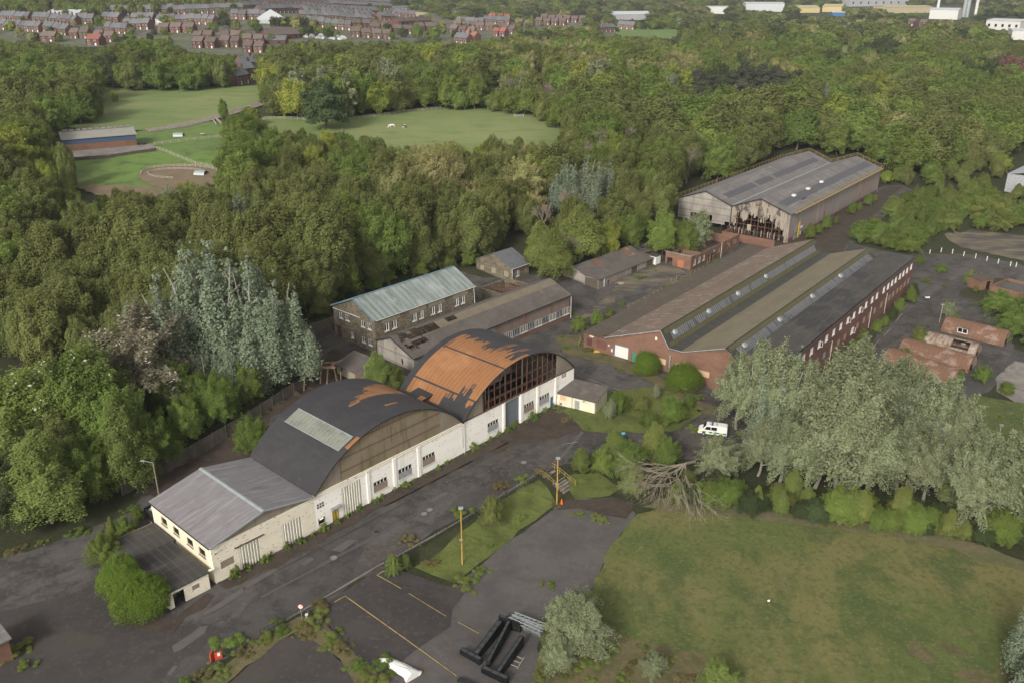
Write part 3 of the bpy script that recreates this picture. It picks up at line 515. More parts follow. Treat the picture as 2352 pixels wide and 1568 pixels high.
def blobs_for(kind, rng, H=12.):
    L = []
    if kind == 'round':
        for i in range(66):
            t = rng.uniform(.18, 1); an = rng.uniform(0, 6.28); env = 4.3 * math.sin(math.pi * min(1, (t - .1) / .98) ** .8) ** .6; rad = env * rng.uniform(.3, .98) ** .8; s = rng.uniform(.55, 1.2)
            L.append((math.cos(an) * rad, math.sin(an) * rad, H * t - s * .6, s, s * .75))
    elif kind == 'tall':
        for i in range(74):
            t = rng.uniform(.14, 1); an = rng.uniform(0, 6.28); env = 3.4 * math.sin(math.pi * (min(1, (t - .06) / .97)) ** .85) ** .55; rad = env * rng.uniform(.25, 1.) ** .7; s = rng.uniform(.38, .85)
            L.append((math.cos(an) * rad, math.sin(an) * rad, H * t - s * 1.1, s, s * 1.7))
    elif kind == 'plume':
        for i in range(15):
            an = rng.uniform(0, 6.28); rb = rng.uniform(.5, 3.5); x, y = math.cos(an) * rb, math.sin(an) * rb; top = H * rng.uniform(.58, 1) * (1 - rb * .05); z0 = H * rng.uniform(.08, .3); k = 9
            if i == 0: x = y = 0; top = H
            for j in range(k):
                q = j / (k - 1); s = (.98 * (1 - q) ** .7 + .1) * rng.uniform(.85, 1.15); L.append((x * (1 + q * .15) + rng.normal() * .12, y * (1 + q * .15) + rng.normal() * .12, z0 + (top - z0) * q, s, s * 1.25))
    elif kind == 'birch':
        for i in range(44):
            t = rng.uniform(.15, 1); an = rng.uniform(0, 6.28); env = 2.5 * (1 - t) ** .6 + .25; rad = env * rng.uniform(.2, 1); s = rng.uniform(.4, .85)
            L.append((math.cos(an) * rad, math.sin(an) * rad, H * t - s * 1.2, s * .8, s * 1.8))
    elif kind == 'pine':
        for i in range(34):
            t = rng.uniform(.38, 1); an = rng.uniform(0, 6.28); env = 3.2 * (1.05 - t) ** .5 + .3; rad = env * rng.uniform(.3, 1); s = rng.uniform(.8, 1.4)
            L.append((math.cos(an) * rad, math.sin(an) * rad, H * t, s, s * .45))
    elif kind == 'bush':
        for i in range(38):
            an = rng.uniform(0, 6.28); q = rng.uniform(0, 1); rad = 6.4 * q ** .55; s = rng.uniform(1.1, 2.2)
            L.append((math.cos(an) * rad, math.sin(an) * rad, (1 - .75 * q ** 2.2) * (H - s * 1.3) * rng.uniform(.35, 1) ** .6, s, s * 1.1))
    elif kind == 'weed':
        for i in range(22):
            an = rng.uniform(0, 6.28); rad = 8 * rng.uniform(0, 1) ** .8; s = rng.uniform(.5, 1.5); L.append((math.cos(an) * rad, math.sin(an) * rad * .7, rng.uniform(.2, 1) ** 2 * 9 * (1 - rad / 11), s * 1.2, s * 1.5))
    elif kind == 'dome':
        for i in range(150):
            an = rng.uniform(0, 6.28); ph = math.acos(rng.uniform(-.1, 1)) if i > 30 else rng.uniform(0, 1.2); k = 1 if i > 30 else .6; L.append((5.6 * k * math.sin(ph) * math.cos(an), 5.6 * k * math.sin(ph) * math.sin(an), 1.2 + max(0, math.cos(ph)) * (H - 2.6) * k, 1.05, 1.3))
    return L
def baremesh(name, H, rng, m, dens=1.0):
    b = MB()
    def br(p, d, L, r, lev):
        q = p + d * L; b.tube(p, q, r, r * .65, 4 if lev < 2 else 3, cap=False)
        if lev >= 5: return
        for k in range(3 if lev < 3 else int(3 * dens)):
            ax = Vector(rng.normal(size=3).tolist()).normalized(); nd = (d + ax * (.55 if lev else .45) + Vector((0, 0, .12))).normalized()
            br(p.lerp(q, rng.uniform(.55, 1)), nd, L * rng.uniform(.6, .8), r * .6, lev + 1)
    br(Vector((0, 0, -.3)), Vector((0, 0, 1)), H * .3, H * .02, 0)
    return b.mesh(name, m)
# kind : shape, leaf material, near leaf count, base leaf size, bark
KIND = {'olive_poplar': ('tall', 'leaf_olive', 'bark'), 'green_tree': ('round', 'leaf_green', 'bark'), 'bright_tree': ('round', 'leaf_bright', 'bark'), 'dark_tree': ('round', 'leaf_dark', 'bark'),
        'willow_tree': ('round', 'leaf_willow', 'bark_pale'), 'silver_poplar': ('plume', 'leaf_silver', 'bark_pale'), 'grey_poplar': ('wispy', 'leaf_grey', 'bark_pale'), 'pine_tree': ('pine', 'leaf_pine', 'bark'),
        'birch_tree': ('birch', 'leaf_birch', 'bark_pale'), 'brown_tree': ('round', 'leaf_brown', 'bark'), 'bush': ('bush', 'leaf_green', 'bark'), 'bright_bush': ('bush', 'leaf_birch', 'bark'), 'dark_bush': ('bush', 'leaf_dark', 'bark'),
        'grey_bush': ('bush', 'leaf_grey', 'bark'), 'laurel_bush': ('dome', 'leaf_laurel', 'bark'), 'olive_bush': ('bush', 'leaf_olive', 'bark'), 'weed': ('weed', 'leaf_green', 'bark'), 'dry_weed': ('weed', 'leaf_dry', 'bark'), 'bright_weed': ('weed', 'leaf_birch', 'bark')}
LODN = {0: (42000, .118), 1: (28000, .15), 2: (10000, .255), 3: (2200, .54)}
VAR = {}
def variants(kind, lod):
    if (kind, lod) in VAR: return VAR[(kind, lod)]
    shape, lm, bk = KIND[kind]; out = []
    for i in range({0: 3, 1: 4, 2: 4, 3: 3}[lod]):
        rng = np.random.default_rng(abs(hash_((kind, lod, i)))); n, sz = LODN[lod]
        if shape == 'plume': n = int(n * 1.15)
        if shape == 'birch': n = int(n * .75); sz *= .85
        if shape in ('dome', 'bush'): n = int(n * .9); sz *= 1.05
        if shape == 'weed': n = n // 2; sz *= 1.3
        cm = fluffy(kind + '_crown', shape, 12., n, sz, rng, [lm], lod) if shape in ENV else crownmesh(kind + '_crown', blobs_for(shape, rng), n, sz, rng, [lm])
        tm = trunkmesh(kind + '_trunk', 12. * (.6 if shape in ('bush', 'dome') else (.15 if shape == 'weed' else 1)), .26 if shape not in ('birch',) else .14, rng, 7 if lod < 2 else 3, 3.2 if shape == 'round' else 2.4, bk, 2 if shape == 'plume' else 1)
        out.append((cm, tm))
    VAR[(kind, lod)] = out; return out
def hash_(t):
    h = 2166136261
    for c in repr(t): h = ((h ^ ord(c)) * 16777619) & 0xffffffff
    return h % (2 ** 31)
trng = random.Random(11)
NICE = {'olive_poplar': 'olive_poplar_tree', 'green_tree': 'broadleaf_tree', 'bright_tree': 'sycamore_tree', 'dark_tree': 'evergreen_tree', 'silver_poplar': 'silver_poplar_tree', 'grey_poplar': 'poplar_tree', 'brown_tree': 'copper_beech_tree',
        'bright_bush': 'bush', 'dark_bush': 'bush', 'grey_bush': 'willow_bush', 'olive_bush': 'bush', 'dry_weed': 'weed', 'bright_weed': 'weed'}
def tree(kind, loc, h, label, group=None, lod=None, wd=1., cat=None):
    d = math.dist(loc, (0, 0, CH))
    if lod is None: lod = 0 if d < 175 else (1 if d < 330 else (2 if d < 800 else 3))
    cm, tm = trng.choice(variants(kind, lod)); s = h / 12.5; k = s * wd * trng.uniform(.93, 1.07)
    name = NICE.get(kind, kind)
    r = thing(name, label, cat or ('bush' if 'bush' in kind else 'tree'), loc, trng.uniform(0, 6.28), group); r.scale = (k, k, s)
    link('crown', cm, r); link('trunk', tm, r)
    return r
def baretree(loc, h, label, group=None, m='twig_grey', wd=1., seed=0):
    key = ('bare', m, seed % 3)
    if key not in VAR: rng = np.random.default_rng(100 + seed % 3); VAR[key] = baremesh('bare_branches', 12., rng, m, 1.34)
    o = link('bare_tree', VAR[key], None, loc, trng.uniform(0, 6.28)); o.scale = (h / 12 * wd, h / 12 * wd, h / 12); return tag(o, label, 'tree', group)
# ------------------------------------------------------------------ building helpers
PX_, NX_, PY_, NY_ = (1, 0), (-1, 0), (0, 1), (0, -1)
def lp(o, ax, inn, a, d, z): return (o[0] + ax[0] * a + inn[0] * d, o[1] + ax[1] * a + inn[1] * d, z)
def window(par, o, ax, inn, a0, a1, z0, z1, cols=2, rows=1, fm='white_paint', pane='glass_dark', board=None, bm_='board', dep=.06, bw=.08, name='window', sill=True, open_=False, skip=()):
    b = MB(); f = lambda a, z: lp(o, ax, inn, a, dep, z)
    for i in range(cols + 1): a = a0 + bw / 2 + (a1 - a0 - bw) * i / cols; b.bar(f(a, z0), f(a, z1), bw, .1)
    zt0 = z0 + (z1 - z0) * (board or 0)
    for j in range(rows + 1): z = z0 + bw / 2 + (z1 - z0 - bw) * j / rows; b.bar(f(a0 + bw, z), f(a1 - bw, z), bw, bw * .98)
    if sill: b.bar(lp(o, ax, inn, a0 - .06, -.03, z0 - .05), lp(o, ax, inn, a1 + .06, -.03, z0 - .05), .16, .09)
    fr = b.build(name, fm, par); zc = zt0 if board else z0 + .02
    g = MB(); g.poly([lp(o, ax, inn, a0 + .02, dep + .09, zc), lp(o, ax, inn, a1 - .02, dep + .09, zc), lp(o, ax, inn, a1 - .02, dep + .09, z1 - .02), lp(o, ax, inn, a0 + .02, dep + .09, z1 - .02)]); g.build('pane', pane, fr)
    if board:
        q = MB(); c = [lp(o, ax, inn, a, d, z) for a in (a0 + .02, a1 - .02) for d in (-.005, .03) for z in (z0 + .01, zt0)]; i = 0
        q.v += c
        for k in ((0, 2, 6, 4), (1, 5, 7, 3), (0, 1, 3, 2), (4, 6, 7, 5), (0, 4, 5, 1), (2, 3, 7, 6)): q.f.append(k); q.m.append(0)
        q.build('board', bm_, fr)
    if open_:
        q = MB(); m_ = (a0 + a1) / 2; q.bar(lp(o, ax, inn, m_, -.02, z1 - .1), lp(o, ax, inn, m_ + .25, -.5, z1 - .15), .05); q.bar(lp(o, ax, inn, m_, -.02, z0 + .1), lp(o, ax, inn, m_ + .25, -.5, z0 + .1), .05); q.bar(lp(o, ax, inn, m_ + .25, -.5, z0 + .1), lp(o, ax, inn, m_ + .25, -.5, z1 - .15), .06); q.build('casement', fm, fr)
    return fr
def panel(par, name, m, o, ax, inn, a0, a1, z0, z1, d0=-.03, d1=.05):
    q = MB(); c = [lp(o, ax, inn, a, d, z) for a in (a0, a1) for d in (d0, d1) for z in (z0, z1)]; q.v += c
    for k in ((0, 2, 3, 1), (4, 5, 7, 6), (0, 1, 5, 4), (2, 6, 7, 3), (0, 4, 6, 2), (1, 3, 7, 5)): q.f.append(k); q.m.append(0)
    return q.build(name, m, par)
def folding(par, o, ax, inn, a0, a1, z0, z1, n=7, m='folding_door', name='folding_door'):
    q = MB(); st = (a1 - a0) / n
    for i in range(n):
        x0 = a0 + st * i; p = [(x0, .02), (x0 + st * .45, .02), (x0 + st * .55, .26), (x0 + st * .9, .26), (x0 + st, .02)]
        for (a, d), (a2, d2) in zip(p, p[1:]): q.poly([lp(o, ax, inn, a, d, z0), lp(o, ax, inn, a2, d2, z0), lp(o, ax, inn, a2, d2, z1), lp(o, ax, inn, a, d, z1)])
    for i in range(1, n): q.tube(lp(o, ax, inn, a0 + st * i, -.02, z0 - .15), lp(o, ax, inn, a0 + st * i, -.02, z1), .035, n=5)
    return q.build(name, m, par)
def gablepoly(b, o, ax, inn, pts, t=.12, m=0):
    F_ = [lp(o, ax, inn, a, 0, z) for a, z in pts]; K = [lp(o, ax, inn, a, t, z) for a, z in pts]; b.poly(F_, m); b.poly(K[::-1], m)
    for i in range(len(pts)): j = (i + 1) % len(pts); b.poly([F_[j], F_[i], K[i], K[j]], m)
# ------------------------------------------------------------------ low white workshop
ws = thing('workshop', 'white painted brick workshop with a low grey sheet roof at the near end', 'building', A(0, 0, 0), RZA)
F0 = ((0, 0), PX_, PY_); L0 = ((0, 14.9), NY_, PX_)   # front runs along u; left side runs from the back to the front
b = MB(); b.wall(*F0, 14.88, -.3, 5.2, .3, [(.97, 2.8, 1.62, 2.7), (3.52, 6.38, -.3, 3.45), (9.72, 12.7, -.3, 3.5)])
b.wall((14.88, .3), PY_, NX_, 14.3, -.3, 5.2, .25); b.wall((0, 14.9), PX_, NY_, 14.88, -.3, 5.2, .3)
b.build('wall', 'peeling_brick', ws)
b = MB(); b.wall((0, 14.6), NY_, PX_, 14.3, -.3, 5.2, .25, [(2.1, 3.6, 3.1, 4.2), (5.2, 6.7, 3.1, 4.2), (8.6, 10.1, 3.05, 4.15), (11.5, 13.0, 3., 4.1)])
b.build('side_wall', 'cream_paint', ws)
for a0, a1, z0, z1 in ((2.1, 3.6, 3.1, 4.2), (5.2, 6.7, 3.1, 4.2), (8.6, 10.1, 3.05, 4.15), (11.5, 13.0, 3., 4.1)): window(ws, (0, 14.6), NY_, PX_, a0, a1, z0, z1, 1, 1, 'timber', 'void', dep=.12)
panel(ws, 'boarded_window', 'board_grey', *F0, .99, 2.78, 1.64, 2.68, .05, .1)
folding(ws, *F0, 3.55, 6.35, .12, 3.43); folding(ws, *F0, 9.75, 12.68, .12, 3.48)
MB().bar((3.0, -.06, 3.62), (7.1, -.06, 3.58), .12, .14).build('lintel', 'steel_rust', ws)
b = MB(); gablepoly(b, (0, .04), PX_, PY_, [(.05, 5.2), (14.85, 5.2), (7.43, 6.8)]); b.build('gable_panel', 'clad_tan', ws)
rf = MB(); rf.slab((-.25, -.25, 5.38), (-.25, 15., 5.38), (7.43, 15., 6.98), (7.43, -.25, 6.98), .1); rf.slab((7.43, -.25, 6.98), (7.43, 15., 6.98), (14.85, 15., 5.42), (14.85, -.25, 5.42), .1)
rf = rf.build('roof', 'sheet_grey', ws)
MB().slab((7.1, -.3, 6.96), (7.1, 15, 6.96), (7.43, 15, 7.06), (7.43, -.3, 7.06), .04).slab((7.43, -.3, 7.06), (7.43, 15, 7.06), (7.76, 15, 6.96), (7.76, -.3, 6.96), .04).build('ridge_cap', 'lead_grey', rf)
MB().bar((-.25, -.27, 5.36), (7.43, -.27, 6.97), .07, .22).bar((7.43, -.27, 6.97), (14.8, -.27, 5.4), .07, .22).build('barge_board', 'lead_grey', rf)
MB().bar((-.3, -.2, 5.3), (-.3, 15, 5.3), .1, .1).build('gutter', 'dark_iron', rf)
panel(ws, 'notice', 'off_white', *F0, .75, 1.5, 4.2, 4.5, -.04, -.01); panel(ws, 'notice', 'yellow_rail', *F0, .4, .7, 4.1, 4.3, -.04, -.01)
# annexes
an = thing('annex', 'low flat roofed white annex with an open doorway at the road corner', 'building', A(-6.1, -.3, 0), RZA)
b = MB(); b.wall((0, 0), PX_, PY_, 5.2, -.3, 2.35, .22, [(.62, 2.05, -.3, 1.95), (3.0, 3.95, 1.0, 1.65)]); b.wall((0, 8.8), NY_, PX_, 8.8, -.3, 2.35, .22); b.wall((5.2, .22), PY_, NX_, 8.5, -.3, 2.35, .22); b.build('wall', 'peeling_brick', an)
panel(an, 'boarded_window', 'board_grey', (0, 0), PX_, PY_, 3.02, 3.93, 1.02, 1.63, .04, .09)
MB().bar((.62, .1, 0), (.62, .1, 1.95), .08).bar((2.05, .1, 0), (2.05, .1, 1.95), .08).bar((.62, .1, 1.92), (2.05, .1, 1.92), .08).build('door_frame', 'off_white', an)
MB().slab((-.15, -.15, 2.5), (5.35, -.15, 2.5), (5.35, 9.1, 2.5), (-.15, 9.1, 2.5), .14).build('roof', 'flat_felt', an)
MB().box(.3, 5., .3, 8.6, -.05, .02).build('floor', 'burnt', an)
MB().bar((5.2, .2, 2.4), (6.15, .2, 2.4), .3, .14).build('lintel', 'peeling_brick', an)
an2 = thing('annex', 'second lower flat roofed annex behind the corner one', 'building', A(-6.6, 9.2, 0), RZA)
MB().wall((0, 0), PX_, PY_, 6.3, -.3, 2.1, .22).wall((0, 5.2), NY_, PX_, 5.2, -.3, 2.1, .22).wall((0, 5.2), PX_, NY_, 6.3, -.3, 2.1, .22).build('wall', 'cream_paint', an2)
MB().slab((-.15, -.15, 2.22), (6.5, -.15, 2.22), (6.5, 5.4, 2.22), (-.15, 5.4, 2.22), .12).build('roof', 'flat_felt', an2)
# ------------------------------------------------------------------ barrel hangars
def arcz(x): return -6.02 + math.sqrt(max(0, 17.9 ** 2 - (x - 13.75) ** 2))
AM = math.asin(13.75 / 17.9)
def arcp(a, dr=0): th = (a * 2 - 1) * AM; return 13.75 + (17.9 + dr) * math.sin(th), -6.02 + (17.9 + dr) * math.cos(th)
def arcpoly(x0, x1, zb, n=18): return [(x0, zb), (x1, zb)] + [(x1 + (x0 - x1) * i / n, arcz(x1 + (x0 - x1) * i / n) - .08) for i in range(n + 1)]
def hangar(name, label, u0, holes, orange, dep=14.9):
    h = thing(name, label, 'hangar', A(u0, 0, 0), RZA)
    MB().wall((0, 0), PX_, PY_, 27.48, -.35, 5.35, .35, holes).wall((0, dep - .3), PX_, PY_, 27.48, -.3, 5.35, .3).build('wall', 'white_brick', h)
    MB().wall((0, .35), PY_, PX_, dep - .65, -.3, 5.3, .25).build('side_wall', 'clad_tan', h); MB().wall((27.48, .35), PY_, NX_, dep - .65, -.3, 5.3, .25).build('side_wall', 'clad_tan', h)
    r = MB(); NA, NW = 96, 64; ww = (dep + .5) / NW
    for j in range(NW):
        y0 = -.3 + j * ww; y1 = y0 + ww
        for i in range(NA):
            a0, a1 = i / NA, (i + 1) / NA; p, q = arcp(a0, .03), arcp(a1, .03)
            r.poly([(p[0], y0, p[1]), (p[0], y1, p[1]), (q[0], y1, q[1]), (q[0], y0, q[1])][::-1], 1 if orange((a0 + a1) / 2, (y0 + y1) / 2, j) else 0)
    for i in range(NA):
        a0, a1 = i / NA, (i + 1) / NA; p, q = arcp(a0, -.12), arcp(a1, -.12); P_, Q_ = arcp(a0, .03), arcp(a1, .03); y0, y1 = -.3, dep + .2
        r.poly([(p[0], y0, p[1]), (q[0], y0, q[1]), (q[0], y1, q[1]), (p[0], y1, p[1])][::-1], 2)
        r.poly([(p[0], y0, p[1]), (q[0], y0, q[1]), (Q_[0], y0, Q_[1]), (P_[0], y0, P_[1])], 2); r.poly([(p[0], y1, p[1]), (q[0], y1, q[1]), (Q_[0], y1, Q_[1]), (P_[0], y1, P_[1])][::-1], 2)
    ro = r.build('roof', ['felt', 'deck_orange', 'burnt'], h)
    for (x0, x1) in ((.25, 4.6), (22.85, 27.2)):
        b = MB(); gablepoly(b, (0, .12), PX_, PY_, arcpoly(x0, x1, 5.35, 10)); b.build('gable_panel', 'clad_tan', h)
    b = MB(); gablepoly(b, (0, dep - .1), PX_, NY_, arcpoly(.1, 27.3, 5.35, 30)); b.build('rear_gable', 'clad_brown', h)
    return h, ro
rr1 = random.Random(5); jit1 = [rr1.uniform(-1, 1) for _ in range(90)]; jit2 = [rr1.uniform(-1, 1) for _ in range(90)]
def or1(a, w, j):
    if w < .5 and .24 < a < .31: return True
    if 7.2 + .0 * a < w < 12.4 and .46 + (w - 7.2) * .055 + jit1[j] * .035 < a < .82 + jit2[j] * .04 and w > 7.2 + max(0, a - .7) * 4: return True
    return (3. < w < 3.45 and .55 < a < .62) or (6.6 < w < 7.2 and .44 < a < .5)
def or2(a, w, j):
    if w > 13.6 - jit1[j] * .1 or (w > 12.4 and a > .34 and a < .44 and jit1[j] > 0): return False
    lo = (.165 + jit1[j] * .05) if w < 3.6 else (.10 + jit1[j] * .02 if w < 6 else .03)
    if w < 1.3: lo = .11 + jit2[j] * .04
    hi = .46 + jit2[j] * .03
    if w < .4: hi = .55
    elif 2 < w < 5.2: hi = .52 + jit2[j] * .05
    elif w > 8: hi = .50 + jit2[j] * .035
    if 1.7 < w < 5.5 and jit1[j] > .3 and .55 < a < .62: return True
    if lo < a < hi: return not (abs((a * 12.5) % 1 - .5) < .03)
    return False
h1, ro1 = hangar('barrel_hangar', 'black felted barrel roof hangar with brown corrugated front gable', 14.9,
                 [(.35, 1.62, 3.1, 3.95), (.35, 1.45, .7, 1.68), (2.7, 3.65, -.35, 1.95), (4.42, 7.8, -.35, 4.55), (9.85, 12.4, 1.15, 2.88), (14.45, 17.05, 1.15, 2.92), (19.15, 21.65, 1.25, 3.0)], or1)
FH = ((0, 0), PX_, PY_)
b = MB(); gablepoly(b, (0, .08), PX_, PY_, arcpoly(4.6, 22.85, 5.35, 26)); b.build('front_gable', 'clad_brown', h1)
window(h1, *FH, .35, 1.62, 3.1, 3.95, 3, 2, 'off_white', sill=False); window(h1, *FH, .35, 1.45, .7, 1.68, 1, 1, 'timber'); MB().bar((.5, -.05, 1.5), (1.1, -.12, 1.6), .3, .04).build('casement', 'white_paint', h1)
dr = panel(h1, 'door', 'yellow', *FH, 2.75, 3.6, .02, 1.9, .08, .13); panel(h1, 'door_canopy', 'metal_panel', *FH, 2.35, 3.95, 2.1, 2.35, -.55, -.01)
MB().bar((2.68, .03, 0), (2.68, .03, 2), .1).bar((3.64, .03, 0), (3.64, .03, 2), .1).build('door_frame', 'board_grey', h1); MB().bar((3.22, .06, .1), (3.22, .06, 1.9), .06).build('door_strip', 'void', dr)
folding(h1, *FH, 4.45, 7.75, .1, 4.5, 8)
window(h1, *FH, 9.85, 12.4, 1.15, 2.88, 4, 1, 'off_white', board=.66, bm_='board_grey'); window(h1, *FH, 14.45, 17.05, 1.15, 2.92, 4, 1, 'off_white', board=.6, bm_='metal_panel'); window(h1, *FH, 19.15, 21.65, 1.25, 3., 4, 1, 'off_white', board=.66, bm_='board_grey')
for x, z in ((8.95, 5.35), (13.75, 5.2), (18.4, 5.2)):
    MB().box(x - .26, x + .26, -.12, -.005, -.3, z - .25).box(x - .3, x + .3, -.16, 0, z - .25, z - .05).build('pilaster', 'white_brick', h1)
MB().box(0.05, 27.4, -.06, -.005, 4.95, 5.12).box(0, 27.48, -.1, .4, 5.35, 5.47).build('coping', 'peeling_brick', h1)
sk = MB()
def onarc(x, y, dr=.1): a = (math.asin((x - 13.75) / 17.9) / AM + 1) / 2; p = arcp(a, dr); return (p[0], y, p[1])
sk.poly([onarc(5.15, .8), onarc(7.6, .7), onarc(7.6, 13.3), onarc(5.15, 13.2)]); sk = sk.build('rooflight', 'saw_glass', ro1); sk.data.materials[0] = mat('dusty_glass', (.19, .20, .165), .5, [('noise', (.8, .4, .4), (.10, .11, .09), .45, .7, .8)])
b = MB()
for i in range(17): y = .8 + 12.4 * i / 16; b.bar(onarc(5.15, y, .14), onarc(7.6, y, .14), .05)
for x in (5.15, 7.6): b.bar(onarc(x, .72, .14), onarc(x, 13.28, .14), .14, .06)
b.build('glazing_bar', 'lead_grey', sk)
h2, ro2 = hangar('barrel_hangar', 'barrel roof hangar with orange decking showing and an open steel framed gable', 42.4,
                 [(5.55, 8.1, 1.3, 3.05), (9.72, 13.22, -.35, 5.2), (14.28, 16.85, 1.35, 3.05), (18.25, 20.85, 1.35, 3.1), (21.15, 21.9, -.35, 1.95), (24.1, 25.45, 4.4, 5.2)], or2)
window(h2, *FH, 5.55, 8.1, 1.3, 3.05, 4, 1, 'off_white', board=.62, bm_='metal_panel'); window(h2, *FH, 14.28, 16.85, 1.35, 3.05, 4, 1, 'off_white', board=.64, bm_='board_grey')
window(h2, *FH, 18.25, 20.85, 1.35, 3.1, 4, 1, 'off_white', board=.6, bm_='metal_panel'); window(h2, *FH, 24.1, 25.45, 4.4, 5.2, 3, 2, 'off_white', sill=False)
panel(h2, 'shutter', 'shutter_blue', *FH, 9.75, 13.2, .05, 5.15, .2, .26); panel(h2, 'door', 'blue', *FH, 21.18, 21.88, .05, 1.92, .03, .09)
for x, z in ((9.35, 5.3), (13.6, 5.4), (17.75, 5.4), (22.55, 5.4)):
    MB().box(x - .26, x + .26, -.12, -.005, -.3, z - .25).box(x - .3, x + .3, -.16, 0, z - .25, z - .05).build('pilaster', 'white_brick', h2)
MB().box(0, 27.48, -.08, .4, 5.35, 5.45).build('coping', 'steel_rust', h2)
MB().tube((.25, -.12, .1), (.25, -.12, 5.2), .06).tube((.0, -.12, 1.2), (-.3, -.12, 1.2), .04).tube((-.3, -.12, 1.2), (-.2, -.12, 5.0), .04).build('drainpipe', 'off_white', h2)
b = MB()
for x in np.arange(4.7, 22.9, 1.3):
    b.bar((x, .1, 5.4), (x, .1, arcz(x) - .1), .07 if int(x * 10) % 3 else .13, .12)
for z in (7.0, 8.6, 10.2):
    xs = [x for x in np.arange(4.7, 22.9, .1) if arcz(x) > z + .1]; b.bar((xs[0], .1, z), (xs[-1], .1, z), .05)
b.bar((4.7, .35, 6.6), (22.8, .35, 6.6), .3, .1); b.bar((6, .35, 8.2), (21.8, .35, 8.2), .08, .12)
for x in np.arange(5, 22.5, .9): b.bar((x, .3, 5.5), (x, .3, 6.5), .04)
b.build('gable_frame', 'steel_rust', h2)
for y in (4., 8., 12.):
    b = MB(); n = 22
    for i in range(n):
        x0, x1 = 27.5 * i / n, 27.5 * (i + 1) / n; p, q = (x0, y, arcz(x0) - .35), (x1, y, arcz(x1) - .35); pl, ql = (x0, y, arcz(x0) - 1.2), (x1, y, arcz(x1) - 1.2)
        b.bar(p, q, .1); b.bar(pl, ql, .08); b.bar(pl, q, .05) if i % 2 else b.bar(p, ql, .05)
    b.build('truss', 'steel_rust', h2)
for x in (9.2, 18.3): MB().bar((x, 4, 0), (x, 4, 10.2), .16).bar((x, 8, 0), (x, 8, 10.2), .16).build('column', 'off_white', h2)
MB().wall((8.5, 13.5), PX_, PY_, 15, 0, 8.2, .2, [(2, 5, 3, 5.5), (8, 12, 3, 5.5)]).build('inner_wall', 'white_brick', h2)
MB().box(.3, 27.2, .4, 14.4, -.1, .14).build('floor', 'burnt', h2)
# connector between the two barrel roofs and the small curved roof beyond
cn = thing('connecting_shed', 'rusty brown lean-to shed wedged between the two barrel roofs', 'shed', A(39.6, 8.2, 0), RZA)
MB().wall((0, 0), PX_, PY_, 4.6, 4.5, 6.6, .1).wall((0, 3), PX_, NY_, 4.6, 4.5, 6.6, .1).build('wall', 'rust_tin', cn)
MB().slab((-1.2, -.2, 6.3), (5.2, -.2, 7.2), (5.2, 3.4, 7.25), (-1.2, 3.4, 6.35), .12).build('roof', 'felt', cn); MB().slab((.2, -.15, 6.62), (2.8, -.15, 6.99), (2.8, 1.0, 7.01), (.2, 1.0, 6.63), .03).build('roof_patch', 'deck_orange', cn)
sr = thing('curved_shed', 'small black curved roof shed behind the orange hangar', 'shed', A(66., 16.6, 0), RZA)
b = MB()
for i in range(12):
    x0, x1 = 7. * i / 12, 7. * (i + 1) / 12; f_ = lambda x: 3.3 + 1.4 * math.sin(math.pi * x / 7); b.slab((x0, 0, f_(x0)), (x1, 0, f_(x1)), (x1, 5.5, f_(x1)), (x0, 5.5, f_(x0)), .1, 1 if i < 3 or i == 5 else 0)
b.build('roof', ['felt', 'deck_orange'], sr); MB().wall((.2, .1), PX_, PY_, 6.6, -.2, 3.3, .1).wall((.2, 5.3), PX_, PY_, 6.6, -.2, 3.3, .1).wall((6.8, .2), PY_, NX_, 5.1, -.2, 3.3, .1).wall((.2, .2), PY_, PX_, 5.1, -.2, 3.3, .1).build('wall', 'rust_tin', sr)
# white lean-to at the far end of the white range
lt = thing('lean_to', 'small cream outhouse with a dark mossy corrugated roof', 'building', A(65.1, -.25, 0), RZA)
MB().wall((0, 0), PY_, PX_, 0.01, 0, .01, .01)
ax = (0.22, -.975); inn = (.975, .22)
b = MB(); b.wall((0, 0), ax, inn, 7.2, -.3, 2.25, .2, [(.5, 1.6, 1.15, 2.), (3.3, 4.25, -.3, 1.75)]); b.wall((7.2 * ax[0], 7.2 * ax[1]), inn, (-ax[0], -ax[1]), 4.8, -.3, 2.25, .2); gablepoly(b, (7.2 * ax[0], 7.2 * ax[1]), inn, (-ax[0], -ax[1]), [(0, 2.25), (4.8, 2.25), (4.8, 3.)], .2)
b.wall((4.8 * inn[0] + .2 * ax[0], 4.8 * inn[1] + .2 * ax[1]), ax, (-inn[0], -inn[1]), 6.8, -.3, 3., .2); b.build('wall', 'cream_paint', lt)
q = lambda a, d, z: lp((0, 0), ax, inn, a, d, z)
MB().slab(q(-.05, -.2, 2.3), q(7.4, -.2, 2.3), q(7.4, 5., 3.15), q(-.05, 5., 3.15), .1).build('roof', 'asbestos', lt)
panel(lt, 'boarded_window', 'ply', (0, 0), ax, inn, .52, 1.58, 1.17, 1.98, .02, .07); panel(lt, 'door', 'metal_panel', (0, 0), ax, inn, 3.33, 4.22, .02, 1.72, .02, .07)
panel(lt, 'exit_sign', 'green_door', (0, 0), ax, inn, 4.9, 5.25, 1.85, 2.02, -.03, -.005); panel(lt, 'door_lintel', 'timber', (0, 0), ax, inn, 4.6, 5.8, 1.72, 1.78, -.03, -.005)
MB().tube(q(2.85, -.06, 0), q(2.85, -.06, 2.3), .04).build('drainpipe', 'dark_iron', lt)
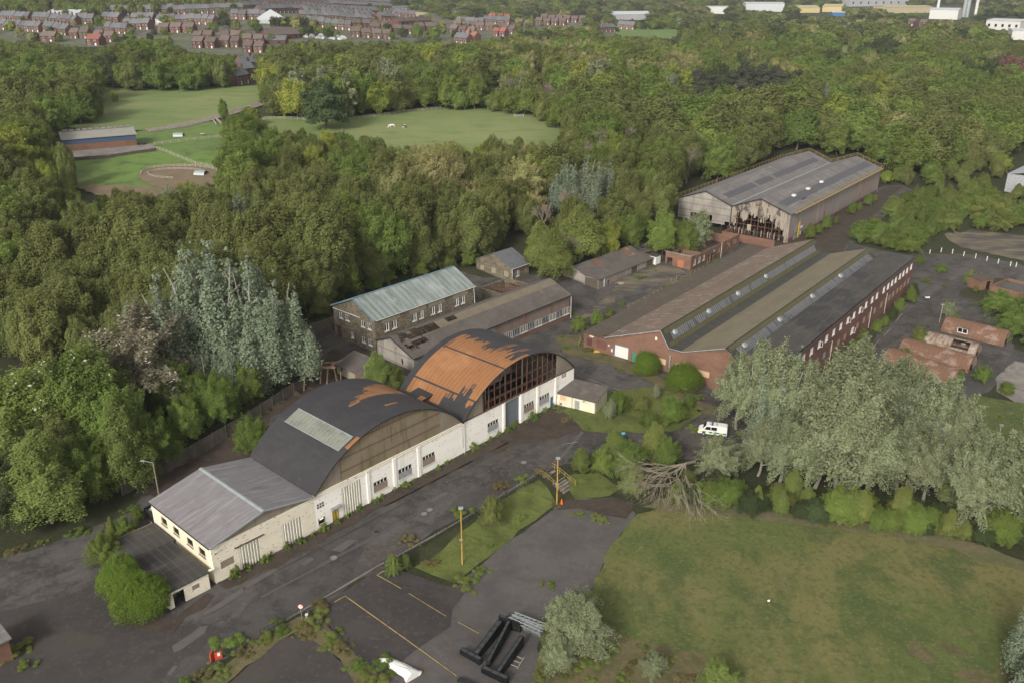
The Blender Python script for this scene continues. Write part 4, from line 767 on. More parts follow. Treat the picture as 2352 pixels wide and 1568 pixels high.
# ------------------------------------------------------------------ stone building with grey metal roof
st = thing('stone_building', 'two storey stone works building with a pale blue grey metal roof', 'building', A(54.7, 35.6, 2.6), RZA)
W_, D_ = 12.6, 26.3
gw = [(.9, 2.05, 2.1, 3.4), (2.8, 3.95, 2.1, 3.4)]
SL = ((0, 0), PY_, PX_)   # gable facing the camera: along w
gh = [(1.0, 2.15, 2.25, 3.5), (2.85, 4.0, 2.25, 3.5), (1.0, 2.15, -.95 + .0, .25)]
G1 = [(.95, 2.15, 4.35, 5.6), (2.85, 4.05, 4.35, 5.6), (7.6, 8.85, 4.35, 5.6), (9.6, 10.8, 4.35, 5.6), (1.0, 2.2, 1.15, 2.35), (2.9, 4.1, 1.15, 2.35), (6.6, 7.4, 1.15, 2.35), (10.6, 12.2, -.3, 2.5)]
b = MB(); b.wall(*SL, W_, -.5, 6.45, .4, G1); gablepoly(b, *SL, [(0, 6.45), (W_, 6.45), (5.75, 9.35)], .4)
S1 = [(1.9, 3.05, 3.6, 5.25), (3.75, 4.95, 3.6, 5.25), (8.9, 10.05, 3.6, 5.25), (10.75, 11.9, 3.6, 5.25), (13.8, 14.95, 3.6, 5.25), (15.65, 16.8, 3.6, 5.25), (20.5, 21.6, 3.6, 5.25), (22.2, 23.35, 3.6, 5.25)]
FS = ((.4, 0), PX_, PY_)
b.wall(*FS, D_ - .4, -.5, 6.45, .4, S1); b.wall((D_, .4), PY_, NX_, W_ - .4, -.5, 6.45, .4); gablepoly(b, (D_, .4), PY_, NX_, [(0, 6.45), (W_ - .4, 6.45), (5.35, 9.35)], .4); b.wall((.4, W_), PX_, NY_, D_ - .8, -.5, 6.45, .4)
b.build('wall', 'stone_wall', st)
for g in G1[:7]: window(st, *SL, *g, 2, 1, 'white_paint', dep=.1, bw=.09)
MB().bar((.15, 10.55, 0), (.15, 10.55, 2.5), .15).bar((.15, 12.2, 0), (.15, 12.2, 2.5), .15).bar((.1, 10.4, 2.6), (.1, 12.4, 2.6), .2).build('door_frame', 'timber', st)
for g in S1: window(st, *FS, *g, 2, 1, 'white_paint', dep=.1, bw=.1)
for x0, x1 in ((1.3, 5.9), (8.3, 12.6), (13.3, 17.6), (20., 24.4)): panel(st, 'lintel', 'lintel', (.4, 0), PX_, PY_, x0, x1, 5.4, 6.1, -.03, -.004)
MB().bar((-.12, 4.2, 6.1), (-.12, W_, 6.0), .1).build('gutter_pipe', 'white_paint', st)
MB().bar((.2, -.32, 6.5), (D_ + .5, -.32, 6.5), .12).tube((D_ - .1, -.25, 6.4), (D_ + .2, -.2, 2.2), .05).build('gutter', 'white_paint', st)
r = MB(); r.slab((-.3, -.35, 6.62), (D_ + .3, -.35, 6.62), (D_ + .3, 5.75, 9.6), (-.3, 5.75, 9.6), .12).slab((-.3, 5.75, 9.6), (D_ + .3, 5.75, 9.6), (D_ + .3, W_ + .3, 6.5), (-.3, W_ + .3, 6.5), .12); r = r.build('roof', 'sheet_blue_grey', st)
MB().bar((-.35, -.35, 6.6), (-.35, 5.75, 9.62), .1, .3).bar((-.35, 5.75, 9.62), (-.35, W_ + .3, 6.5), .1, .3).bar((-.35, 5.75, 9.68), (D_ + .3, 5.75, 9.68), .35, .06).build('barge_board', mat('blue_trim', (.13, .22, .28), .6).name, r)
# ------------------------------------------------------------------ long asbestos shed
ls = thing('long_shed', 'long corrugated shed with holes burnt through its mossy roof', 'shed', A(53.9, 24., 0), RZA)
Ls = 45.; g0 = 2.5
def roofz(w): return 5.45 + (7.75 - 5.45) * (w / 6.) if w < 6 else 7.75 - (w - 6) * .42
b = MB(); gz = [(0, g0 - .8), (10.2, g0 - .8), (10.2, roofz(10.2) - .15), (6, 7.6), (0, 5.3)]; gablepoly(b, (0, 0), PY_, PX_, gz, .12); b.build('gable', 'clad_grey', ls)
MB().poly([(-.02, 3.1, 4.3), (-.02, 3.35, 4.3), (-.02, 3.4, 3.6), (-.02, 3.05, 2.9), (-.02, 2.9, 3.7)]).poly([(-.02, 4.6, 6.0), (-.02, 4.9, 6.0), (-.02, 4.8, 5.6)]).build('hole', 'void', ls)
MB().wall((.12, 0), PX_, PY_, 21., -.3, 5.3, .1).build('side_wall', 'clad_grey', ls)
SW = [(22 + i * 2.3, 22 + i * 2.3 + 2.1, 1.15, 2.6) for i in range(10)]
MB().wall((21.12, .05), PX_, PY_, 23.6, 2.7, 5.3, .1).build('upper_cladding', 'clad_rust', ls)
MB().wall((21.12, .0), PX_, PY_, 23.8, -.4, 1.1, .2).wall((Ls - .3, .2), PY_, NX_, 9.8, -.4, 5.3, .2).build('brick_base', 'brick_orange', ls)
for i, g in enumerate(SW): window(ls, (0, .0), PX_, PY_, g[0], g[1], g[2], 2.7, 4, 1, 'off_white' if i % 2 else 'metal_panel', 'glass_dark' if i % 3 else 'void', name='window')
hole = lambda x, w: (0.8 < x < 6.0 and 2.2 < w < 9.5 and mnoise.noise(Vector((x * .7, w * .7, 1))) > -.25 + abs(x - 3.2) * .08) or (6.0 < x < 10.5 and 3.6 < w < 5.8) or (1 < x < 3 and .9 < w < 3 and mnoise.noise(Vector((x * 2, w * 2, 1))) > 0) or (13. < x < 15.6 and 4.4 < w < 5.6 and not 14.2 < x < 14.4)
r = MB(); nxs = 140; 
for i in range(nxs):
    x0, x1 = -.3 + (Ls + .5) * i / nxs, -.3 + (Ls + .5) * (i + 1) / nxs; ws_ = [-.3, .3, .9, 1.5, 2.1, 2.7, 3.3, 3.9, 4.5, 5.1, 5.7, 6, 6.6, 7.2, 7.8, 8.4, 9., 9.6, 10.4]
    for a_, c_ in zip(ws_, ws_[1:]):
        if hole((x0 + x1) / 2, (a_ + c_) / 2): continue
        r.poly([(x0, a_, roofz(a_)), (x1, a_, roofz(a_)), (x1, c_, roofz(c_)), (x0, c_, roofz(c_))], 1 if (x0 > 6 and 3.9 < (a_ + c_) / 2 < 5.7) else 0)
r = r.build('roof', ['asbestos', 'roof_strip'] if 'roof_strip' in MT else ['asbestos', 'asbestos'], ls)
mat('roof_strip', (.17, .145, .105), .9, [('wave_x', (5., 0, 0), (.11, .095, .07), .3, .9, .5), ('noise', .5, (.12, .10, .07), .45, .7, .7)]); r.data.materials[1] = MT['roof_strip']
so_ = r.modifiers.new('s', 'SOLIDIFY'); so_.thickness = .08
for x in (1.2, 4.2, 7.5, 12, 18, 26, 34, 41):
    b = MB(); b.bar((x, .1, 5.1), (x, 6, 7.4), .09).bar((x, 6, 7.4), (x, 10.1, 5.7), .09).bar((x, .1, 5.0), (x, 10.1, 5.2), .08).bar((x, 3, 6.3), (x, 6, 5.1), .06).bar((x, 6, 7.4), (x, 6, 5.1), .06)
    if x < 5: b.bar((x, .1, 5.1), (x + 3, 6, 7.3), .06).bar((x, 6, 7.3), (x + 3, .1, 5.1), .06)
    b.build('truss', 'steel_rust', ls)
b = MB()
for w_ in (1.5, 3, 4.5, 6.5, 8): b.bar((.2, w_, roofz(w_) - .2), (12, w_, roofz(w_) - .2), .07)
b.build('purlin', 'steel_rust', ls)
MB().bar((-.4, -.35, 5.25), (Ls + .2, -.35, 5.3), .12).bar((-.35, 0, 5.35), (-.35, 6, 7.7), .1, .2).bar((-.35, 6, 7.7), (-.35, 10.2, 5.95), .1, .2).build('gutter', 'dark_iron', ls)
MB().tube((Ls + .05, -.2, .0), (Ls + .05, -.2, 5.3), .06).build('drainpipe', 'white_paint', ls)
MB().box(.3, Ls - 1, .4, 9.8, g0 - .1, g0 - .02).build('floor', 'burnt', ls)
# small stone house and ruin
sh = thing('stone_cottage', 'small stone house with a dark slate roof and boarded windows', 'building', A(106.2, 47.7, 0), RZA)
b = MB(); g = [(1.1, 2.6, 1.8, 3.2), (5.3, 6.8, 1.8, 3.2), (9.2, 10.5, 1.8, 3.1)]; b.wall((0, 0), PY_, PX_, 11.8, -.6, 4.25, .4, g); gablepoly(b, (0, 0), PY_, PX_, [(0, 4.25), (11.8, 4.25), (5.9, 6.7)], .4)
b.wall((.4, 0), PX_, PY_, 5.9, -.6, 4.25, .4, [(1.2, 2.3, 1.9, 3.3), (4, 5.2, 1.9, 3.3)]); b.wall((6.3, .4), PY_, NX_, 11., -.6, 4.25, .4); gablepoly(b, (6.3, .4), PY_, NX_, [(0, 4.25), (11, 4.25), (5.5, 6.7)], .4); b.wall((.4, 11.8), PX_, NY_, 5.5, -.6, 4.25, .4); b.build('wall', 'stone_wall', sh)
for q_ in g: panel(sh, 'boarded_window', 'lintel', (0, 0), PY_, PX_, q_[0] + .02, q_[1] - .02, q_[2] + .02, q_[3] - .02, .1, .16)
window(sh, (.4, 0), PX_, PY_, 1.2, 2.3, 1.9, 3.3, 2, 1); panel(sh, 'boarded_window', 'board_grey', (.4, 0), PX_, PY_, 4.02, 5.18, 1.92, 3.28, .1, .16)
r = MB(); r.slab((-.25, -.3, 4.3), (6.6, -.3, 4.3), (6.6, 5.9, 6.95), (-.25, 5.9, 6.95), .14).slab((-.25, 5.9, 6.95), (6.6, 5.9, 6.95), (6.6, 12.1, 4.3), (-.25, 12.1, 4.3), .14).build('roof', 'slate', sh)
MB().bar((-.3, -.32, 4.2), (6.6, -.32, 4.2), .1).tube((.05, -.15, .0), (.05, -.15, 4.2), .07).build('drainpipe', 'white_paint', sh)
ru = thing('stone_ruin', 'roofless stone outbuilding with charred rafters beside the slate roofed house', 'building', A(93.5, 38.5, .6), RZA)
MB().wall((0, 0), PX_, PY_, 9, -1.2, 2.8, .4, [(3, 4.2, .8, 2.), (6, 7, .8, 2.)]).wall((0, 8), NY_, PX_, 7.6, -1.2, 2.6, .4).wall((9, .4), PY_, NX_, 7.6, -1.2, 2.8, .4).wall((.4, 8), PX_, NY_, 8.2, -1.2, 2.4, .4).build('wall', 'stone_wall', ru)
b = MB(); rr = random.Random(3)
for i in range(13): x = .8 + i * .62; b.bar((x, .2, 2.75), (x + rr.uniform(-.3, .3), 5 + rr.uniform(-1.5, 2.4), 2.7 - rr.uniform(0, .8)), .12)
b.build('rafter', 'steel_rust', ru); MB().box(.5, 8.6, .5, 7.5, .2, .3).build('rubble', 'dirt', ru)
# low outbuilding and gantry behind the first hangar
lb = thing('low_outbuilding', 'low brick outbuilding with a sagging corrugated roof below the stone gable', 'shed', A(44.0, 24.4, 2.6), RZA)
MB().slab((-.5, -.4, 2.0), (-.3, 9.6, 2.0), (4.4, 9.6, 3.1), (4.6, -.4, 3.1), .1).build('roof', 'asbestos', lb)
MB().wall((0, 9.2), NY_, PX_, 5.2, -.6, 2., .2, [(1.2, 1.7, .9, 1.8)]).wall((4.3, 0), PY_, NX_, 9.2, -.6, 3., .2).wall((.2, 9.2), PX_, NY_, 4., -.6, 2.4, .2).wall((.2, 0), PX_, PY_, 4.1, -.6, 2.4, .2).build('wall', 'lintel', lb)
MB().wall((-.02, 4.0), NY_, PX_, 4.0, -.6, 1.98, .2, [(2.2, 3.9, -.6, 1.7)]).build('brick_wall', 'brick_orange', lb); panel(lb, 'door', 'yellow_rail', (0, 4.0), NY_, PX_, 2.25, 3.85, -.3, 1.65, .05, .1)
ga = thing('steel_gantry', 'rusty steel gantry frame standing behind the first hangar', 'gantry', (0, 0, 0), 0)
def Az(u, w, z): p = A(u, w, z); return p
b = None
gt = 6.4
for (u, w) in ((35.9, 32.3), (39.5, 32.5), (39.3, 30.4), (42.2, 30.8)):
    p = Ag(u, w); MB().bar((p[0], p[1], p[2] - .1), Az(u + (.5 if u < 41 else -1.2), w - .2, gt), .22).build('leg', 'gantry_steel', ga)
MB().bar(Az(34.2, 35.4, gt), Az(40.6, 29.2, gt), .3, .35).bar(Az(36.4, 36.2, gt), Az(42., 30.6, gt), .2, .3).bar(Az(40., 29.9, gt), Az(42.2, 30.9, gt), .2).bar(Az(35.4, 34.3, gt), Az(37.9, 34.8, gt), .2).build('beam', 'gantry_steel', ga)
p = Ag(41.5, 30.3); MB().bar(p, Az(41.2, 30.4, gt - 1.), .12).bar(Ag(42.3, 30.2), Az(42.3, 30.2, gt - 1.6), .12).build('brace', 'yellow_rail', ga)
# retaining wall of concrete panels
def rwall(name, label, pts, h, m='concrete', post=True, t=.18):
    o = thing(name, label, 'wall', pts[0], 0); px = pts[0]; b = MB()
    for a_, c_ in zip(pts, pts[1:]):
        a_ = Vector(a_) - Vector(px); c_ = Vector(c_) - Vector(px); n = max(1, round((c_ - a_).length / 2.6))
        for i in range(n):
            p0, p1 = a_.lerp(c_, i / n), a_.lerp(c_, (i + 1) / n); dd = (p1 - p0).normalized(); nn = Vector((-dd.y, dd.x, 0)) * t / 2
            lo = Vector((0, 0, -.8)); up = Vector((0, 0, h)); k = len(b.v); b.v += [tuple(v) for v in (p0 - nn + lo, p1 - nn + lo, p1 + nn + lo, p0 + nn + lo, p0 - nn + up, p1 - nn + up, p1 + nn + up, p0 + nn + up)]
            for f in ((0, 3, 2, 1), (4, 5, 6, 7), (0, 1, 5, 4), (1, 2, 6, 5), (2, 3, 7, 6), (3, 0, 4, 7)): b.f.append(tuple(k + q for q in f)); b.m.append(0)
            if post: MB().box(p0.x - .13, p0.x + .13, p0.y - .13, p0.y + .13, p0.z - .5, p0.z + h + .12).build('post', m, o)
    b.build('panel', m, o); return o
rwall('retaining_wall', 'long concrete panel retaining wall along the left wood', [Ag(1.5, 27.7), Ag(10, 28.9), Ag(22, 30.6), Ag(36.5, 32.9)], 2.3, 'old_concrete')
rwall('retaining_wall', 'stained concrete wall left of the stone gable', [Ag(44.5, 52.5), Ag(52., 51.4), Ag(60., 50.6)], 2.6, 'old_concrete')
ff = thing('board_fence', 'weathered board fence at the back corner of the workshop', 'fence', A(-1.0, 15.3, 0), RZA)
MB().box(-6.6, .9, -.05, .05, -.2, 1.9).build('panel', 'timber', ff); panel(ff, 'notice', 'white_paint', (-1.9, -.05), PX_, PY_, 0, .7, .6, 1.7, -.05, -.01)
for x in (-6.5, -4, -1.5, .8): MB().box(x - .06, x + .06, .05, .2, -.2, 2.).build('post', 'timber', ff)
# steel stand with tarpaulin behind the workshop
sk2 = thing('scrap_bin', 'black open skip half covered by a white sheet behind the workshop', 'skip', A(1.4, 18.2, 0), RZA + .2)
MB().wall((0, 0), PX_, PY_, 3, 0, 1.4, .06).wall((0, 2), PX_, NY_, 3, 0, 1.4, .06).wall((0, .06), PY_, PX_, 1.88, 0, 1.4, .06).wall((3, .06), PY_, NX_, 1.88, 0, 1.4, .06).box(.06, 2.94, .06, 1.94, 0, .9).build('body', 'dark_iron', sk2)
MB().poly([(.2, .2, 1.0), (2.2, .3, 1.5), (2.6, 1.7, 1.35), (.5, 1.8, .95)]).build('sheet', 'sheet_white', sk2)
# ------------------------------------------------------------------ brick sawtooth works (x = away along the long wall, y = leftwards from the long wall)
br = thing('brick_factory', 'brown brick factory with sawtooth roofs and long northlight glazing', 'building', B(88.7, -35, 0), RZB)
LX = 77.4
Y = lambda v: 35 - v
FB = ((0, Y(-6)), NY_, PX_)   # a = v + 6
H_ = [(7.2, 10.3, -.2, 2.6), (11.1, 12.2, -.2, 2.0), (16.3, 18.5, 1.3, 2.45), (20.6, 21.9, -.6, 2.4), (25.1, 27.4, 1.25, 2.4), (31, 33, 1.2, 2.4)]
prof = [(0, 3.35), (5, 3.3), (17., 7.8), (19., 4.85), (22., 4.85), (30., 7.7), (32.4, 6.), (33.6, 6.), (33.6, 7.9), (41, 7.9), (41, 3.3)]
b = MB(); b.wall(*FB, 41, -1.6, 3.3, .3, H_); gablepoly(b, *FB, prof, .3)
b.build('front_wall', 'brick_orange', br)
b = MB(); b.wall((LX, 0), PY_, NX_, 41, -1., 3.3, .3); gablepoly(b, (LX, Y(-6)), NY_, NX_, prof, .3); b.build('rear_wall', 'brick_orange', br)
MB().wall((0.3, Y(-6)), PX_, NY_, LX - .6, -1., 3.3, .25).build('left_wall', 'brick_orange', br)
up_ = [163.9, 160.66, 157.8, 155.1, 151.9, 149.2, 146.4, 143.3, 138.6, 135.5, 131.5, 127.7, 124., 120.4, 116.4, 112.5, 108.7, 105., 101.1, 97.2, 93.3]
lo_ = [163.8, 160.75, 157.8, 155.1, 151.95, 149.2, 146.5, 143.4, 138.8, 135.5, 131.8, 127.7, 124.5, 120.2, 116.5, 112.6, 108.8, 105.1, 101.2, 97.3, 93.4]
HU = [(u - 88.7 - .3 - .7, u - 88.7 - .3 + .7, 5.45, 6.7) for u in up_]; HL = [(u - 88.7 - .3 - .8, u - 88.7 - .3 + .8, 1.9, 3.25) for u in lo_]
FLW = ((.3, 0), PX_, PY_)
b = MB(); b.wall(*FLW, LX - .6, -1.6, 7.75, .3, HU + HL); b.build('long_wall', 'brick_dark_shaded', br)
for i, g in enumerate(HU): window(br, *FLW, *g, 2, 1, 'white_paint', dep=.05, bw=.12, open_=i in (11, 13, 17), name='window')
for i, g in enumerate(HL):
    if i in (12,): window(br, *FLW, *g, 2, 1, 'white_paint', dep=.05, bw=.12, open_=True)
    else: panel(br, 'boarded_window', 'board' if i % 4 else 'metal_panel', (.3, 0), PX_, PY_, g[0] + .02, g[1] - .02, g[2] + .02, g[3] - .02, .03, .1)
MB().bar((0, -.06, 7.85), (LX, -.06, 7.85), .16, .26).build('fascia', 'lead_grey', br)
for x in (23.5, 47, 57.8): MB().tube((x, -.1, -.4), (x, -.1, 4.4), .06).build('drainpipe', 'off_white', br)
_o = panel(br, 'roller_door', 'white_paint', *FB, 7.25, 10.25, .15, 2.55, .12, .17); _o.data.materials[0] = mat('roller_white', (.66, .66, .64), .6, [('wave_z', (0, 0, 3.5), (.5, .5, .49), .5, .95, .7)])
MB().bar(lp(*FB, 7.1, -.02, 0), lp(*FB, 7.1, -.02, 2.7), .18).bar(lp(*FB, 7., -.02, 2.68), lp(*FB, 10.4, -.02, 2.68), .14, .16).build('door_frame', 'concrete', br)
panel(br, 'door', 'green_door', *FB, 11.15, 12.15, .0, 1.98, .05, .1)
for a0, a1, z0, z1 in ((16.3, 18.5, 1.3, 2.45), (25.1, 27.4, 1.25, 2.4), (31, 33, 1.2, 2.4)): panel(br, 'boarded_window', 'ply', *FB, a0 + .02, a1 - .02, z0 + .02, z1 - .02, -.03, .06)
window(br, *FB, 20.6, 21.9, -.6, 2.4, 2, 2, 'white_paint', dep=.06, sill=False, name='door_frame')
MB().tube(lp(*FB, 19.4, -.2, 0), lp(*FB, 19.4, -.2, 3.4), .15, n=8).tube(lp(*FB, 19.4, -.2, 3.4), lp(*FB, 19.4, -.2, 3.55), .22, n=8).build('flue', 'galv', br)
panel(br, 'nameplate', 'white_paint', *FB, 1.4, 2.3, 2.7, 2.95, -.05, -.01); panel(br, 'meter_box', 'white_paint', *FB, 16., 16.35, 5.8, 6.4, -.14, -.005); panel(br, 'meter_box', 'white_paint', *FB, 6.55, 6.85, .9, 1.5, -.14, -.005); panel(br, 'meter_box', 'white_paint', *FB, 5.8, 6.05, 1.9, 2.15, -.1, -.005)
panel(br, 'bricked_window', 'brick_far', *FB, 3.1, 5.4, .8, 2.5, -.012, -.004); panel(br, 'bricked_window', 'brick_far', *FB, .8, 2., .8, 2.3, -.012, -.004)
E_ = .35
def rs(v0, z0, v1, z1, x0=-E_, x1=None): x1 = LX + .2 if x1 is None else x1; return ((x0, Y(v0), z0), (x1, Y(v0), z0), (x1, Y(v1), z1), (x0, Y(v1), z1))
r = MB(); r.slab(*rs(-6.1, 3.42, -1, 3.4), .1); r.build('low_roof', 'brown_boards', br)
r = MB(); r.slab(*rs(-1, 3.42, 11.05, 7.95), .14).build('roof_slope', 'saw_roof', br)
r = MB(); r.slab(*rs(15.4, 4.97, 24.05, 7.85), .14).build('roof_slope', 'saw_roof_olive', br)
MB().slab(*rs(13., 4.88, 15.4, 4.97), .12).build('gutter_deck', 'dark_clad', br)
def face(v0, z0, v1, z1, t0, t1, x0, x1, out=0.): # band on a steep northlight face, t measured down the slope
    f = lambda t: (Y(v0 + (v1 - v0) * t), z0 + (z1 - z0) * t)
    n = Vector((0, -(z0 - z1), abs(v1 - v0))).normalized(); n = Vector((0, -abs(z0 - z1), abs(v1 - v0))).normalized() * out
    a, c = f(t0), f(t1); return [(x0, a[0] + n.y, a[1] + n.z), (x0, c[0] + n.y, c[1] + n.z), (x1, c[0] + n.y, c[1] + n.z), (x1, a[0] + n.y, a[1] + n.z)]
for (v0, z0, v1, z1, nm) in ((11.05, 7.93, 13.0, 4.9, 0), (24.05, 7.83, 26.6, 5.9, 1)):
    MB().poly(face(v0, z0, v1, z1, 0, 1, -.2, LX + .1)).build('northlight_face', 'dark_clad', br)
    MB().poly(face(v0, z0, v1, z1, 0.02, .30, .6, LX, .04)).build('olive_band', 'olive_clad', br)
    g = MB().poly(face(v0, z0, v1, z1, .31, .74 if nm == 0 else .98, 2.2, LX - 2, .05)).build('glazing', 'saw_glass', br)
    if nm == 0: MB().poly(face(v0, z0, v1, z1, .75, 1., .6, LX, .04)).build('olive_band', 'olive_clad', br)
    MB().bar((-.3, Y(v0), z0 + .03), (LX + .2, Y(v0), z0 + .03), .22, .08).build('ridge_cap', 'dark_iron', br)
    for x in ((3.5, 17.5, 31., 45.5) if nm == 0 else (5., 21., 38., 55.)):
        c = Vector((x, Y(v0 + (v1 - v0) * .5), z0 + (z1 - z0) * .42)); n = Vector((0, -abs(z0 - z1), abs(v1 - v0))).normalized()
        MB().tube(c, c + n * .35, .62, .5, 12).build('vent_cowl', 'galv', br, smooth=False)
MB().slab((-.2, Y(28) + .2, 7.98), (LX + .2, Y(28) + .2, 7.98), (LX + .2, -.15, 7.98), (-.2, -.15, 7.98), .16).build('flat_roof', 'flat_felt', br)
MB().wall((0, Y(28)), PX_, PY_, LX, 5.4, 7.8, .1).build('upstand', 'dark_clad', br); MB().slab(*rs(26.6, 5.95, 28, 5.95), .1).build('gutter_deck', 'dark_clad', br)
MB().bar((-.35, Y(-1), 3.5), (-.35, Y(11.05), 8.0), .12, .1).bar((-.35, Y(11.05), 8.), (-.35, Y(13), 5.), .12, .1).bar((-.35, Y(13), 5.), (-.35, Y(16), 5.02), .12, .1).bar((-.35, Y(16), 5.02), (-.35, Y(24.05), 7.9), .12, .1).build('verge_trim', 'metal_panel', br)
# yellow rails by the brick factory
def rail(name, label, pts, m, h=1.05, cat='railing', n=2, post=.07, rl=.05, group=None, step=2.2):
    o = thing(name, label, cat, pts[0], 0, group); p0 = Vector(pts[0]); b = MB(); pm = None
    for a_, c_ in zip(pts, pts[1:]):
        a_ = Vector(a_) - p0; c_ = Vector(c_) - p0; k = max(1, round((c_ - a_).length / step))
        for j in range(n): z = Vector((0, 0, h * (j + 1) / n)); b.bar(a_ + z, c_ + z, rl)
        for i in range(k + 1):
            if pm is None: pm = MB().box(-post / 2, post / 2, -post / 2, post / 2, -.3, h + .02).mesh('post', m)
            link('post', pm, o, tuple(a_.lerp(c_, i / k)))
    b.build('rail', m, o); return o
rail('railing', 'yellow handrail along the mossy yard beside the brown roof', [at(1643, 702 - 8), at(1600, 690), at(1560, 665)][::-1], 'yellow_rail') if 0 else None
rail('railing', 'long yellow handrail between the inner yard and the brown roof', [at(1442, 712), at(1480, 692), at(1521, 668)], 'yellow_rail')
rail('railing', 'yellow handrail with a bend near the ruined brick office', [at(1553, 643), at(1573, 645), at(1585, 634), at(1625, 617), at(1625, 603)], 'yellow_rail')
rail('railing', 'short yellow handrail cage at the end of the roof edge', [at(1541, 649), at(1560, 658), at(1556, 664)], 'yellow_rail')
rail('railing', 'yellow stair rail at the corner of the brick gable', [at(1329, 797), at(1333, 784), at(1342, 778)], 'yellow_rail')
# ------------------------------------------------------------------ burnt twin gabled shed
bs = thing('burnt_shed', 'tall twin gabled corrugated shed with a burnt out near end', 'building', B(184.5, 2.6, 0), RZB)   # y runs left
LB = 79.8; y_ = dict(R=0, a2=8.7, v=17.4, a1=25.6, L=34.2)
SB = ((0, LB * 0 + 34.2), NY_, PX_)   # a = 34.2 - y
b = MB(); b.wall((0, 34.2), NY_, PX_, 16.8, 2.2, 8., .15, [(4.2, 11.2, 2.4, 4.4), (15.2, 16.6, 2.2, 3.2)]); gablepoly(b, (0, 34.2), NY_, PX_, [(0, 8.), (16.8, 8.), (8.6, 11.1)], .15); b.build('gable', 'clad_grey', bs)
b = MB()
for i in range(8): b.bar((.05, 30 - i * 1., 2.3), (.05, 30 - i, 4.5), .12)
b.build('mullion', 'timber', bs); MB().wall((.2, 34.2), NY_, PX_, 16.8, -.4, 2.2, .15, [(11.5, 14, .3, 2.1), (14.5, 16, .3, 2.1)]).build('lower_wall', 'burnt', bs)
# ragged burnt cladding of the right gable
b = MB(); rr = random.Random(9); st_ = .32
def gz2(y): return 8.25 + (11.35 - 8.25) * (1 - abs(y - 8.7) / 8.7)
y = 17.2
while y > .1:
    a = 17.4 - y; lowz = 6.1 + .9 * math.sin(y * 1.3) + rr.uniform(-1.2, .6)
    if y > 15.8: lowz = 2.8 + rr.uniform(-.5, .5)
    elif y < 1.5: lowz = .2
    elif y < 4.2: lowz = 4.2 + rr.uniform(-2.4, .9)
    lowz = min(lowz, 7.2)
    mid = min(gz2(y), gz2(y - st_)) - .1
    if rr.random() > .0: b.poly([(.1, y, lowz), (.1, y - st_, lowz + rr.uniform(-.5, .5)), (.1, y - st_, gz2(y - st_)), (.1, y, gz2(y))][::-1])
    if rr.random() < .15: b.poly([(.1, y, .4), (.1, y - st_ * .9, .6), (.1, y - st_ * .9, 2.5), (.1, y, 2.1)][::-1])
    y -= st_
b.build('torn_cladding', 'torn_clad', bs)
MB().box(.02, .12, 10.9, 12.1, 1.9, 3.6).build('loose_sheet', 'lintel', bs)
b = MB()
for y in np.arange(.6, 17.4, 2.1): b.bar((.25, y, 0), (.25, y, gz2(y) - .2), .22)
for y in np.arange(1.6, 17, 1.05): b.bar((.2, y, .3), (.2, y, 5.4), .06)
for z in (1.7, 3.4, 5.0, 6.6): b.bar((.25, .1, z), (.25, 17.3, z), .14)
b.build('gable_frame', 'steel_rust', bs)
MB().wall((0, 0), PX_, PY_, LB, 1.2, 8.4, .12, [(4.5, 8.6, 1.2, 4.3), (28., 28.8, 1.2, 3.8), (61, 61.8, 1.2, 3.5)]).build('side_cladding', 'clad_side', bs)
MB().wall((0, .12), PX_, PY_, LB, -.4, 1.2, .3, [(4.5, 8.6, -.3, 1.2), (14, 16, 0, 1.2), (26, 27.5, 0, 1.2), (34, 35.4, 0, 1.), (39, 41, -.2, 1.1), (50, 52, 0, 1.1)]).build('base_wall', 'brick_dark_shaded', bs)
panel(bs, 'roller_door', 'metal_panel', (0, 0), PX_, PY_, 4.5, 7.1, .0, 4.3, .06, .12); panel(bs, 'door_post', 'yellow', (0, 0), PX_, PY_, 7.6, 8.5, -.2, 4.6, -.08, .1)
panel(bs, 'notice', 'white_paint', (0, 0), PX_, PY_, 8.9, 10.6, 2.4, 3.2, -.06, -.01); panel(bs, 'notice', 'white_paint', (0, 0), PX_, PY_, 9., 9.8, .6, 1.7, -.06, -.01)
MB().wall((LB, 0), PY_, NX_, 34.2, -.3, 8.2, .15).wall((.15, 34.2), PX_, NY_, LB - .3, -.3, 8., .15).build('rear_wall', 'clad_side', bs)
E2 = .6
def sl(y0, z0, y1, z1, x0=-.4, x1=LB + .4): return ((x0, y0, z0), (x1, y0, z0), (x1, y1, z1), (x0, y1, z1))
segs = ((-.4, 8.45, 8.7, 11.5), (8.7, 11.5, 17.3, 8.15), (17.3, 8.15, 25.6, 11.25), (25.6, 11.25, 34.6, 7.95))
for i, s_ in enumerate(segs): MB().slab(*sl(*s_), .15).build('roof', 'shed_roof', bs)
def on(seg, t, dz=.03): y0, z0, y1, z1 = seg; return (y0 + (y1 - y0) * t, z0 + (z1 - z0) * t + dz)
for si, (t0, t1), xs in ((0, (.34, .62), ((3.5, 78),)), (2, (.34, .60), ((4, 24), (25.5, 37), (39, 76)))):
    for x0, x1 in xs:
        a, c = on(segs[si], t0, .05), on(segs[si], t1, .05); MB().slab((x0, a[0], a[1]), (x1, a[0], a[1]), (x1, c[0], c[1]), (x0, c[0], c[1]), .06).build('rooflight', 'rooflight', bs)
for x, t in ((13, .56), (24, .56), (35.5, .58)): a = on(segs[0], t, .1); MB().box(x, x + 1.2, a[0] - .6, a[0] + .5, a[1], a[1] + .5).build('roof_vent', 'off_white', bs)
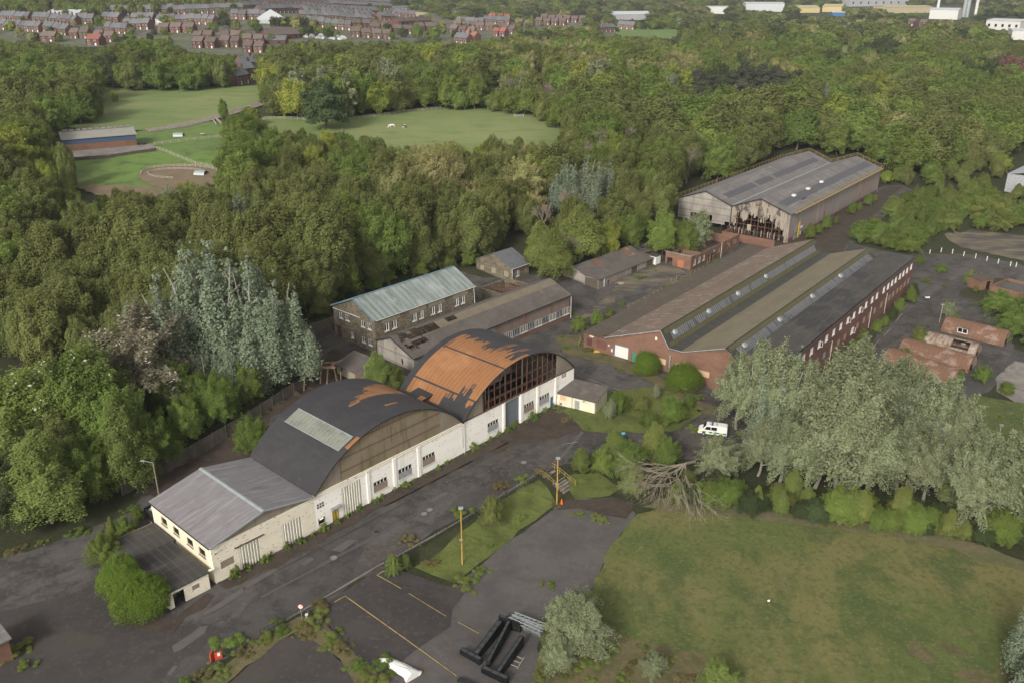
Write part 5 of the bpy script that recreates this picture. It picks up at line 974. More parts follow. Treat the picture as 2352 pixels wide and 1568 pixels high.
a = on(segs[0], .3, .02); MB().slab((14, a[0], a[1]), (17.5, a[0], a[1]), (17.5, a[0] + 1.0, a[1] + .35), (14, a[0] + 1., a[1] + .35), .03).build('roof_hole', 'burnt', bs)
MB().bar((-.4, 17.3, 8.2), (LB + .3, 17.3, 8.2), .5, .06).build('valley_gutter', 'lead_grey', bs)
MB().bar((-.45, -.4, 8.4), (-.45, 8.7, 11.5), .12, .2).bar((-.45, 8.7, 11.5), (-.45, 17.3, 8.15), .12, .2).bar((-.45, 17.3, 8.15), (-.45, 25.6, 11.25), .12, .2).bar((-.45, 25.6, 11.25), (-.45, 34.6, 7.95), .12, .2).build('barge_board', 'dark_iron', bs)
def rrail(pts, step=2.6):
    b = MB()
    for p, q in zip(pts, pts[1:]):
        p, q = Vector(p), Vector(q); k = max(1, round((q - p).length / step)); up = Vector((0, 0, 1.05)); b.bar(p + up, q + up, .08); b.bar(p + up * .5, q + up * .5, .045)
        for i in range(k + 1): c = p.lerp(q, i / k); b.bar(c, c + up, .07)
    b.build('roof_rail', 'yellow_rail', bs)
rrail([(2, -.6, 8.45), (LB + .3, -.6, 8.45)]); rrail([(-.2, 34.8, 7.95), (LB + .3, 34.8, 7.95)]); rrail([(LB + .3, 0, 8.6), (LB + .3, 8.7, 11.55), (LB + .3, 17.2, 8.2), (LB + .3, 17.8, 8.3), (LB + .3, 25.6, 11.3), (LB + .3, 34, 8.)])
MB().box(2, LB, -1., -.35, 8.3, 8.4).build('walkway', 'yellow_rail', bs)
MB().box(.4, LB - .4, .4, 33.8, -.1, .12).build('floor', 'burnt', bs); b = MB(); rr = random.Random(4)
for i in range(70): x, y = rr.uniform(.5, 9), rr.uniform(1, 17); b.bar((x, y, .2), (x + rr.uniform(-2, 2), y + rr.uniform(-2, 2), rr.uniform(.2, 2.2)), rr.uniform(.1, .4), rr.uniform(.05, .3))
b.build('debris', 'burnt', bs)
for x in (8, 20, 40, 60):
    b = MB(); b.bar((x, .5, 8.), (x, 8.7, 11.), .2).bar((x, 8.7, 11.), (x, 17.2, 8.), .2).bar((x, .5, 7.9), (x, 17.2, 7.9), .2).bar((x, 17.3, 0), (x, 17.3, 8), .3).bar((x, .4, 0), (x, .4, 8), .3); b.build('truss', 'steel_rust', bs)
# brick yard wall in front of the burnt shed
yw = thing('yard_wall', 'low brown brick wall across the front of the burnt shed', 'wall', B(177.6, 3.5, 0), RZB)
MB().wall((0, 0), PY_, PX_, 15.5, -.4, 2.3, .3).wall((.3, 15.2), PX_, NY_, 5.6, -.4, 2.3, .3).build('wall', 'brick_orange', yw)
# ruined brick office (B frame): front face toward the camera, long wall toward the right
ro = thing('ruined_office', 'roofless brick office ruin with empty windows and bushes growing inside', 'building', B(145.3, 11.9, 0), RZB)
b = MB(); b.wall((0, 7.2), NY_, PX_, 7.2, -.4, 3.9, .3, [(.5, 2.0, .3, 2.6), (3.4, 5.2, -.4, 2.5)]); b.wall((.3, 0), PX_, PY_, 28, -.4, 3.6, .3, [(.9, 2.4, 1.3, 2.9), (3.5, 4.9, 1.3, 2.9), (6., 7.3, 1.3, 2.9), (9.3, 10.6, -.3, 2.3), (11.8, 13., 1.3, 2.9), (14.3, 16, 1.3, 2.9), (20, 22, 1.3, 2.8), (24, 26, 1.3, 2.8)])
b.wall((.3, 7.2), PX_, NY_, 26, -.4, 3.2, .3, [(6, 8, 1, 2.5)]).wall((28., .3), PY_, NX_, 9, -.4, 2.8, .3).wall((9, .3), PY_, NX_, 6.6, -.4, 2.6, .25); b.build('wall', 'brick_orange', ro)
_o = panel(ro, 'door', 'brick_far', (0, 7.2), NY_, PX_, 3.42, 5.18, -.3, 2.48, .05, .1); _o.data.materials[0] = mat('door_rust', (.33, .14, .07), .9)
MB().box(-.1, .45, -.1, 7.3, 3.9, 4.12).box(.45, 1.6, -.12, .4, 3.9, 4.12).build('coping', 'concrete', ro)
for g in ((.9, 2.4), (3.5, 4.9), (6., 7.3), (11.8, 13.)): window(ro, (.3, 0), PX_, PY_, g[0], g[1], 1.3, 2.9, 2, 1, 'off_white', 'void', dep=.1)
MB().slab((9., -.9, 2.6), (11.6, -.9, 2.6), (11.6, 0, 2.7), (9., 0, 2.7), .15).build('porch_roof', 'flat_felt', ro)
MB().box(9.2, 9.45, -.8, -.6, -.3, 2.5).box(11.1, 11.4, -.8, -.6, -.3, 2.5).build('porch_post', 'brick_orange', ro)
MB().box(.4, 28, .4, 7, -.1, .1).build('floor', 'dirt', ro)
MB().tube((14.6, -1.2, 0), (14.6, -1.2, 4.6), .06).build('pipe', 'off_white', ro)
wb = thing('white_cabin', 'tall plain white cabin at the end of the grey shed', 'cabin', A(140.6, 29.6, 0), RZA)
MB().box(0, 2.3, 0, 1.9, -.2, 3.0).build('body', 'white_paint', wb); MB().box(-.06, 2.36, -.06, 1.96, 3.0, 3.12).build('roof', 'flat_felt', wb)
# grey shed with a mossy double roof
gs = thing('grey_shed', 'long low grey corrugated shed with a mossy patched double roof', 'shed', A(117.3, 30.2, 0), RZA)
b = MB(); b.wall((.1, 0), PX_, PY_, 24., -.4, 2.75, .15, [(13.5, 16, -.3, 2.4), (3.8, 4.4, -.3, 1.6)]); b.wall((0, 4.3), NY_, PX_, 4.3, -.4, 2.75, .1, [(.3, 4.1, -.4, 2.6)]); b.wall((24.1, .1), PY_, NX_, 11, -.4, 2.6, .1)
b.build('wall', 'clad_grey', gs); b = MB(); b.wall((.5, 11.2), NY_, PX_, 6.7, -.4, 2.6, .1); gablepoly(b, (.5, 11.2), NY_, PX_, [(0, 2.6), (6.7, 2.6), (3.2, 4.05)], .1); b.wall((.6, 11.2), PX_, NY_, 23, -.4, 2.6, .1); b.build('gable', 'clad_grey', gs)
panel(gs, 'shutter', 'brown_boards', (0, 4.3), NY_, PX_, .3, 4.1, -.3, 2.58, .03, .08); panel(gs, 'door', 'brown_boards', (.1, 0), PX_, PY_, 13.5, 16, -.2, 2.38, .05, .1); panel(gs, 'loose_panel', 'olive_clad', (.1, 0), PX_, PY_, 20, 22.6, .2, 2.5, -.04, -.01)
panel(gs, 'loose_panel', 'board_grey', (.1, 0), PX_, PY_, 4.9, 7.6, .3, 2.5, -.04, -.01)
r = MB(); r.slab((-.2, -.3, 2.75), (24.3, -.3, 2.75), (24.3, 4.4, 3.2), (-.2, 4.4, 3.2), .1).slab((.3, 4.4, 2.85), (24.3, 4.4, 2.85), (24.3, 8., 4.2), (.3, 8., 4.2), .1).slab((.3, 8., 4.2), (24.3, 8., 4.2), (24.3, 11.5, 2.6), (.3, 11.5, 2.6), .1).build('roof', 'asbestos', gs)
MB().slab((7, 4.5, 2.93), (9, 4.5, 2.93), (9, 7.9, 4.24), (7, 7.9, 4.24), .04).slab((19.5, 4.5, 2.93), (22, 4.5, 2.93), (22, 7.9, 4.24), (19.5, 7.9, 4.24), .04).build('roof_patch', 'rust_tin', gs)
MB().tube((2.2, -.12, 0), (2.2, -.12, 2.7), .07).build('drainpipe', 'white_paint', gs)
cf = thing('collapsed_shed', 'collapsed shed with bare broken rafters beyond the grey shed', 'shed', A(142, 34, 0), RZA); b = MB(); rr = random.Random(8)
for i in range(14): b.bar((i * .55, 0, 3.0 - i * .05), (i * .55 + rr.uniform(-.2, .2), 5.4, 2.3 + rr.uniform(-.5, .8)), .12)
for w_ in (.6, 1.8, 3., 4.2, 5.2): b.bar((0, w_, 3.), (7.5, w_, 2.4), .09)
b.build('rafter', 'asbestos', cf); MB().wall((0, 0), PX_, PY_, 9, -.4, 2.2, .2, [(2, 4, .8, 2.)]).wall((9, 0), PY_, NX_, 6, -.4, 1.8, .2).build('wall', 'brick_orange', cf)
# ------------------------------------------------------------------ rusty barrel huts
def hut(name, label, p0, p1, rad, m, win=None, hole=False):
    p0, p1 = Vector(p0), Vector(p1); L = (p1 - p0).length; rz = math.atan2(p1.y - p0.y, p1.x - p0.x); o = thing(name, label, 'hut', (p0.x, p0.y, T(p0.x, p0.y)), rz)
    b = MB(); n = 22; pr = lambda i, r: (r * math.cos(math.pi * i / n * 1.0), -.1 + r * 1.0 * math.sin(math.pi * i / n) * 1.02)
    nx_ = 14
    for i in range(n):
        for k in range(nx_):
            x0, x1 = L * k / nx_, L * (k + 1) / nx_
            if hole and 8 <= k <= 11 and 4 <= i <= 9 and not (k == 10 and i == 7): continue
            a, c = pr(i, rad), pr(i + 1, rad); b.poly([(x0, -a[0], a[1]), (x1, -a[0], a[1]), (x1, -c[0], c[1]), (x0, -c[0], c[1])])
    s_ = b.build('shell', m, o); md = s_.modifiers.new('s', 'SOLIDIFY'); md.thickness = .07
    E = [(pr(i, rad - .12)[0], pr(i, rad - .12)[1]) for i in range(n + 1)]
    for x, nm in ((.15, 'end_wall'), (L - .15, 'end_wall')): MB().prism([(y, z) for y, z in E] + [(-rad + .12, -.4), (rad - .12, -.4)][0:2], x - .06, x + .06).build(nm, 'board_grey', o)
    panel(o, 'door', 'timber', (L - .07, -.8), PY_, NX_, 0, 1.4, 0, 2., -.03, .01)
    MB().bar((L - .1, -1.9, .9), (L - .1, -1.2, .9), .5, 1.).build('window', 'glass_dark', o)
    for x in (0, L):
        b = MB()
        for i in range(n): a, c = pr(i, rad + .05), pr(i + 1, rad + .05); b.bar((x, -a[0], a[1]), (x, -c[0], c[1]), .14, .1)
        b.build('hoop', 'steel_rust', o)
    if win:
        fr = MB().box(win - 1., win + 1., -rad - .25, -rad * .75, .85, 1.0).box(win - 1., win - .88, -rad - .25, -rad - .12, .9, 2.).box(win + .88, win + 1., -rad - .25, -rad - .12, .9, 2.).box(win - .05, win + .05, -rad - .25, -rad - .12, .9, 2.).box(win - 1., win + 1., -rad - .25, -rad - .12, 1.9, 2.02).build('dormer_window', 'white_paint', o)
        MB().slab((win - 1.05, -rad - .35, 2.05), (win + 1.05, -rad - .35, 2.05), (win + 1.05, -rad * .6, 2.3), (win - 1.05, -rad * .6, 2.3), .06).build('dormer_roof', m, o); MB().box(win - .9, win + .9, -rad - .18, -rad * .7, .98, 1.92).build('pane', 'void', fr)
    return o
RAD = 2.75
def G0(xd, yd): return at(xd, yd)
hut('barrel_hut', 'rusty barrel hut with a white framed dormer window, farthest of the four', (93.2, 172.2), (102.2, 163.9), RAD, 'rust_tin', win=4.2)
hut('barrel_hut', 'mottled barrel hut with a hole torn in its roof end', (84.6, 164.8), (93.0, 157.6), RAD - .2, 'rust_tin_pale', hole=True)
hut('barrel_hut', 'orange rusted barrel hut between the holed hut and the nearest one', (79.0, 160.2), (88.8, 151.2), RAD, 'rust_tin')
hut('barrel_hut', 'rusted barrel hut half hidden by the silver poplars', (74., 155.4), (83.0, 145.0), RAD, 'rust_tin', win=4.8)
tk = thing('open_tank', 'low open brick walled tank behind the barrel huts', 'tank', at(2283, 672), RZB - .25)
MB().wall((0, -6), PX_, PY_, 9, -.3, 1.5, .25).wall((9, -5.75), PY_, NX_, 7, -.3, 1.5, .25).wall((0, 1.2), PX_, NY_, 9, -.3, 1.5, .25).wall((0, 1.), NY_, PX_, 6.8, -.3, 1.5, .25).build('wall', 'brick_orange', tk); MB().box(.3, 8.7, -5.7, 1., -.2, .9).build('slab', 'asphalt_grey', tk)
kb = thing('brick_kiosk', 'small brown brick hut with a dark doorway near the bright green bush', 'shed', at(2248, 668), RZB - .5)
MB().wall((0, 0), PX_, PY_, 4.4, -.3, 2.6, .2, [(2.2, 3.6, -.3, 2.)]).wall((0, 3.5), NY_, PX_, 3.3, -.3, 2.6, .2).wall((4.4, .2), PY_, NX_, 3.3, -.3, 2.6, .2).build('wall', 'brick_orange', kb); MB().slab((-.2, -.3, 2.7), (4.6, -.3, 2.7), (4.6, 3.7, 2.8), (-.2, 3.7, 2.8), .12).build('roof', 'brown_boards', kb); MB().box(.3, 4.1, .3, 3.2, -.1, 2.5).build('interior', 'void', kb)
# grey building at the right edge
gq = at(2306, 440); ge = thing('grey_warehouse', 'pale blue grey warehouse with roof vents at the right edge', 'building', (gq[0] + 25 * math.sin(RZB - .1), gq[1] - 25 * math.cos(RZB - .1), gq[2]), RZB - .1)
MB().wall((0, 0), PX_, PY_, 30, -.5, 6.2, .3).wall((0, 25), NY_, PX_, 24.7, -.5, 6.2, .3, [(18, 19.2, 3, 4.2)]).build('wall', 'metal_panel', ge)
_o = MB().slab((-.4, -.4, 6.3), (30, -.4, 6.3), (30, 12, 9.2), (-.4, 12, 9.2), .2).slab((-.4, 12, 9.2), (30, 12, 9.2), (30, 25, 6.3), (-.4, 25, 6.3), .2).build('roof', 'sheet_white', ge); _o.data.materials[0] = mat('pale_roof', (.28, .3, .34), .6)
for x, y in ((4, 6), (7, 5)): MB().tube((x, y, 7.6), (x, y, 9.8), .25, n=8).tube((x, y, 9.8), (x, y, 10.2), .4, n=8).build('vent', 'galv', ge)
cb = thing('site_cabin', 'cream site cabin in front of the right edge warehouse', 'cabin', at(2338, 448), RZB - .1); MB().box(0, 7, 0, 3, .2, 2.9).build('body', 'off_white', cb); MB().box(-.1, 7.1, -.1, 3.1, 2.9, 3.05).build('roof', 'flat_felt', cb); panel(cb, 'door', 'metal_panel', (0, 0), PX_, PY_, 2, 3, .3, 2.3, -.03, -.005)
# ------------------------------------------------------------------ poles, fences, steps, signs
def pole(name, label, loc, h, m, head=True, lean=(0, 0), r=.1, cat='pole', arm=None, mid=False):
    o = thing(name, label, cat, loc, 0); e = (lean[0], lean[1], h); MB().tube((0, 0, -.3), e, r, r * .75, 8).build('shaft', m, o)
    if head: MB().box(e[0] - .3, e[0] + .3, e[1] - .16, e[1] + .16, h - .05, h + .18).build('lamp_head', 'galv', o)
    if mid: MB().box(-.3, .1, -.12, .12, h * .45, h * .45 + .12).build('floodlight', 'galv', o)
    if arm: MB().bar(e, (e[0] + arm[0], e[1] + arm[1], h + .2), .07).box(e[0] + arm[0] - .3, e[0] + arm[0] + .25, e[1] + arm[1] - .12, e[1] + arm[1] + .12, h + .12, h + .28).build('lamp_head', 'galv', o)
    return o
pole('lamp_post', 'tall rusty yellow pole with lamp on the grass bank', at(1062, 1297), 8.6, 'pole_yellow', mid=True)
pole('lamp_post', 'tall yellow pole with lamp at the foot of the steps', at(1279, 1158), 7.6, 'pole_yellow', mid=True)
pole('lamp_post', 'green wooden pole with a side arm lamp behind the workshop', at(366, 1140), 5.6, 'timber', head=False, arm=(-1.5, .2), r=.12)
pole('lamp_post', 'short cream lamp column beside the far road', at(2157, 742), 4.2, 'timber_pale', r=.07)
pole('lamp_post', 'slim grey lamp column on the dry grass plot', at(2285, 1038), 4.8, 'timber_pale', r=.07)
def fence(name, label, pts, m, h, step, cat='fence', bars=2, dense=None, pw=.08, bw=.04, group=None):
    o = thing(name, label, cat, pts[0], 0, group); p0 = Vector(pts[0]); b = MB(); pm = MB().box(-pw / 2, pw / 2, -pw / 2, pw / 2, -.3, h + .03).mesh('post', m); first = True
    for a_, c_ in zip(pts, pts[1:]):
        L = (Vector(c_) - Vector(a_)).length; k = max(1, round(L / step)); prev = None
        for i in range(k + 1):
            q = Vector(a_).lerp(Vector(c_), i / k); q.z = T(q.x, q.y); q = q - p0
            if i > 0 or first: link('post', pm, o, tuple(q)); first = False
            if prev is not None:
                for j in range(bars): z = Vector((0, 0, h * (j + 1) / bars - .04)); b.bar(prev + z, q + z, bw)
                if dense:
                    n = int((q - prev).length / dense)
                    for t in range(1, n): c = prev.lerp(q, t / n); b.bar(c + Vector((0, 0, .1)), c + Vector((0, 0, h - .05)), .025)
            prev = q
    b.build('rail', m, o); return o
fence('railing', 'black railing along the top of the grass bank', [Ag(15.9, -12.8), Ag(24.4, -13.2), Ag(35.8, -13.5), Ag(45.3, -13.5)], 'dark_iron', 1.0, 2., 'railing', 2, .5)
fence('railing', 'black railing right of the steps', [Ag(48.3, -14.2), Ag(52.1, -16.0), Ag(54., -17)], 'dark_iron', 1.0, 1.8, 'railing', 2, .5)
fence('railing', 'black railing running down beside the lower yard', [at(693, 1412), at(735, 1440), at(790, 1480), at(850, 1530), at(905, 1575)], 'dark_iron', 1.0, 2., 'railing', 2, .6)
fence('railing', 'black railing along the road verge left of the speed sign', [at(693, 1412), at(640, 1440), at(600, 1462)], 'dark_iron', 1.0, 2., 'railing', 2, .5)
sg = thing('speed_sign', 'round white speed limit sign with a red ring on a short post', 'sign', at(694, 1424), 0)
MB().tube((0, 0, -.2), (0, 0, 2.3), .03).build('post', 'galv', sg)
MB().tube((0, .03, 2.0), (0, -.01, 2.0), .32, n=20).build('ring', 'red', sg); MB().tube((0, -.012, 2.0), (0, -.03, 2.0), .25, n=20).build('disc', 'white_paint', sg)
def text(s, size, m, par, loc, rot, name='lettering'):
    cu = bpy.data.curves.new('t', 'FONT'); cu.body = s; cu.size = size; cu.align_x = 'CENTER'; cu.align_y = 'CENTER'; cu.extrude = .004
    t = bpy.data.objects.new('t', cu); me = bpy.data.meshes.new_from_object(t); bpy.data.objects.remove(t); me.materials.clear(); me.materials.append(MT[m])
    o = link(name, me, par, loc); o.rotation_euler = rot; return o
text('10', .3, 'dark_iron', sg, (0, -.036, 2.0), (R(90), 0, 0))
sg.rotation_euler = (0, 0, R(-25) * 0)
bo = thing('bollard', 'short concrete bollard with a pale cap beside the speed sign', 'bollard', at(706, 1425), 0); MB().tube((0, 0, -.1), (0, 0, .9), .16, .15, 10).build('body', 'concrete', bo); MB().tube((0, 0, .9), (0, 0, 1.0), .2, .18, 10).build('cap', 'off_white', bo)
stp = thing('steps', 'concrete steps with worn yellow handrails down the grass bank', 'steps', A(46.9, -13.4, 0), RZA - math.pi / 2)   # x runs toward +v
for i in range(8): MB().box(i * .52, i * .52 + .56, -1.3, 1.3, -1.6, -.02 - i * .165).build('step', 'concrete', stp)
for s_ in (-1.35, 1.35):
    b = MB()
    for z in (.95, .5): b.bar((-.3, s_, z), (.4, s_, z), .045).bar((.4, s_, z), (4.3, s_, z - 1.25), .045)
    for i in range(5): x = .2 + i * 1.; b.bar((x, s_, -.3 - max(0, x - .4) * .32), (x, s_, .95 - max(0, x - .4) * .32), .05)
    b.build('handrail', 'yellow_rail', stp)
cn_ = thing('traffic_cone', 'orange traffic cone at the foot of the steps', 'cone', at(1290, 1158), 0); MB().tube((0, 0, .06), (0, 0, .95), .2, .04, 12).build('body', 'orange', cn_); MB().box(-.27, .27, -.27, .27, 0, .07).build('base', 'void', cn_)
# stacks of black steel beams on the car park
def beam(label, a, b_, wd, n=4, top=.3, m='steel_black', hh=1.65, name='steel_beam_stack', mt='steel_top'):
    a, b_ = Vector(a), Vector(b_); c = (a + b_) / 2; L = (b_ - a).length; zg = T(c.x, c.y); rz = math.atan2(b_.y - a.y, b_.x - a.x); o = thing(name, label, 'steel stack', (c.x, c.y, zg), rz); hh = top - zg; st = hh / n
    for i in range(n):
        z0 = i * st + .03; z1 = (i + 1) * st - .03; b = MB(); b.box(-L / 2, L / 2, -wd / 2, -wd / 2 + .06, z0, z1).box(-L / 2, L / 2, wd / 2 - .06, wd / 2, z0, z1).box(-L / 2, L / 2, -wd / 2, wd / 2, z1 - .07, z1, 1).box(-L / 2, L / 2, -wd / 2, wd / 2, z0, z0 + .05)
        k = int(L / .9)
        for j in range(k + 1): x = -L / 2 + .05 + (L - .1) * j / k; b.box(x - .04, x + .04, -wd / 2 - .03, wd / 2 + .03, z0, z1)
        b.build('beam', [m, mt], o)
    return o
Sx = lambda x, y: (1780 / 1.7415 + x / 2.552 / 1.7415, 2380 / 1.7415 + y / 2.552 / 1.7415)
def topp(x, y, z=.3): return atz(*Sx(x, y), z)
beam('left long leg of the black steel beam stacks', topp(563, 250), topp(312, 590), .62, 4)
beam('middle leaning black beam stack with white stickers', topp(655, 250), topp(440, 662), .42, 4)
beam('right long black steel beam stack beside the grey willow', topp(785, 408), topp(540, 772), .5, 4)
beam('rear black steel stack running to the galvanised trusses', topp(553, 200), topp(775, 262), .42, 5)
beam('wide front black stack of plates at the left', topp(165, 540), topp(368, 645), .55, 7)
beam('wide front black stack of plates at the right', topp(382, 722), topp(642, 838), .55, 7)
beam('black stack cut off by the bottom edge', topp(140, 842), topp(310, 925), .55, 6)
def truss(label, a, b_, z, wd=.5, hh=.5):
    a, b_ = Vector(a), Vector(b_); c = (a + b_) / 2; L = (b_ - a).length; rz = math.atan2(b_.y - a.y, b_.x - a.x); o = thing('lattice_truss', label, 'truss', (c.x, c.y, z), rz, 'galvanised lattice trusses')
    b = MB()
    for y in (-wd / 2, wd / 2):
        for zz in (0.05, hh): b.bar((-L / 2, y, zz), (L / 2, y, zz), .07)
    b.build('chord', 'galv', o); b = MB(); k = 7
    for j in range(k): x0, x1 = -L / 2 + L * j / k, -L / 2 + L * (j + 1) / k; b.bar((x0, -wd / 2, hh), (x1, wd / 2, hh), .045).bar((x0, -wd / 2, 0.05), (x1, -wd / 2, hh), .045).bar((x0, wd / 2, hh), (x1, wd / 2, 0.05), .045)
    b.build('lattice', 'galv', o); return o
pa, pb = topp(700, 180), topp(1015, 300); qa, qb = topp(668, 207), topp(985, 350); zt = T(pa[0], pa[1]); zt = T(qb[0], qb[1]) + .03
truss('galvanised lattice truss, rear one on the pile', pa, pb, -.2); truss('galvanised lattice truss, front one on the pile', qa, qb, -.2)
gp = beam('stack of galvanised tubes under the lattice trusses', topp(690, 200, -.2), topp(995, 330, -.2), .9, 5, -.22, 'galv', name='galvanised_stack', mt='galv')
lf = thing('ladder', 'pale timber ladder frame lying beside the right stack', 'frame', at(*Sx(770, 700)), 0)
a_ = [Vector(at(*Sx(*p))) - Vector(lf.location) + Vector((0, 0, .15)) for p in ((808, 640), (738, 755), (708, 618), (680, 665), (655, 705), (790, 655), (765, 698), (738, 740))]
b = MB(); b.bar(a_[0], a_[1], .08); b.bar(a_[2], a_[5], .06); b.bar(a_[3], a_[6], .06); b.bar(a_[4], a_[7], .06); b.build('rail', 'timber_pale', lf)
# rolled white sheet, red barrier, litter
tp = thing('white_tarpaulin', 'long crumpled white sheet lying by the lower railing', 'tarpaulin', at(910, 1540), 0)
p_ = [Vector(at(*q)) - Vector(tp.location) for q in ((871, 1520), (890, 1522), (915, 1534), (938, 1548), (950, 1560), (966, 1548))]
b = MB(); rr = random.Random(2)
for i in range(len(p_) - 2): b.tube(p_[i] + Vector((0, 0, .25)), p_[i + 1] + Vector((0, 0, .3)), .35 + .15 * i, .4 + .18 * i, 9)
b.tube(p_[3] + Vector((0, 0, .3)), p_[5] + Vector((0, 0, .3)), .4, .25, 8); o = b.build('sheet', 'white_paint', tp)
for v in o.data.vertices: q = mnoise.noise(Vector(v.co) * 1.7) * .3; v.co += Vector((q, q * .7, -abs(q) * .6)); v.co.z *= .75
rb = thing('red_barrier', 'tipped red plastic barrier in the weeds', 'barrier', at(497, 1518), .5); MB().slab((-.6, -.1, 1.3), (-.2, .5, 1.35), (-.1, .5, .1), (-.6, -.1, 0), .1).box(-.1, .7, .1, .25, 0, 1.0).build('panel', 'red', rb); MB().box(.2, .5, .0, .1, .6, .95).build('sticker', 'white_paint', rb)
def scrap(name, label, xd, yd, m, s=.5, cat='litter', group=None):
    b = MB(); rr = random.Random(int(xd * 7 + yd)); c = at(xd, yd)
    b.poly([(rr.uniform(-s, -s * .3), rr.uniform(-s, 0), .12), (rr.uniform(.3 * s, s), rr.uniform(-s, -.3 * s), .18), (rr.uniform(.3 * s, s), rr.uniform(.2 * s, s), .3), (rr.uniform(-s, 0), rr.uniform(.2 * s, s), .15)]); b.box(-s * .4, s * .3, -s * .3, s * .2, .0, .14)
    o = b.build(name, m, None, c); return tag(o, label, cat, group)
scrap('white_sheet_scrap', 'torn white sheet by the round laurel', 1573, 893, 'white_paint', 1.); scrap('white_sheet_scrap', 'white rag under the poplars near the brick gable', 1740, 935, 'white_paint', .8)
scrap('high_visibility_jacket', 'yellow hi vis jacket dropped on the side road', 2221, 934, 'hi_vis', .6, 'jacket'); scrap('blue_board', 'blue board lying beside the long shed', 1405, 746, 'blue', 1.0, 'board')
scrap('plastic_scrap', 'turquoise plastic scrap on the road by the island', 1432, 997, 'cyan_scrap', .5); scrap('yellow_board', 'yellow board in the weeds by the brick wall', 1371, 808, 'yellow', .8, 'board')
scrap('white_scrap', 'white litter on the far road', 2129, 685, 'white_paint', .8); scrap('white_scrap', 'small white litter on the lawn', 1766, 1381, 'white_paint', .2); scrap('plaster_board', 'broken pale board before the grey shed', 1428, 652, 'lintel', 1.2, 'board')
scrap('white_scrap', 'white litter on the verge before the long brick wall', 1983, 788, 'white_paint', .45); scrap('access_cover', 'square pale access cover by the left laurel', 1478, 842, 'concrete', .9, 'cover'); scrap('access_cover', 'square pale access cover between the two laurels', 1543, 876, 'concrete', .9, 'cover')
for (x, y), lb_ in zip([(865, 1222), (767, 1282), (974, 1181), (987, 1172), (1203, 1063)], ['square dark manhole cover in the middle of the road', 'pale round manhole cover on the road left of the others', 'left one of two pale drain covers by the railing', 'right one of two pale drain covers by the railing', 'pale cover on the road near the steps']):
    o = thing('manhole_cover', lb_, 'cover', at(x, y), .3); o.location.z += .12; MB().tube((0, 0, 0), (0, 0, .03), .55, n=12).build('frame', 'patch', o); MB().tube((0, 0, .03), (0, 0, .045), .42, n=12).build('lid', 'concrete' if x != 865 else 'dark_iron', o)
for i, (x, y) in enumerate([(2135, 584), (2161, 580), (2187, 583), (2213, 589), (2240, 594), (2266, 600), (2292, 606), (2320, 612), (2333, 614)]):
    c = at(x, y); tag(MB().box(-.07, .07, -.07, .07, -.1, 1.25).box(-.09, .09, -.09, .09, 1.2, 1.28).build('marker_post', 'white_paint', None, c), 'white marker post in the row along the green verge at right', 'post', 'white posts along the far car park')
# vehicles
def van(name, label, loc, rz, police=True, L=4.65, cat='van'):
    o = thing(name, label, cat, loc, rz); W = .9; H = 1.88
    pr = [(-L / 2, .35), (-L / 2, 1.8), (-L / 2 + .15, H), (L / 2 - 1.75, H), (L / 2 - 1.3, 1.85), (L / 2 - .75, 1.2), (L / 2 - .12, .95), (L / 2, .7), (L / 2, .35)]
    bm = bmesh.new(); vs = []
    for x, z in pr:
        k = 1 if z < 1.25 else .86; vs.append((bm.verts.new((x, -W * k, z)), bm.verts.new((x, W * k, z))))
    n = len(pr)
    for i in range(n): j = (i + 1) % n; bm.faces.new((vs[i][0], vs[j][0], vs[j][1], vs[i][1]))
    bm.faces.new([v[0] for v in vs][::-1]); bm.faces.new([v[1] for v in vs]); bmesh.ops.recalc_face_normals(bm, faces=bm.faces); bmesh.ops.bevel(bm, geom=bm.edges[:], offset=.07, segments=2, affect='EDGES')
    me = bpy.data.meshes.new('body'); bm.to_mesh(me); bm.free(); me.materials.append(MT['white_paint' if police else 'metal_panel']); link('body', me, o)
    _o = MB().poly([(L / 2 - 1.27, -.74, 1.83), (L / 2 - .8, -.8, 1.26), (L / 2 - .8, .8, 1.26), (L / 2 - 1.27, .74, 1.83)]).build('windscreen', 'glass_dark', o); _o.location = (.03, 0, .03)
    for s_ in (-1, 1):
        for x0, x1, xt in ((L / 2 - 2.0, L / 2 - 1.0, .35), (L / 2 - 3.0, L / 2 - 2.1, 0)): MB().poly([(x0, s_ * .955, 1.2), (x1, s_ * .955, 1.2), (x1 - xt, s_ * .86, 1.72), (x0, s_ * .86, 1.72)][::s_]).build('side_window', 'glass_dark', o)
        for x in (-L / 2 + .95, L / 2 - .95):
            w_ = MB().tube((x, s_ * (W - .2), .33), (x, s_ * (W + .02), .33), .33, n=16).build('wheel', 'void', o); MB().tube((x, s_ * (W + .02), .33), (x, s_ * (W + .03), .33), .18, n=12).build('rim', 'galv', w_)
        if police:
            for i in range(8): x0 = -L / 2 + .1 + i * .55; MB().box(x0, x0 + .53, s_ * (W + .003) - .006, s_ * (W + .003) + .006, .62 + .0, .88).build('marking', 'hi_vis' if i % 2 else 'blue', o)
        MB().box(L / 2 - .16, L / 2 - .0, s_ * .62 - .14, s_ * .62 + .14, .72, .88).build('headlight', 'glass_dark', o)
    if police:
        MB().box(L / 2 - 2.35, L / 2 - 2.05, -.6, .6, H + .01, H + .12).build('light_bar', 'blue', o); MB().tube((L / 2 - 1.85, -.35, H + .005), (L / 2 - 1.85, -.35, H + .03), .14, n=12).build('roof_marking', 'red', o); text('7G5B', .42, 'dark_iron', o, (L / 2 - 2.95, 0, H + .012), (0, 0, R(-90)), 'roof_number'); text('10', .3, 'dark_iron', o, (L / 2 - 1.9, .3, H + .012), (0, 0, R(-90)), 'roof_number')
    return o
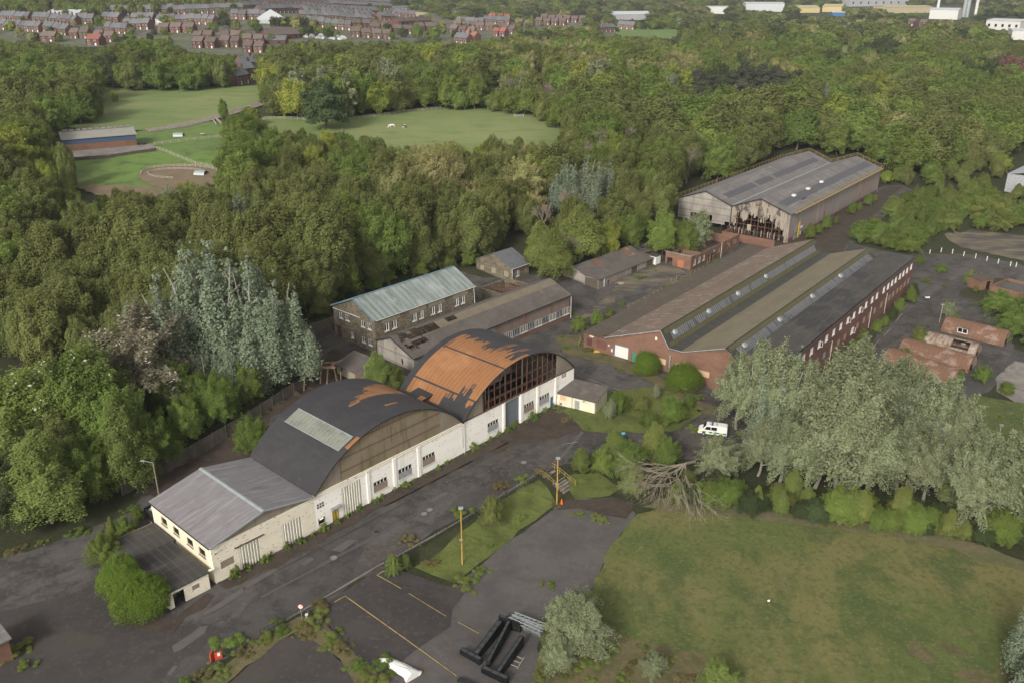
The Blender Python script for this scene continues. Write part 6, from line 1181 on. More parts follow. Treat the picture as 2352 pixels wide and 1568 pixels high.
pv = at(1636, 996); van('police_van', 'white police van with yellow and blue markings on the road', pv, math.atan2(1.3, -4.5))
pv2 = at(1742, 1030); van('police_van', 'silver and white van mostly hidden by the poplar', pv2, math.atan2(1.5, -4.6), False, 5.2)

cbk = thing('brick_porch', 'red brick corner with a grey roof cut by the bottom left edge', 'building', at(-85, 1575), RZA)
MB().wall((0, 0), PX_, PY_, 5, -.3, 3., .3, [(1, 2, 1, 2.2)]).wall((5, .3), PY_, NX_, 4, -.3, 3., .3).build('wall', 'brick_orange', cbk); MB().slab((-.3, -.3, 3.05), (5.3, -.3, 3.05), (5.3, 4.5, 3.2), (-.3, 4.5, 3.2), .15).build('roof', 'shed_roof', cbk)
# ------------------------------------------------------------------ farm
bl_, brt = Vector(at(149, 353)), Vector(at(316, 338)); rz = math.atan2(brt.y - bl_.y, brt.x - bl_.x); Lb = (brt - bl_).length; zb = (bl_.z + brt.z) / 2
bn = thing('barn', 'long brick barn with blue cladding and a pale sheet roof', 'building', (bl_.x, bl_.y, zb), rz)
Wb = 12.
b = MB(); b.wall((0, 0), PX_, PY_, Lb, -1.5, 2.7, .3); b.wall((0, Wb), NY_, PX_, Wb - .3, -1.5, 2.7, .3, [(7, 8.2, -.2, 2.)]); b.wall((Lb, .3), PY_, NX_, Wb - .3, -1.5, 2.7, .3); b.build('brick_wall', 'brick_orange', bn)
b = MB(); b.wall((-.05, -.06), PX_, PY_, Lb + .1, 2.7, 4.3, .15); b.build('cladding', mat('navy_clad', (.05, .085, .15), .7) and 'navy_clad', bn)
b = MB(); gablepoly(b, (-.05, Wb), NY_, PX_, [(0, 2.7), (Wb, 2.7), (Wb, 4.3), (Wb * .5, 5.9), (0, 4.3)], .15); b.build('gable', mat('pale_blue_clad', (.22, .3, .38), .7) and 'pale_blue_clad', bn)
MB().slab((-.4, -.4, 4.35), (Lb + .4, -.4, 4.35), (Lb + .4, Wb / 2, 6.15), (-.4, Wb / 2, 6.15), .12).slab((-.4, Wb / 2, 6.15), (Lb + .4, Wb / 2, 6.15), (Lb + .4, Wb + .4, 4.35), (-.4, Wb + .4, 4.35), .12).build('roof', mat('pale_sheet', (.25, .25, .225), .8, [('wave_x', (1.3, 0, 0), (.19, .18, .155), .3, .9, .5), ('noise', .3, (.2, .16, .12), .55, .7, .6)]) and 'pale_sheet', bn)
b = MB()
for i in range(11): x = 1 + i * (Lb - 2) / 10.5; b.slab((x, Wb / 2 - .6, 6.3), (x + 1.5, Wb / 2 - .6, 6.3), (x + 1.5, Wb / 2 + .8, 6.6), (x, Wb / 2 + .8, 6.6), .2)
b.build('ridge_vent', 'concrete', bn)
fw = rwall('retaining_wall', 'dark stained wall along the foot of the barn yard', [at(147, 378 - 4), at(250, 366), at(360, 350)], 1.4, 'lintel', False); 
for c in fw.children: c.data.materials[0] = mat('wet_wall', (.07, .06, .05), .9, [('noise', .8, (.13, .11, .09), .5, .7, .7)])
sheet('barn_yard', [(150, 352), (318, 336), (352, 334), (360, 346), (250, 362), (147, 370)], 'concrete', .6, label='concrete yard along the barn')
sb = thing('silage_heap', 'heap of black plastic bales at the end of the barn', 'heap', at(318, 336), 0); rr = random.Random(1)
for i in range(7): bpy_ = MB().tube((rr.uniform(-2.5, 2.5), rr.uniform(-1, 1), .5), (rr.uniform(-2.5, 2.5) + .5, rr.uniform(-1, 1) + .6, .6), .6, .5, 9).build('bale', 'steel_black' if i else 'olive_clad', sb)
def pigarc(label, loc, rz, r=1.3, L=2.6):
    o = thing('pig_arc', label, 'shelter', loc, rz, None); b = MB(); n = 14
    for i in range(n): a, c = math.pi * i / n, math.pi * (i + 1) / n; b.slab((-L / 2, r * math.cos(a), r * math.sin(a)), (L / 2, r * math.cos(a), r * math.sin(a)), (L / 2, r * math.cos(c), r * math.sin(c)), (-L / 2, r * math.cos(c), r * math.sin(c)), .05)
    b.build('shell', 'galv', o); MB().prism([(r * .95 * math.cos(math.pi * i / 10), r * .95 * math.sin(math.pi * i / 10)) for i in range(11)], L / 2 - .2, L / 2 - .1).build('back', 'timber', o); return o
pigarc('curved tin pig shelter on the bright grass by the barn', at(411, 315), R(185), 1.5, 3.4); pigarc('curved tin shelter in the sand ring', at(462, 403), R(170), 1.5, 3.4)
cr_ = thing('cable_drum_table', 'yellow topped cable drum table on the bright grass', 'table', at(466, 313), 0); MB().tube((0, 0, .8), (0, 0, .9), .9, n=12).build('top', 'ply', cr_); MB().tube((0, 0, 0), (0, 0, .8), .4, n=10).build('drum', 'timber', cr_)
dk = thing('small_shed', 'dark little shed beside the sand ring', 'shed', at(508, 402), R(20)); MB().box(-1, 1, -1, 1, 0, 1.8).build('wall', 'dark_clad', dk); MB().slab((-1.2, -1.2, 1.85), (1.2, -1.2, 1.85), (1.2, 1.2, 2.1), (-1.2, 1.2, 2.1), .08).build('roof', 'sheet_white', dk)
tr_ = thing('water_trough', 'white trough inside the sand ring', 'trough', at(380, 388), R(10)); MB().wall((0, 0), PX_, PY_, 2.6, 0, .5, .06).wall((0, .8), PX_, NY_, 2.6, 0, .5, .06).box(0, 2.6, .06, .74, 0, .3).build('body', 'white_paint', tr_)
# timber fences in the fields
def tf(label, P, h=1.2, step=2.6): return fence('timber_fence', label, [at(*p) for p in P], 'timber_pale', h, step, 'fence', 3, None, .14, .09)
tf('post and rail fence along the wood side of the paddock', [(606, 276), (640, 275), (772, 280), (790, 279), (860, 270), (950, 258), (1012, 251)])
tf('post and rail fence beside the farm track', [(500, 270), (560, 252), (606, 240), (622, 232)]); tf('timber fence along the lower side of the meadow', [(345, 305), (400, 296), (490, 280), (497, 290)])
tf('timber fence running down beside the hawthorn', [(495, 275), (512, 290), (538, 310)]); tf('wire fence across the bright grass', [(355, 335), (430, 326), (530, 315)]); tf('low rail fence from the barn to the sand ring', [(360, 345), (400, 360), (450, 380), (490, 388)])
ringP = [(500 / 1 - 0, 400)] ; cx, cy = 416, 403
tf('curved rail fence round the sand ring', [(cx + 92 * math.cos(t), cy + 17 * math.sin(t)) for t in np.linspace(math.pi * 1.0, math.pi * 2.15, 14)], 1.2, 2.2); tf('inner rail of the sand ring', [(cx - 8 + 68 * math.cos(t), cy + 11 * math.sin(t)) for t in np.linspace(math.pi * .55, math.pi * 1.9, 12)], 1.0, 2.2)
gt_ = thing('field_gate', 'pale metal field gate in the hedge of the paddock', 'gate', at(1182, 270), R(-8)); b = MB()
for z in (.2, .45, .7, .95, 1.2): b.bar((0, 0, z), (3.6, 0, z), .06)
b.bar((0, 0, .2), (3.6, 0, 1.2), .05); b.build('bars', 'galv', gt_); MB().box(-.2, 0, -.1, .1, -.2, 1.4).box(3.6, 3.8, -.1, .1, -.2, 1.4).build('post', 'timber_pale', gt_)
scrap('white_tub', 'white feed tub near the field gate', 1190, 273, 'white_paint', .6, 'tub')
for i, (x, y, lb_) in enumerate(((785, 307, 'leaning boulder left in the paddock'), (1090 - 0, 313, None), (800, 311, None))):
    if lb_: o = MB().prism([(-.8, 0), (.8, 0), (.5, 1.4), (-.2, 1.1)], -.4, .5).build('boulder', 'stone_wall', None, at(785, 306)); tag(o, lb_, 'rock')
def skinmesh(name, pts, edges, m, lv=2):
    me = bpy.data.meshes.new(name); me.from_pydata([p[:3] for p in pts], edges, []); o = bpy.data.objects.new(name, me); COL.objects.link(o)
    md = o.modifiers.new('skin', 'SKIN'); sv = me.skin_vertices[0].data
    for v, p in zip(sv, pts): v.radius = (p[3], p[4] if len(p) > 4 else p[3])
    sv[0].use_root = True; md.use_smooth_shade = True; s2 = o.modifiers.new('sub', 'SUBSURF'); s2.levels = lv; s2.render_levels = lv; me.materials.append(MT[m]); return o
mat('horse_white', (.62, .6, .56), .8); mat('horse_pied', (.62, .6, .56), .8, [('noise', 1.1, (.03, .025, .02), .5, .53, 1.)])
def horse(label, loc, rz, m):
    P = [(0, 0, 1.15, .3, .32), (.45, 0, 1.15, .31, .34), (.8, 0, 1.22, .24, .3), (-.5, 0, 1.2, .3, .3), (-.75, 0, 1.15, .2, .22), (1.1, 0, 1.1, .17, .2), (1.35, 0, .75, .13, .15), (1.5, 0, .42, .12, .13), (1.62, 0, .18, .08, .08),
         (.65, .17, .8, .11), (.68, .17, .42, .06), (.66, .17, .05, .07), (.65, -.17, .8, .11), (.82, -.17, .42, .06), (.8, -.17, .05, .07),
         (-.62, .18, .8, .15), (-.78, .18, .45, .07), (-.68, .18, .05, .07), (-.62, -.18, .8, .15), (-.72, -.18, .45, .07), (-.62, -.18, .05, .07), (-1.0, 0, 1.0, .06), (-1.08, 0, .5, .07)]
    Eg = [(0, 1), (1, 2), (0, 3), (3, 4), (2, 5), (5, 6), (6, 7), (7, 8), (2, 9), (9, 10), (10, 11), (2, 12), (12, 13), (13, 14), (3, 15), (15, 16), (16, 17), (3, 18), (18, 19), (19, 20), (4, 21), (21, 22)]
    o = skinmesh('horse', P, Eg, m); o.location = loc; o.rotation_euler = (0, 0, rz); o.scale = (1.1,) * 3; return tag(o, label, 'horse')
horse('white horse grazing in the paddock, left one', at(518, 295.5), R(200), 'horse_white'); horse('white and dark pied horse grazing in the paddock, right one', at(534 + 29, 295.5) if 0 else at(561 - 1, 0 + 295.5) if 0 else at(929 - 0, 296), R(70), 'horse_pied')
bpy.data.objects['horse'].location = at(901, 295)
# ------------------------------------------------------------------ houses
HV = {}
def house_proto(style):
    if style in HV: return HV[style]
    wd, dp, ev, rg_, roof, wall = {'T': (5.4, 8.5, 5.0, 3.7, 'slate', 'brick_far'), 'S': (8., 8., 4.8, 3.1, 'tile_brown', 'brick_far'), 'R': (8., 8., 4.8, 3.1, 'tile_red', 'brick_far'), 'W': (7., 8., 5.2, 3.2, 'slate', 'render_white'), 'D': (7., 8., 5.0, 3.4, 'slate', 'brick_dark_shaded')}[style]
    h = thing('house', 'x', 'house'); b = MB(); wn_ = [(wd * .14, wd * .14 + 1.1, 3.3, 4.3), (wd * .6, wd * .6 + 1.1, 3.3, 4.3), (wd * .14, wd * .14 + 1.3, .8, 2.1)]; dr_ = (wd * .64, wd * .64 + .95, 0, 2.1)
    b.wall((-wd / 2, 0), PX_, PY_, wd, -3, ev, .3, wn_ + [dr_]); b.wall((-wd / 2, dp), PX_, NY_, wd, -3, ev, .3)
    for x, ax_ in ((-wd / 2 - .0, 1), (wd / 2, -1)):
        gablepoly(b, (x, 0.3), PY_, (ax_, 0), [(-.3, -3), (dp - .3, -3), (dp - .3, ev), (dp / 2 - .3, ev + rg_), (-.3, ev)], .25)
    b.build('wall', wall, h)
    r = MB(); r.slab((-wd / 2 - .02, -.35, ev - .1), (wd / 2 + .02, -.35, ev - .1), (wd / 2 + .02, dp / 2, ev + rg_ + .15), (-wd / 2 - .02, dp / 2, ev + rg_ + .15), .15).slab((-wd / 2 - .02, dp / 2, ev + rg_ + .15), (wd / 2 + .02, dp / 2, ev + rg_ + .15), (wd / 2 + .02, dp + .35, ev - .1), (-wd / 2 - .02, dp + .35, ev - .1), .15)
    rf_ = r.build('roof', roof, h); MB().box(wd / 2 - 1.1, wd / 2 - .1, dp / 2 - .45, dp / 2 + .45, ev + rg_ - .8, ev + rg_ + 1.4).box(wd / 2 - .95, wd / 2 - .7, dp / 2 - .15, dp / 2 + .15, ev + rg_ + 1.4, ev + rg_ + 1.8).box(wd / 2 - .5, wd / 2 - .25, dp / 2 - .15, dp / 2 + .15, ev + rg_ + 1.4, ev + rg_ + 1.8).build('chimney', 'brick_far', rf_)
    MB().bar((-wd / 2, -.36, ev - .12), (wd / 2, -.36, ev - .12), .18, .2).build('gutter', 'dark_iron', rf_)
    for q in wn_: w_ = panel(h, 'window', 'white_paint', (-wd / 2, 0), PX_, PY_, q[0], q[1], q[2], q[3], .04, .1); panel(w_, 'pane', 'glass_dark', (-wd / 2, 0), PX_, PY_, q[0] + .14, q[1] - .14, q[2] + .12, q[3] - .12, .0, .03)
    panel(h, 'door', 'white_paint', (-wd / 2, 0), PX_, PY_, *dr_, .04, .1)
    HV[style] = [h, wd, dp, False]; return HV[style]
nh = 0
HSP = []
def row(p0, p1, style, where, face=0., n=None, dz=0.):
    """a row of houses whose fronts stand on the ground between two survey points"""
    global nh
    hp = house_proto(style); a, c = Vector(at(*p0)), Vector(at(*p1)); L = math.hypot(c.x - a.x, c.y - a.y); n = n or max(1, round(L / hp[1])); an = math.atan2(c.y - a.y, c.x - a.x)
    if style == 'S' or style == 'R': n = n if n and L / n > 9 else max(1, round(L / 9.5))
    for i in range(n):
        p = a.lerp(c, (i + .5) / n); z = T(p.x, p.y) + dz; loc = (p.x, p.y, z); lab = {'T': 'slate roofed brick terraced house', 'S': 'brown tiled brick house', 'R': 'red tiled brick house', 'W': 'white rendered house with slate roof', 'D': 'dark brick house with slate roof'}[style] + ' ' + where
        sx = (L / n) / hp[1] * (1.01 if style in 'TDW' else .86); HSP.append((p.length, style, loc, an + face, lab, (sx, 1, trng.uniform(.94, 1.06)))); nh += 1
        if n > 1: HSP[-1] = HSP[-1] + (i, n)
        else: HSP[-1] = HSP[-1] + (0, 1)
for a, c, s, wh in (((0, 50), (66, 53), 'T', 'in the far left top row'), ((74, 52), (172, 60), 'T', 'in the dark roofed row at far left'), ((172, 57), (214, 58), 'T', 'at the end of the dark roofed row'), ((0, 70), (90, 76), 'T', 'in the lower row above the left wood'), ((96, 74), (152, 84), 'T', 'in the lower row above the left wood'),
    ((92, 98), (130, 99), 'S', 'just above the left wood'), ((158, 90), (204, 91), 'S', 'just above the left wood'), ((212, 98), (262, 99), 'S', 'beside the red roofed house'), ((196, 106), (232, 107), 'R', 'just above the left wood'), ((234, 52), (272, 54), 'T', 'near the white gabled house'), ((300, 54), (352, 55), 'T', 'with others in the upper left rows'),
    ((358, 58), (384, 60), 'W', 'at the corner of the upper left rows'), ((386, 58), (462, 58), 'T', 'in the row right of the white house'), ((462, 58), (490, 60), 'D', 'at the end of the row by the big conifer'), ((360, 76), (446, 78), 'S', 'in the middle left row'), ((282, 68), (342, 70), 'T', 'behind the pale tree'), ((240, 78), (290, 80), 'T', 'in the lower left rows'),
    ((440, 96), (488, 97), 'S', 'among the brown roofed houses'), ((500, 96), (555, 97), 'S', 'among the brown roofed houses'), ((555, 104), (606, 105), 'S', 'among the brown roofed houses'), ((440, 112), (496, 113), 'S', 'in the front row of brown roofs'), ((505, 110), (550, 111), 'S', 'in the front row of brown roofs'), ((556, 122), (606, 124), 'S', 'nearest the wood'),
    ((240, 38), (400, 34), 'T', 'in the top rows left of the conifer'), ((400, 36), (560, 30), 'T', 'in the top rows left of the conifer'), ((530, 46), (565, 47), 'D', 'right of the big conifer'), ((568, 46), (612, 47), 'T', 'right of the big conifer'), ((560, 28), (700, 20), 'T', 'on the upper terraces'), ((600, 34), (700, 32), 'T', 'on the upper terraces'), ((640, 20), (760, 12), 'T', 'on the topmost terraces'), ((620, 26), (760, 20), 'T', 'on the topmost terraces'),
    ((700, 62), (806, 72), 'T', 'in the stepped terrace facing us'), ((690, 46), (856, 56), 'T', 'in the second stepped terrace'), ((700, 36), (860, 46), 'T', 'in the third stepped terrace'), ((700, 27), (870, 36), 'T', 'in the fourth stepped terrace'), ((760, 18), (900, 24), 'T', 'on the crest of the hill'), ((790, 10), (900, 14), 'T', 'on the crest of the hill'), ((875, 48), (918, 50), 'D', 'in the dark pair beside the building site'), ((905, 40), (955, 44), 'D', 'left of the building site'),
    ((805, 86), (902, 92), 'S', 'in the row of four facing us'), ((810, 66), (900, 70), 'S', 'behind the row of four'), ((850, 74), (950, 80), 'S', 'behind the row of four'), ((915, 62), (992, 58), 'S', 'below the building site'), ((955, 72), (1000, 74), 'S', 'right of the tall green tree'), ((1040, 66), (1100, 70), 'S', 'in the middle estate'), ((1030, 78), (1090, 84), 'S', 'in the middle estate'), ((1048, 58), (1110, 62), 'T', 'in the curved row of the middle estate'), ((1110, 56), (1170, 58), 'T', 'in the curved row of the middle estate'),
    ((1090, 70), (1160, 72), 'S', 'in the middle estate'), ((1120, 48), (1172, 50), 'R', 'in the red roofed row'), ((1060, 92), (1092, 96), 'R', 'at the edge of the middle wood'), ((1042, 100), (1072, 104), 'T', 'at the edge of the middle wood'), ((1150, 78), (1180, 80), 'S', 'in the middle estate'), ((1130, 84), (1160, 86), 'R', 'in the middle estate'), ((1180, 62), (1220, 64), 'S', 'right of the red roofed row'), ((1228, 58), (1300, 60), 'S', 'in the grey roofed row by the dark poplar'), ((1240, 50), (1345, 54), 'S', 'in the grey roofed row by the dark poplar'),
    ((1376, 76), (1414, 74), 'D', 'left of the far field'), ((1418, 68), (1456, 70), 'D', 'left of the far field'), ((1380, 14), (1500, 14), 'R', 'in the distant red roofed row'), ((1500, 15), (1600, 18), 'R', 'in the distant red roofed row'), ((2082, 60), (2100, 61), 'S', 'in the pair behind the right woods'), ((2108, 62), (2128, 63), 'S', 'in the pair behind the right woods'),
    ((545, 198), (575, 192), 'D', 'in the close beside the meadow'), ((560, 182), (588, 178), 'D', 'in the close beside the meadow'), ((560, 165), (590, 162), 'D', 'in the close beside the meadow')):
    row(a, c, s, wh)
def ordw(i, n):
    if n == 1: return ''
    if i == 0: return ', left end of its row'
    if i == n - 1: return ', right end of its row'
    W9 = ('second', 'third', 'fourth', 'fifth', 'sixth', 'seventh', 'eighth', 'ninth', 'tenth')
    if i <= (n - 1) // 2 and i <= 9: return ', %s from the left of its row' % W9[i - 1]
    if n - 1 - i <= 9: return ', %s from the right of its row' % W9[n - 2 - i]
    return ', in the middle of its row'
HSP.sort(key=lambda q: q[0]); far_h = HSP[280:]
for d_, st_, loc, an, lab, sc, i, n in HSP[:280]:
    hp = HV[st_]; l2 = ' '.join((lab + ordw(i, n)).split()[:16])
    if not hp[3]: o = hp[0]; o.location = loc; o.rotation_euler = (0, 0, an); o['label'] = l2; o['group'] = 'houses ' + lab.split('house ')[-1]; hp[3] = True
    else: o = copytree(hp[0], loc, an, l2, 'houses ' + lab.split('house ')[-1])
    o.scale = sc
fb = MB(); fm = []
for d_, st_, loc, an, lab, sc, i, n in far_h:
    M = Matrix.Translation(loc) @ Matrix.Rotation(an, 4, 'Z') @ Matrix.Diagonal((*sc, 1)); hp = HV[st_][0]
    for ch in hp.children:
        for o in [ch] + list(ch.children):
            me = o.data; k = len(fb.v); nm = me.materials[0].name
            if nm not in fm: fm.append(nm)
            fb.v += [tuple(M @ v.co) for v in me.vertices]
            for f in me.polygons: fb.f.append(tuple(k + q for q in f.vertices)); fb.m.append(fm.index(nm))
if far_h: tag(fb.build('distant_houses', fm), 'farthest terraces on the crest of the hill, too small to count', kind='stuff')
ADJN = {'green_tree': 'rounded green garden tree', 'olive_poplar': 'olive garden tree', 'willow_tree': 'pale garden tree', 'dark_tree': 'dark garden tree', 'bright_tree': 'bright garden tree'}
for i in range(150):
    x = trng.uniform(-60, 1420); yl = 104 - max(0, x - 600) * .02 if x < 1100 else 84; y = trng.uniform(26 if x > 250 else 56, yl)
    if x > 1180 and y < 50: y += 20
    k = trng.choice(['green_tree', 'olive_poplar', 'willow_tree', 'dark_tree', 'green_tree', 'bright_tree']); tree(k, at(x, y), trng.uniform(5, 9.5), ADJN[k] + ' among the houses, ' + ('upper ' if y < 70 else 'lower ') + ('left' if x < 400 else 'middle left' if x < 700 else 'middle' if x < 1000 else 'right') + ' part of town', 'garden trees among the houses', wd=1.2)
# long buildings in the distance
def block(name, label, p0, p1, dp, h, wall, roof, rise=.8, cat='building', extra=None):
    a, c = Vector(at(*p0)), Vector(at(*p1)); L = math.hypot(c.x - a.x, c.y - a.y); an = math.atan2(c.y - a.y, c.x - a.x); o = thing(name, label, cat, (a.x, a.y, min(a.z, c.z)), an)
    MB().wall((0, 0), PX_, PY_, L, -4, h, .4).wall((0, dp), PX_, NY_, L, -4, h, .4).wall((0, .4), PY_, PX_, dp - .8, -4, h, .4).wall((L, .4), PY_, NX_, dp - .8, -4, h, .4).build('wall', wall, o)
    b = MB(); gablepoly(b, (0, 0), PY_, PX_, [(0, h), (dp, h), (dp / 2, h + rise)], .4); gablepoly(b, (L, 0), PY_, NX_, [(0, h), (dp, h), (dp / 2, h + rise)], .4); b.build('gable', wall, o)
    MB().slab((-.5, -.5, h), (L + .5, -.5, h), (L + .5, dp / 2, h + rise + .1), (-.5, dp / 2, h + rise + .1), .2).slab((-.5, dp / 2, h + rise + .1), (L + .5, dp / 2, h + rise + .1), (L + .5, dp + .5, h), (-.5, dp + .5, h), .2).build('roof', roof, o)
    n = max(2, int(L / 7)) if 'ware' not in name and 'plant' not in name else 0
    for i in range(min(n, 8)): x = L * (i + .5) / min(n, 8); MB().box(x - 1.2, x + 1.2, -.06, -.005, h * .35, h * .65).build('window', 'glass_dark', o)
    return o
mat('cream_wall', (.36, .31, .2), .8); mat('yellow_wall', (.42, .35, .16), .8); mat('pale_metal', (.42, .44, .46), .5)
block('school', 'long low brick school with a brown roof', (622, 96), (690, 90), 14, 4.5, 'brick_far', 'tile_brown', 4); block('school', 'low grey roofed hall left of the boat yard', (600, 102), (655, 104), 12, 3.5, 'brick_far', 'slate', 3.)
block('warehouse', 'white ribbed warehouse roof behind the far poplars', (1408, 46), (1500, 47), 50, 7, 'metal_panel', 'pale_metal', 3); block('warehouse', 'white fronted warehouse beyond the far poplars', (1625, 32), (1672, 33), 30, 10, 'render_white', 'pale_metal', .6)
block('warehouse', 'white warehouse with a yellow stripe', (1712, 27), (1800, 28), 40, 12, 'pale_metal', 'pale_metal', 1.5); block('warehouse', 'cream roofed warehouse left of the white plant', (1835, 30), (1882, 30), 40, 7, 'yellow_wall', 'cream_wall', 3); block('warehouse', 'pale cream warehouse beside the blue one', (1888, 28), (1932, 29), 40, 8, 'yellow_wall', 'cream_wall', 3)
block('warehouse', 'blue fronted trade unit', (1912, 38), (1940, 38), 14, 5, 'blue', 'pale_metal', 1); block('warehouse', 'long cream wall building behind the houses', (2035, 32), (2140, 30), 30, 9, 'cream_wall', 'cream_wall', 1.5); block('college', 'wide grey roofed complex on the skyline', (1950, 16), (2088, 14), 60, 12, 'metal_panel', 'metal_panel', 4); 
pl = block('process_plant', 'white process plant with two tall chimneys', (2133, 44), (2198, 46), 30, 12, 'render_white', 'pale_metal', 2)
for (x, y, label) in ((2150, 42, 'tall white chimney at the left of the plant'), (2238, 46, 'tall white chimney at the right of the plant')):
    c = at(x, y); o = thing('chimney', label, 'chimney', c, 0); MB().tube((0, 0, -2), (0, 0, 38), 1.9, 1.7, 14).build('stack', 'render_white', o); MB().tube((0, 0, 36), (0, 0, 38.4), 2.1, 2.1, 14).build('rim', 'metal_panel', o)
for i, x in enumerate((2212, 2220)): c = at(x, 40); o = thing('silo', 'steel silo between the chimneys', 'silo', c, 0, 'silos between the chimneys'); MB().tube((0, 0, -2), (0, 0, 24), 2.4, 2.4, 12).build('tank', 'galv', o)
block('office_block', 'white factory with a sawtooth front at right', (2262, 68), (2340, 72), 40, 10, 'render_white', 'pale_metal', 1.5); block('warehouse', 'cream flat roofed building at the right edge', (2322, 92), (2440, 95), 30, 9, 'render_white', 'pale_metal', 1.)
block('bungalow_row', 'bungalows on the skyline beyond the building site', (900, 22), (985, 24), 10, 4, 'render_white', 'slate', 2.5); block('tall_house', 'tall white house on the skyline', (872, 12), (892, 12), 9, 9, 'render_white', 'slate', 2.); block('warehouse', 'white roofed shed at far left', (104, 42), (180, 44), 25, 5, 'render_white', 'pale_metal', 2.5)
te = thing('marquee', 'white pointed marquee roof beside the dark hedge', 'marquee', at(624, 52), .3); b = MB(); w_ = 13
for s1, s2 in (((-w_, -w_), (w_, -w_)), ((w_, -w_), (w_, w_)), ((w_, w_), (-w_, w_)), ((-w_, w_), (-w_, -w_))): b.poly([(*s1, 3), (*s2, 3), (0, 0, 11)]); b.poly([(*s1, -3), (*s2, -3), (*s2, 3), (*s1, 3)])
b.build('canvas', 'pale_metal', te)
sheet('building_site', [(925, 32), (985, 34), (1080, 52), (1030, 56), (960, 48), (925, 42)], 'tan_patch', .8, label='bare earth building site on the hill'); sheet('building_site', [(865, 32), (930, 28), (985, 32), (960, 40), (900, 38)], 'cream_wall', 1.0, label='pale sandy top of the building site')
ex = thing('excavator', 'orange excavator on the building site', 'excavator', at(925, 36), 0); MB().box(-2, 2, -1.2, 1.2, .8, 2.6).build('cab', 'orange', ex); MB().bar((1, 0, 2), (4, 0, 5), .5).bar((4, 0, 5), (6, 0, 2), .4).build('arm', 'orange', ex); MB().box(-2.2, 2.2, -1.5, 1.5, 0, .8).build('track', 'void', ex)
rb_ = random.Random(21)
for i in range(26):
    x = rb_.uniform(700, 795); y = 84 + (x - 700) * .06 + rb_.uniform(-3, 4); c = at(x, y); o = MB().box(-2.2, 2.2, -.9, .9, .2, 1.3).box(-1.2, 1.4, -.8, .8, 1.3, 1.9).build('caravan', rb_.choice(['pale_metal', 'render_white', 'metal_panel']), None, c, rb_.uniform(0, 3)); tag(o, 'white or pale vehicle in the crowded yard above the middle wood', 'vehicle', 'vehicles in the crowded yard above the middle wood')
# ------------------------------------------------------------------ hero vegetation
ON = ['first', 'second', 'third', 'fourth', 'fifth', 'sixth', 'seventh', 'eighth', 'ninth', 'tenth', 'eleventh', 'twelfth', 'thirteenth', 'fourteenth', 'fifteenth', 'sixteenth', 'seventeenth', 'eighteenth', 'nineteenth', 'twentieth']
def nth(i): return ON[i] if i < 20 else ('twenty ' + ON[i - 20] if i < 30 + 9 and i - 20 < 9 else 'thirty ' + ON[(i - 30) % 9])
def HT(kind, x, y, h, label, wd=1., lod=None, **k):
    if 'bush' in kind: h *= .62; wd *= 1.3
    return tree(kind, at(x, y), h, label, lod=lod, wd=wd, **k)
# silver poplars left of the stone building
for x, y, h, wd, lb_ in ((395, 868, 21, 1.0, 'leftmost silver poplar spire behind the blossom tree'), (462, 872, 26, 1.05, 'tall silver poplar behind the retaining wall, left of the tallest'), (520, 866, 27.5, 1.0, 'tallest silver poplar of the left group'), (600, 872, 24, .95, 'silver poplar with a high narrow spire left of the stone gable'), (655, 870, 20, .95, 'silver poplar nearest the stone gable'), (560, 905, 13, 1.1, 'low silver poplar in front of the left group'), (480, 920, 12, 1.1, 'small silver poplar under the tall spires')):
    HT('silver_poplar', x, y, h, lb_, wd)
bt = HT('grey_poplar', 345, 950, 19, 'tall cherry tree in white blossom with bare upper branches', 1.5)
rng = np.random.default_rng(77); blos = fluffy('blossom_crown', 'wispy', 12., 30000, .12, rng, ['blossom', 'candle'], 0); bt.children[0].data = blos; bt.name = 'blossom_tree'
bt2 = baretree(at(345, 955), 21, 'bare twigs of the blossoming cherry standing above its crown', m='twig_pale', wd=.9, seed=1)
ch = fluffy('chestnut_crown', 'round', 12., 36000, .14, np.random.default_rng(32), ['leaf_green', 'candle'], 0)
for x, y, h, wd, lb_ in ((215, 1040, 18, 1.05, 'chestnut tree covered in white candles beside the cherry'), (85, 1080, 17, 1.25, 'wide chestnut tree with white candles at the left edge'), (-20, 1060, 17, 1.2, 'chestnut with white candles cut by the left edge')):
    o = HT('green_tree', x, y, h, lb_, wd); o.children[0].data = ch; o.name = 'chestnut_tree'
for k, x, y, h, wd, lb_ in (('birch_tree', 305, 1120, 15, 1.25, 'drooping birch at the end of the retaining wall'), ('birch_tree', 120, 1200, 14, 1.5, 'drooping birch above the left verge'), ('green_tree', 210, 1150, 11, 1., 'dark green tree between the left birches'), ('dark_tree', 40, 1215, 12, 1.2, 'dark tree at the left verge'), ('birch_tree', 60, 1160, 15, 1.3, 'pale birch among the left trees'), ('green_tree', 370, 1060, 9, 1., 'ivy covered tree behind the retaining wall'),
    ('green_tree', 430, 1010, 8, 1., 'low tree behind the middle of the retaining wall'), ('green_tree', 280, 1060, 13, 1., 'leafy tree under the blossom tree'), ('green_tree', 500, 965, 9, 1.1, 'green tree by the wall under the silver poplars'), ('green_tree', 570, 925, 8, 1., 'green tree by the wall end'), ('olive_poplar', 160, 1130, 13, 1., 'olive tree between the chestnuts and the verge'), ('dark_tree', 620, 890, 8, 1.1, 'dark tree below the right silver poplars'), ('green_tree', 400, 960, 11, 1.1, 'green tree filling in under the cherry'), ('olive_poplar', 260, 960, 15, 1.1, 'olive tree behind the chestnut'), ('green_tree', 0, 1180, 12, 1.2, 'green tree cut by the left edge')):
    HT(k, x, y, h, lb_, wd)
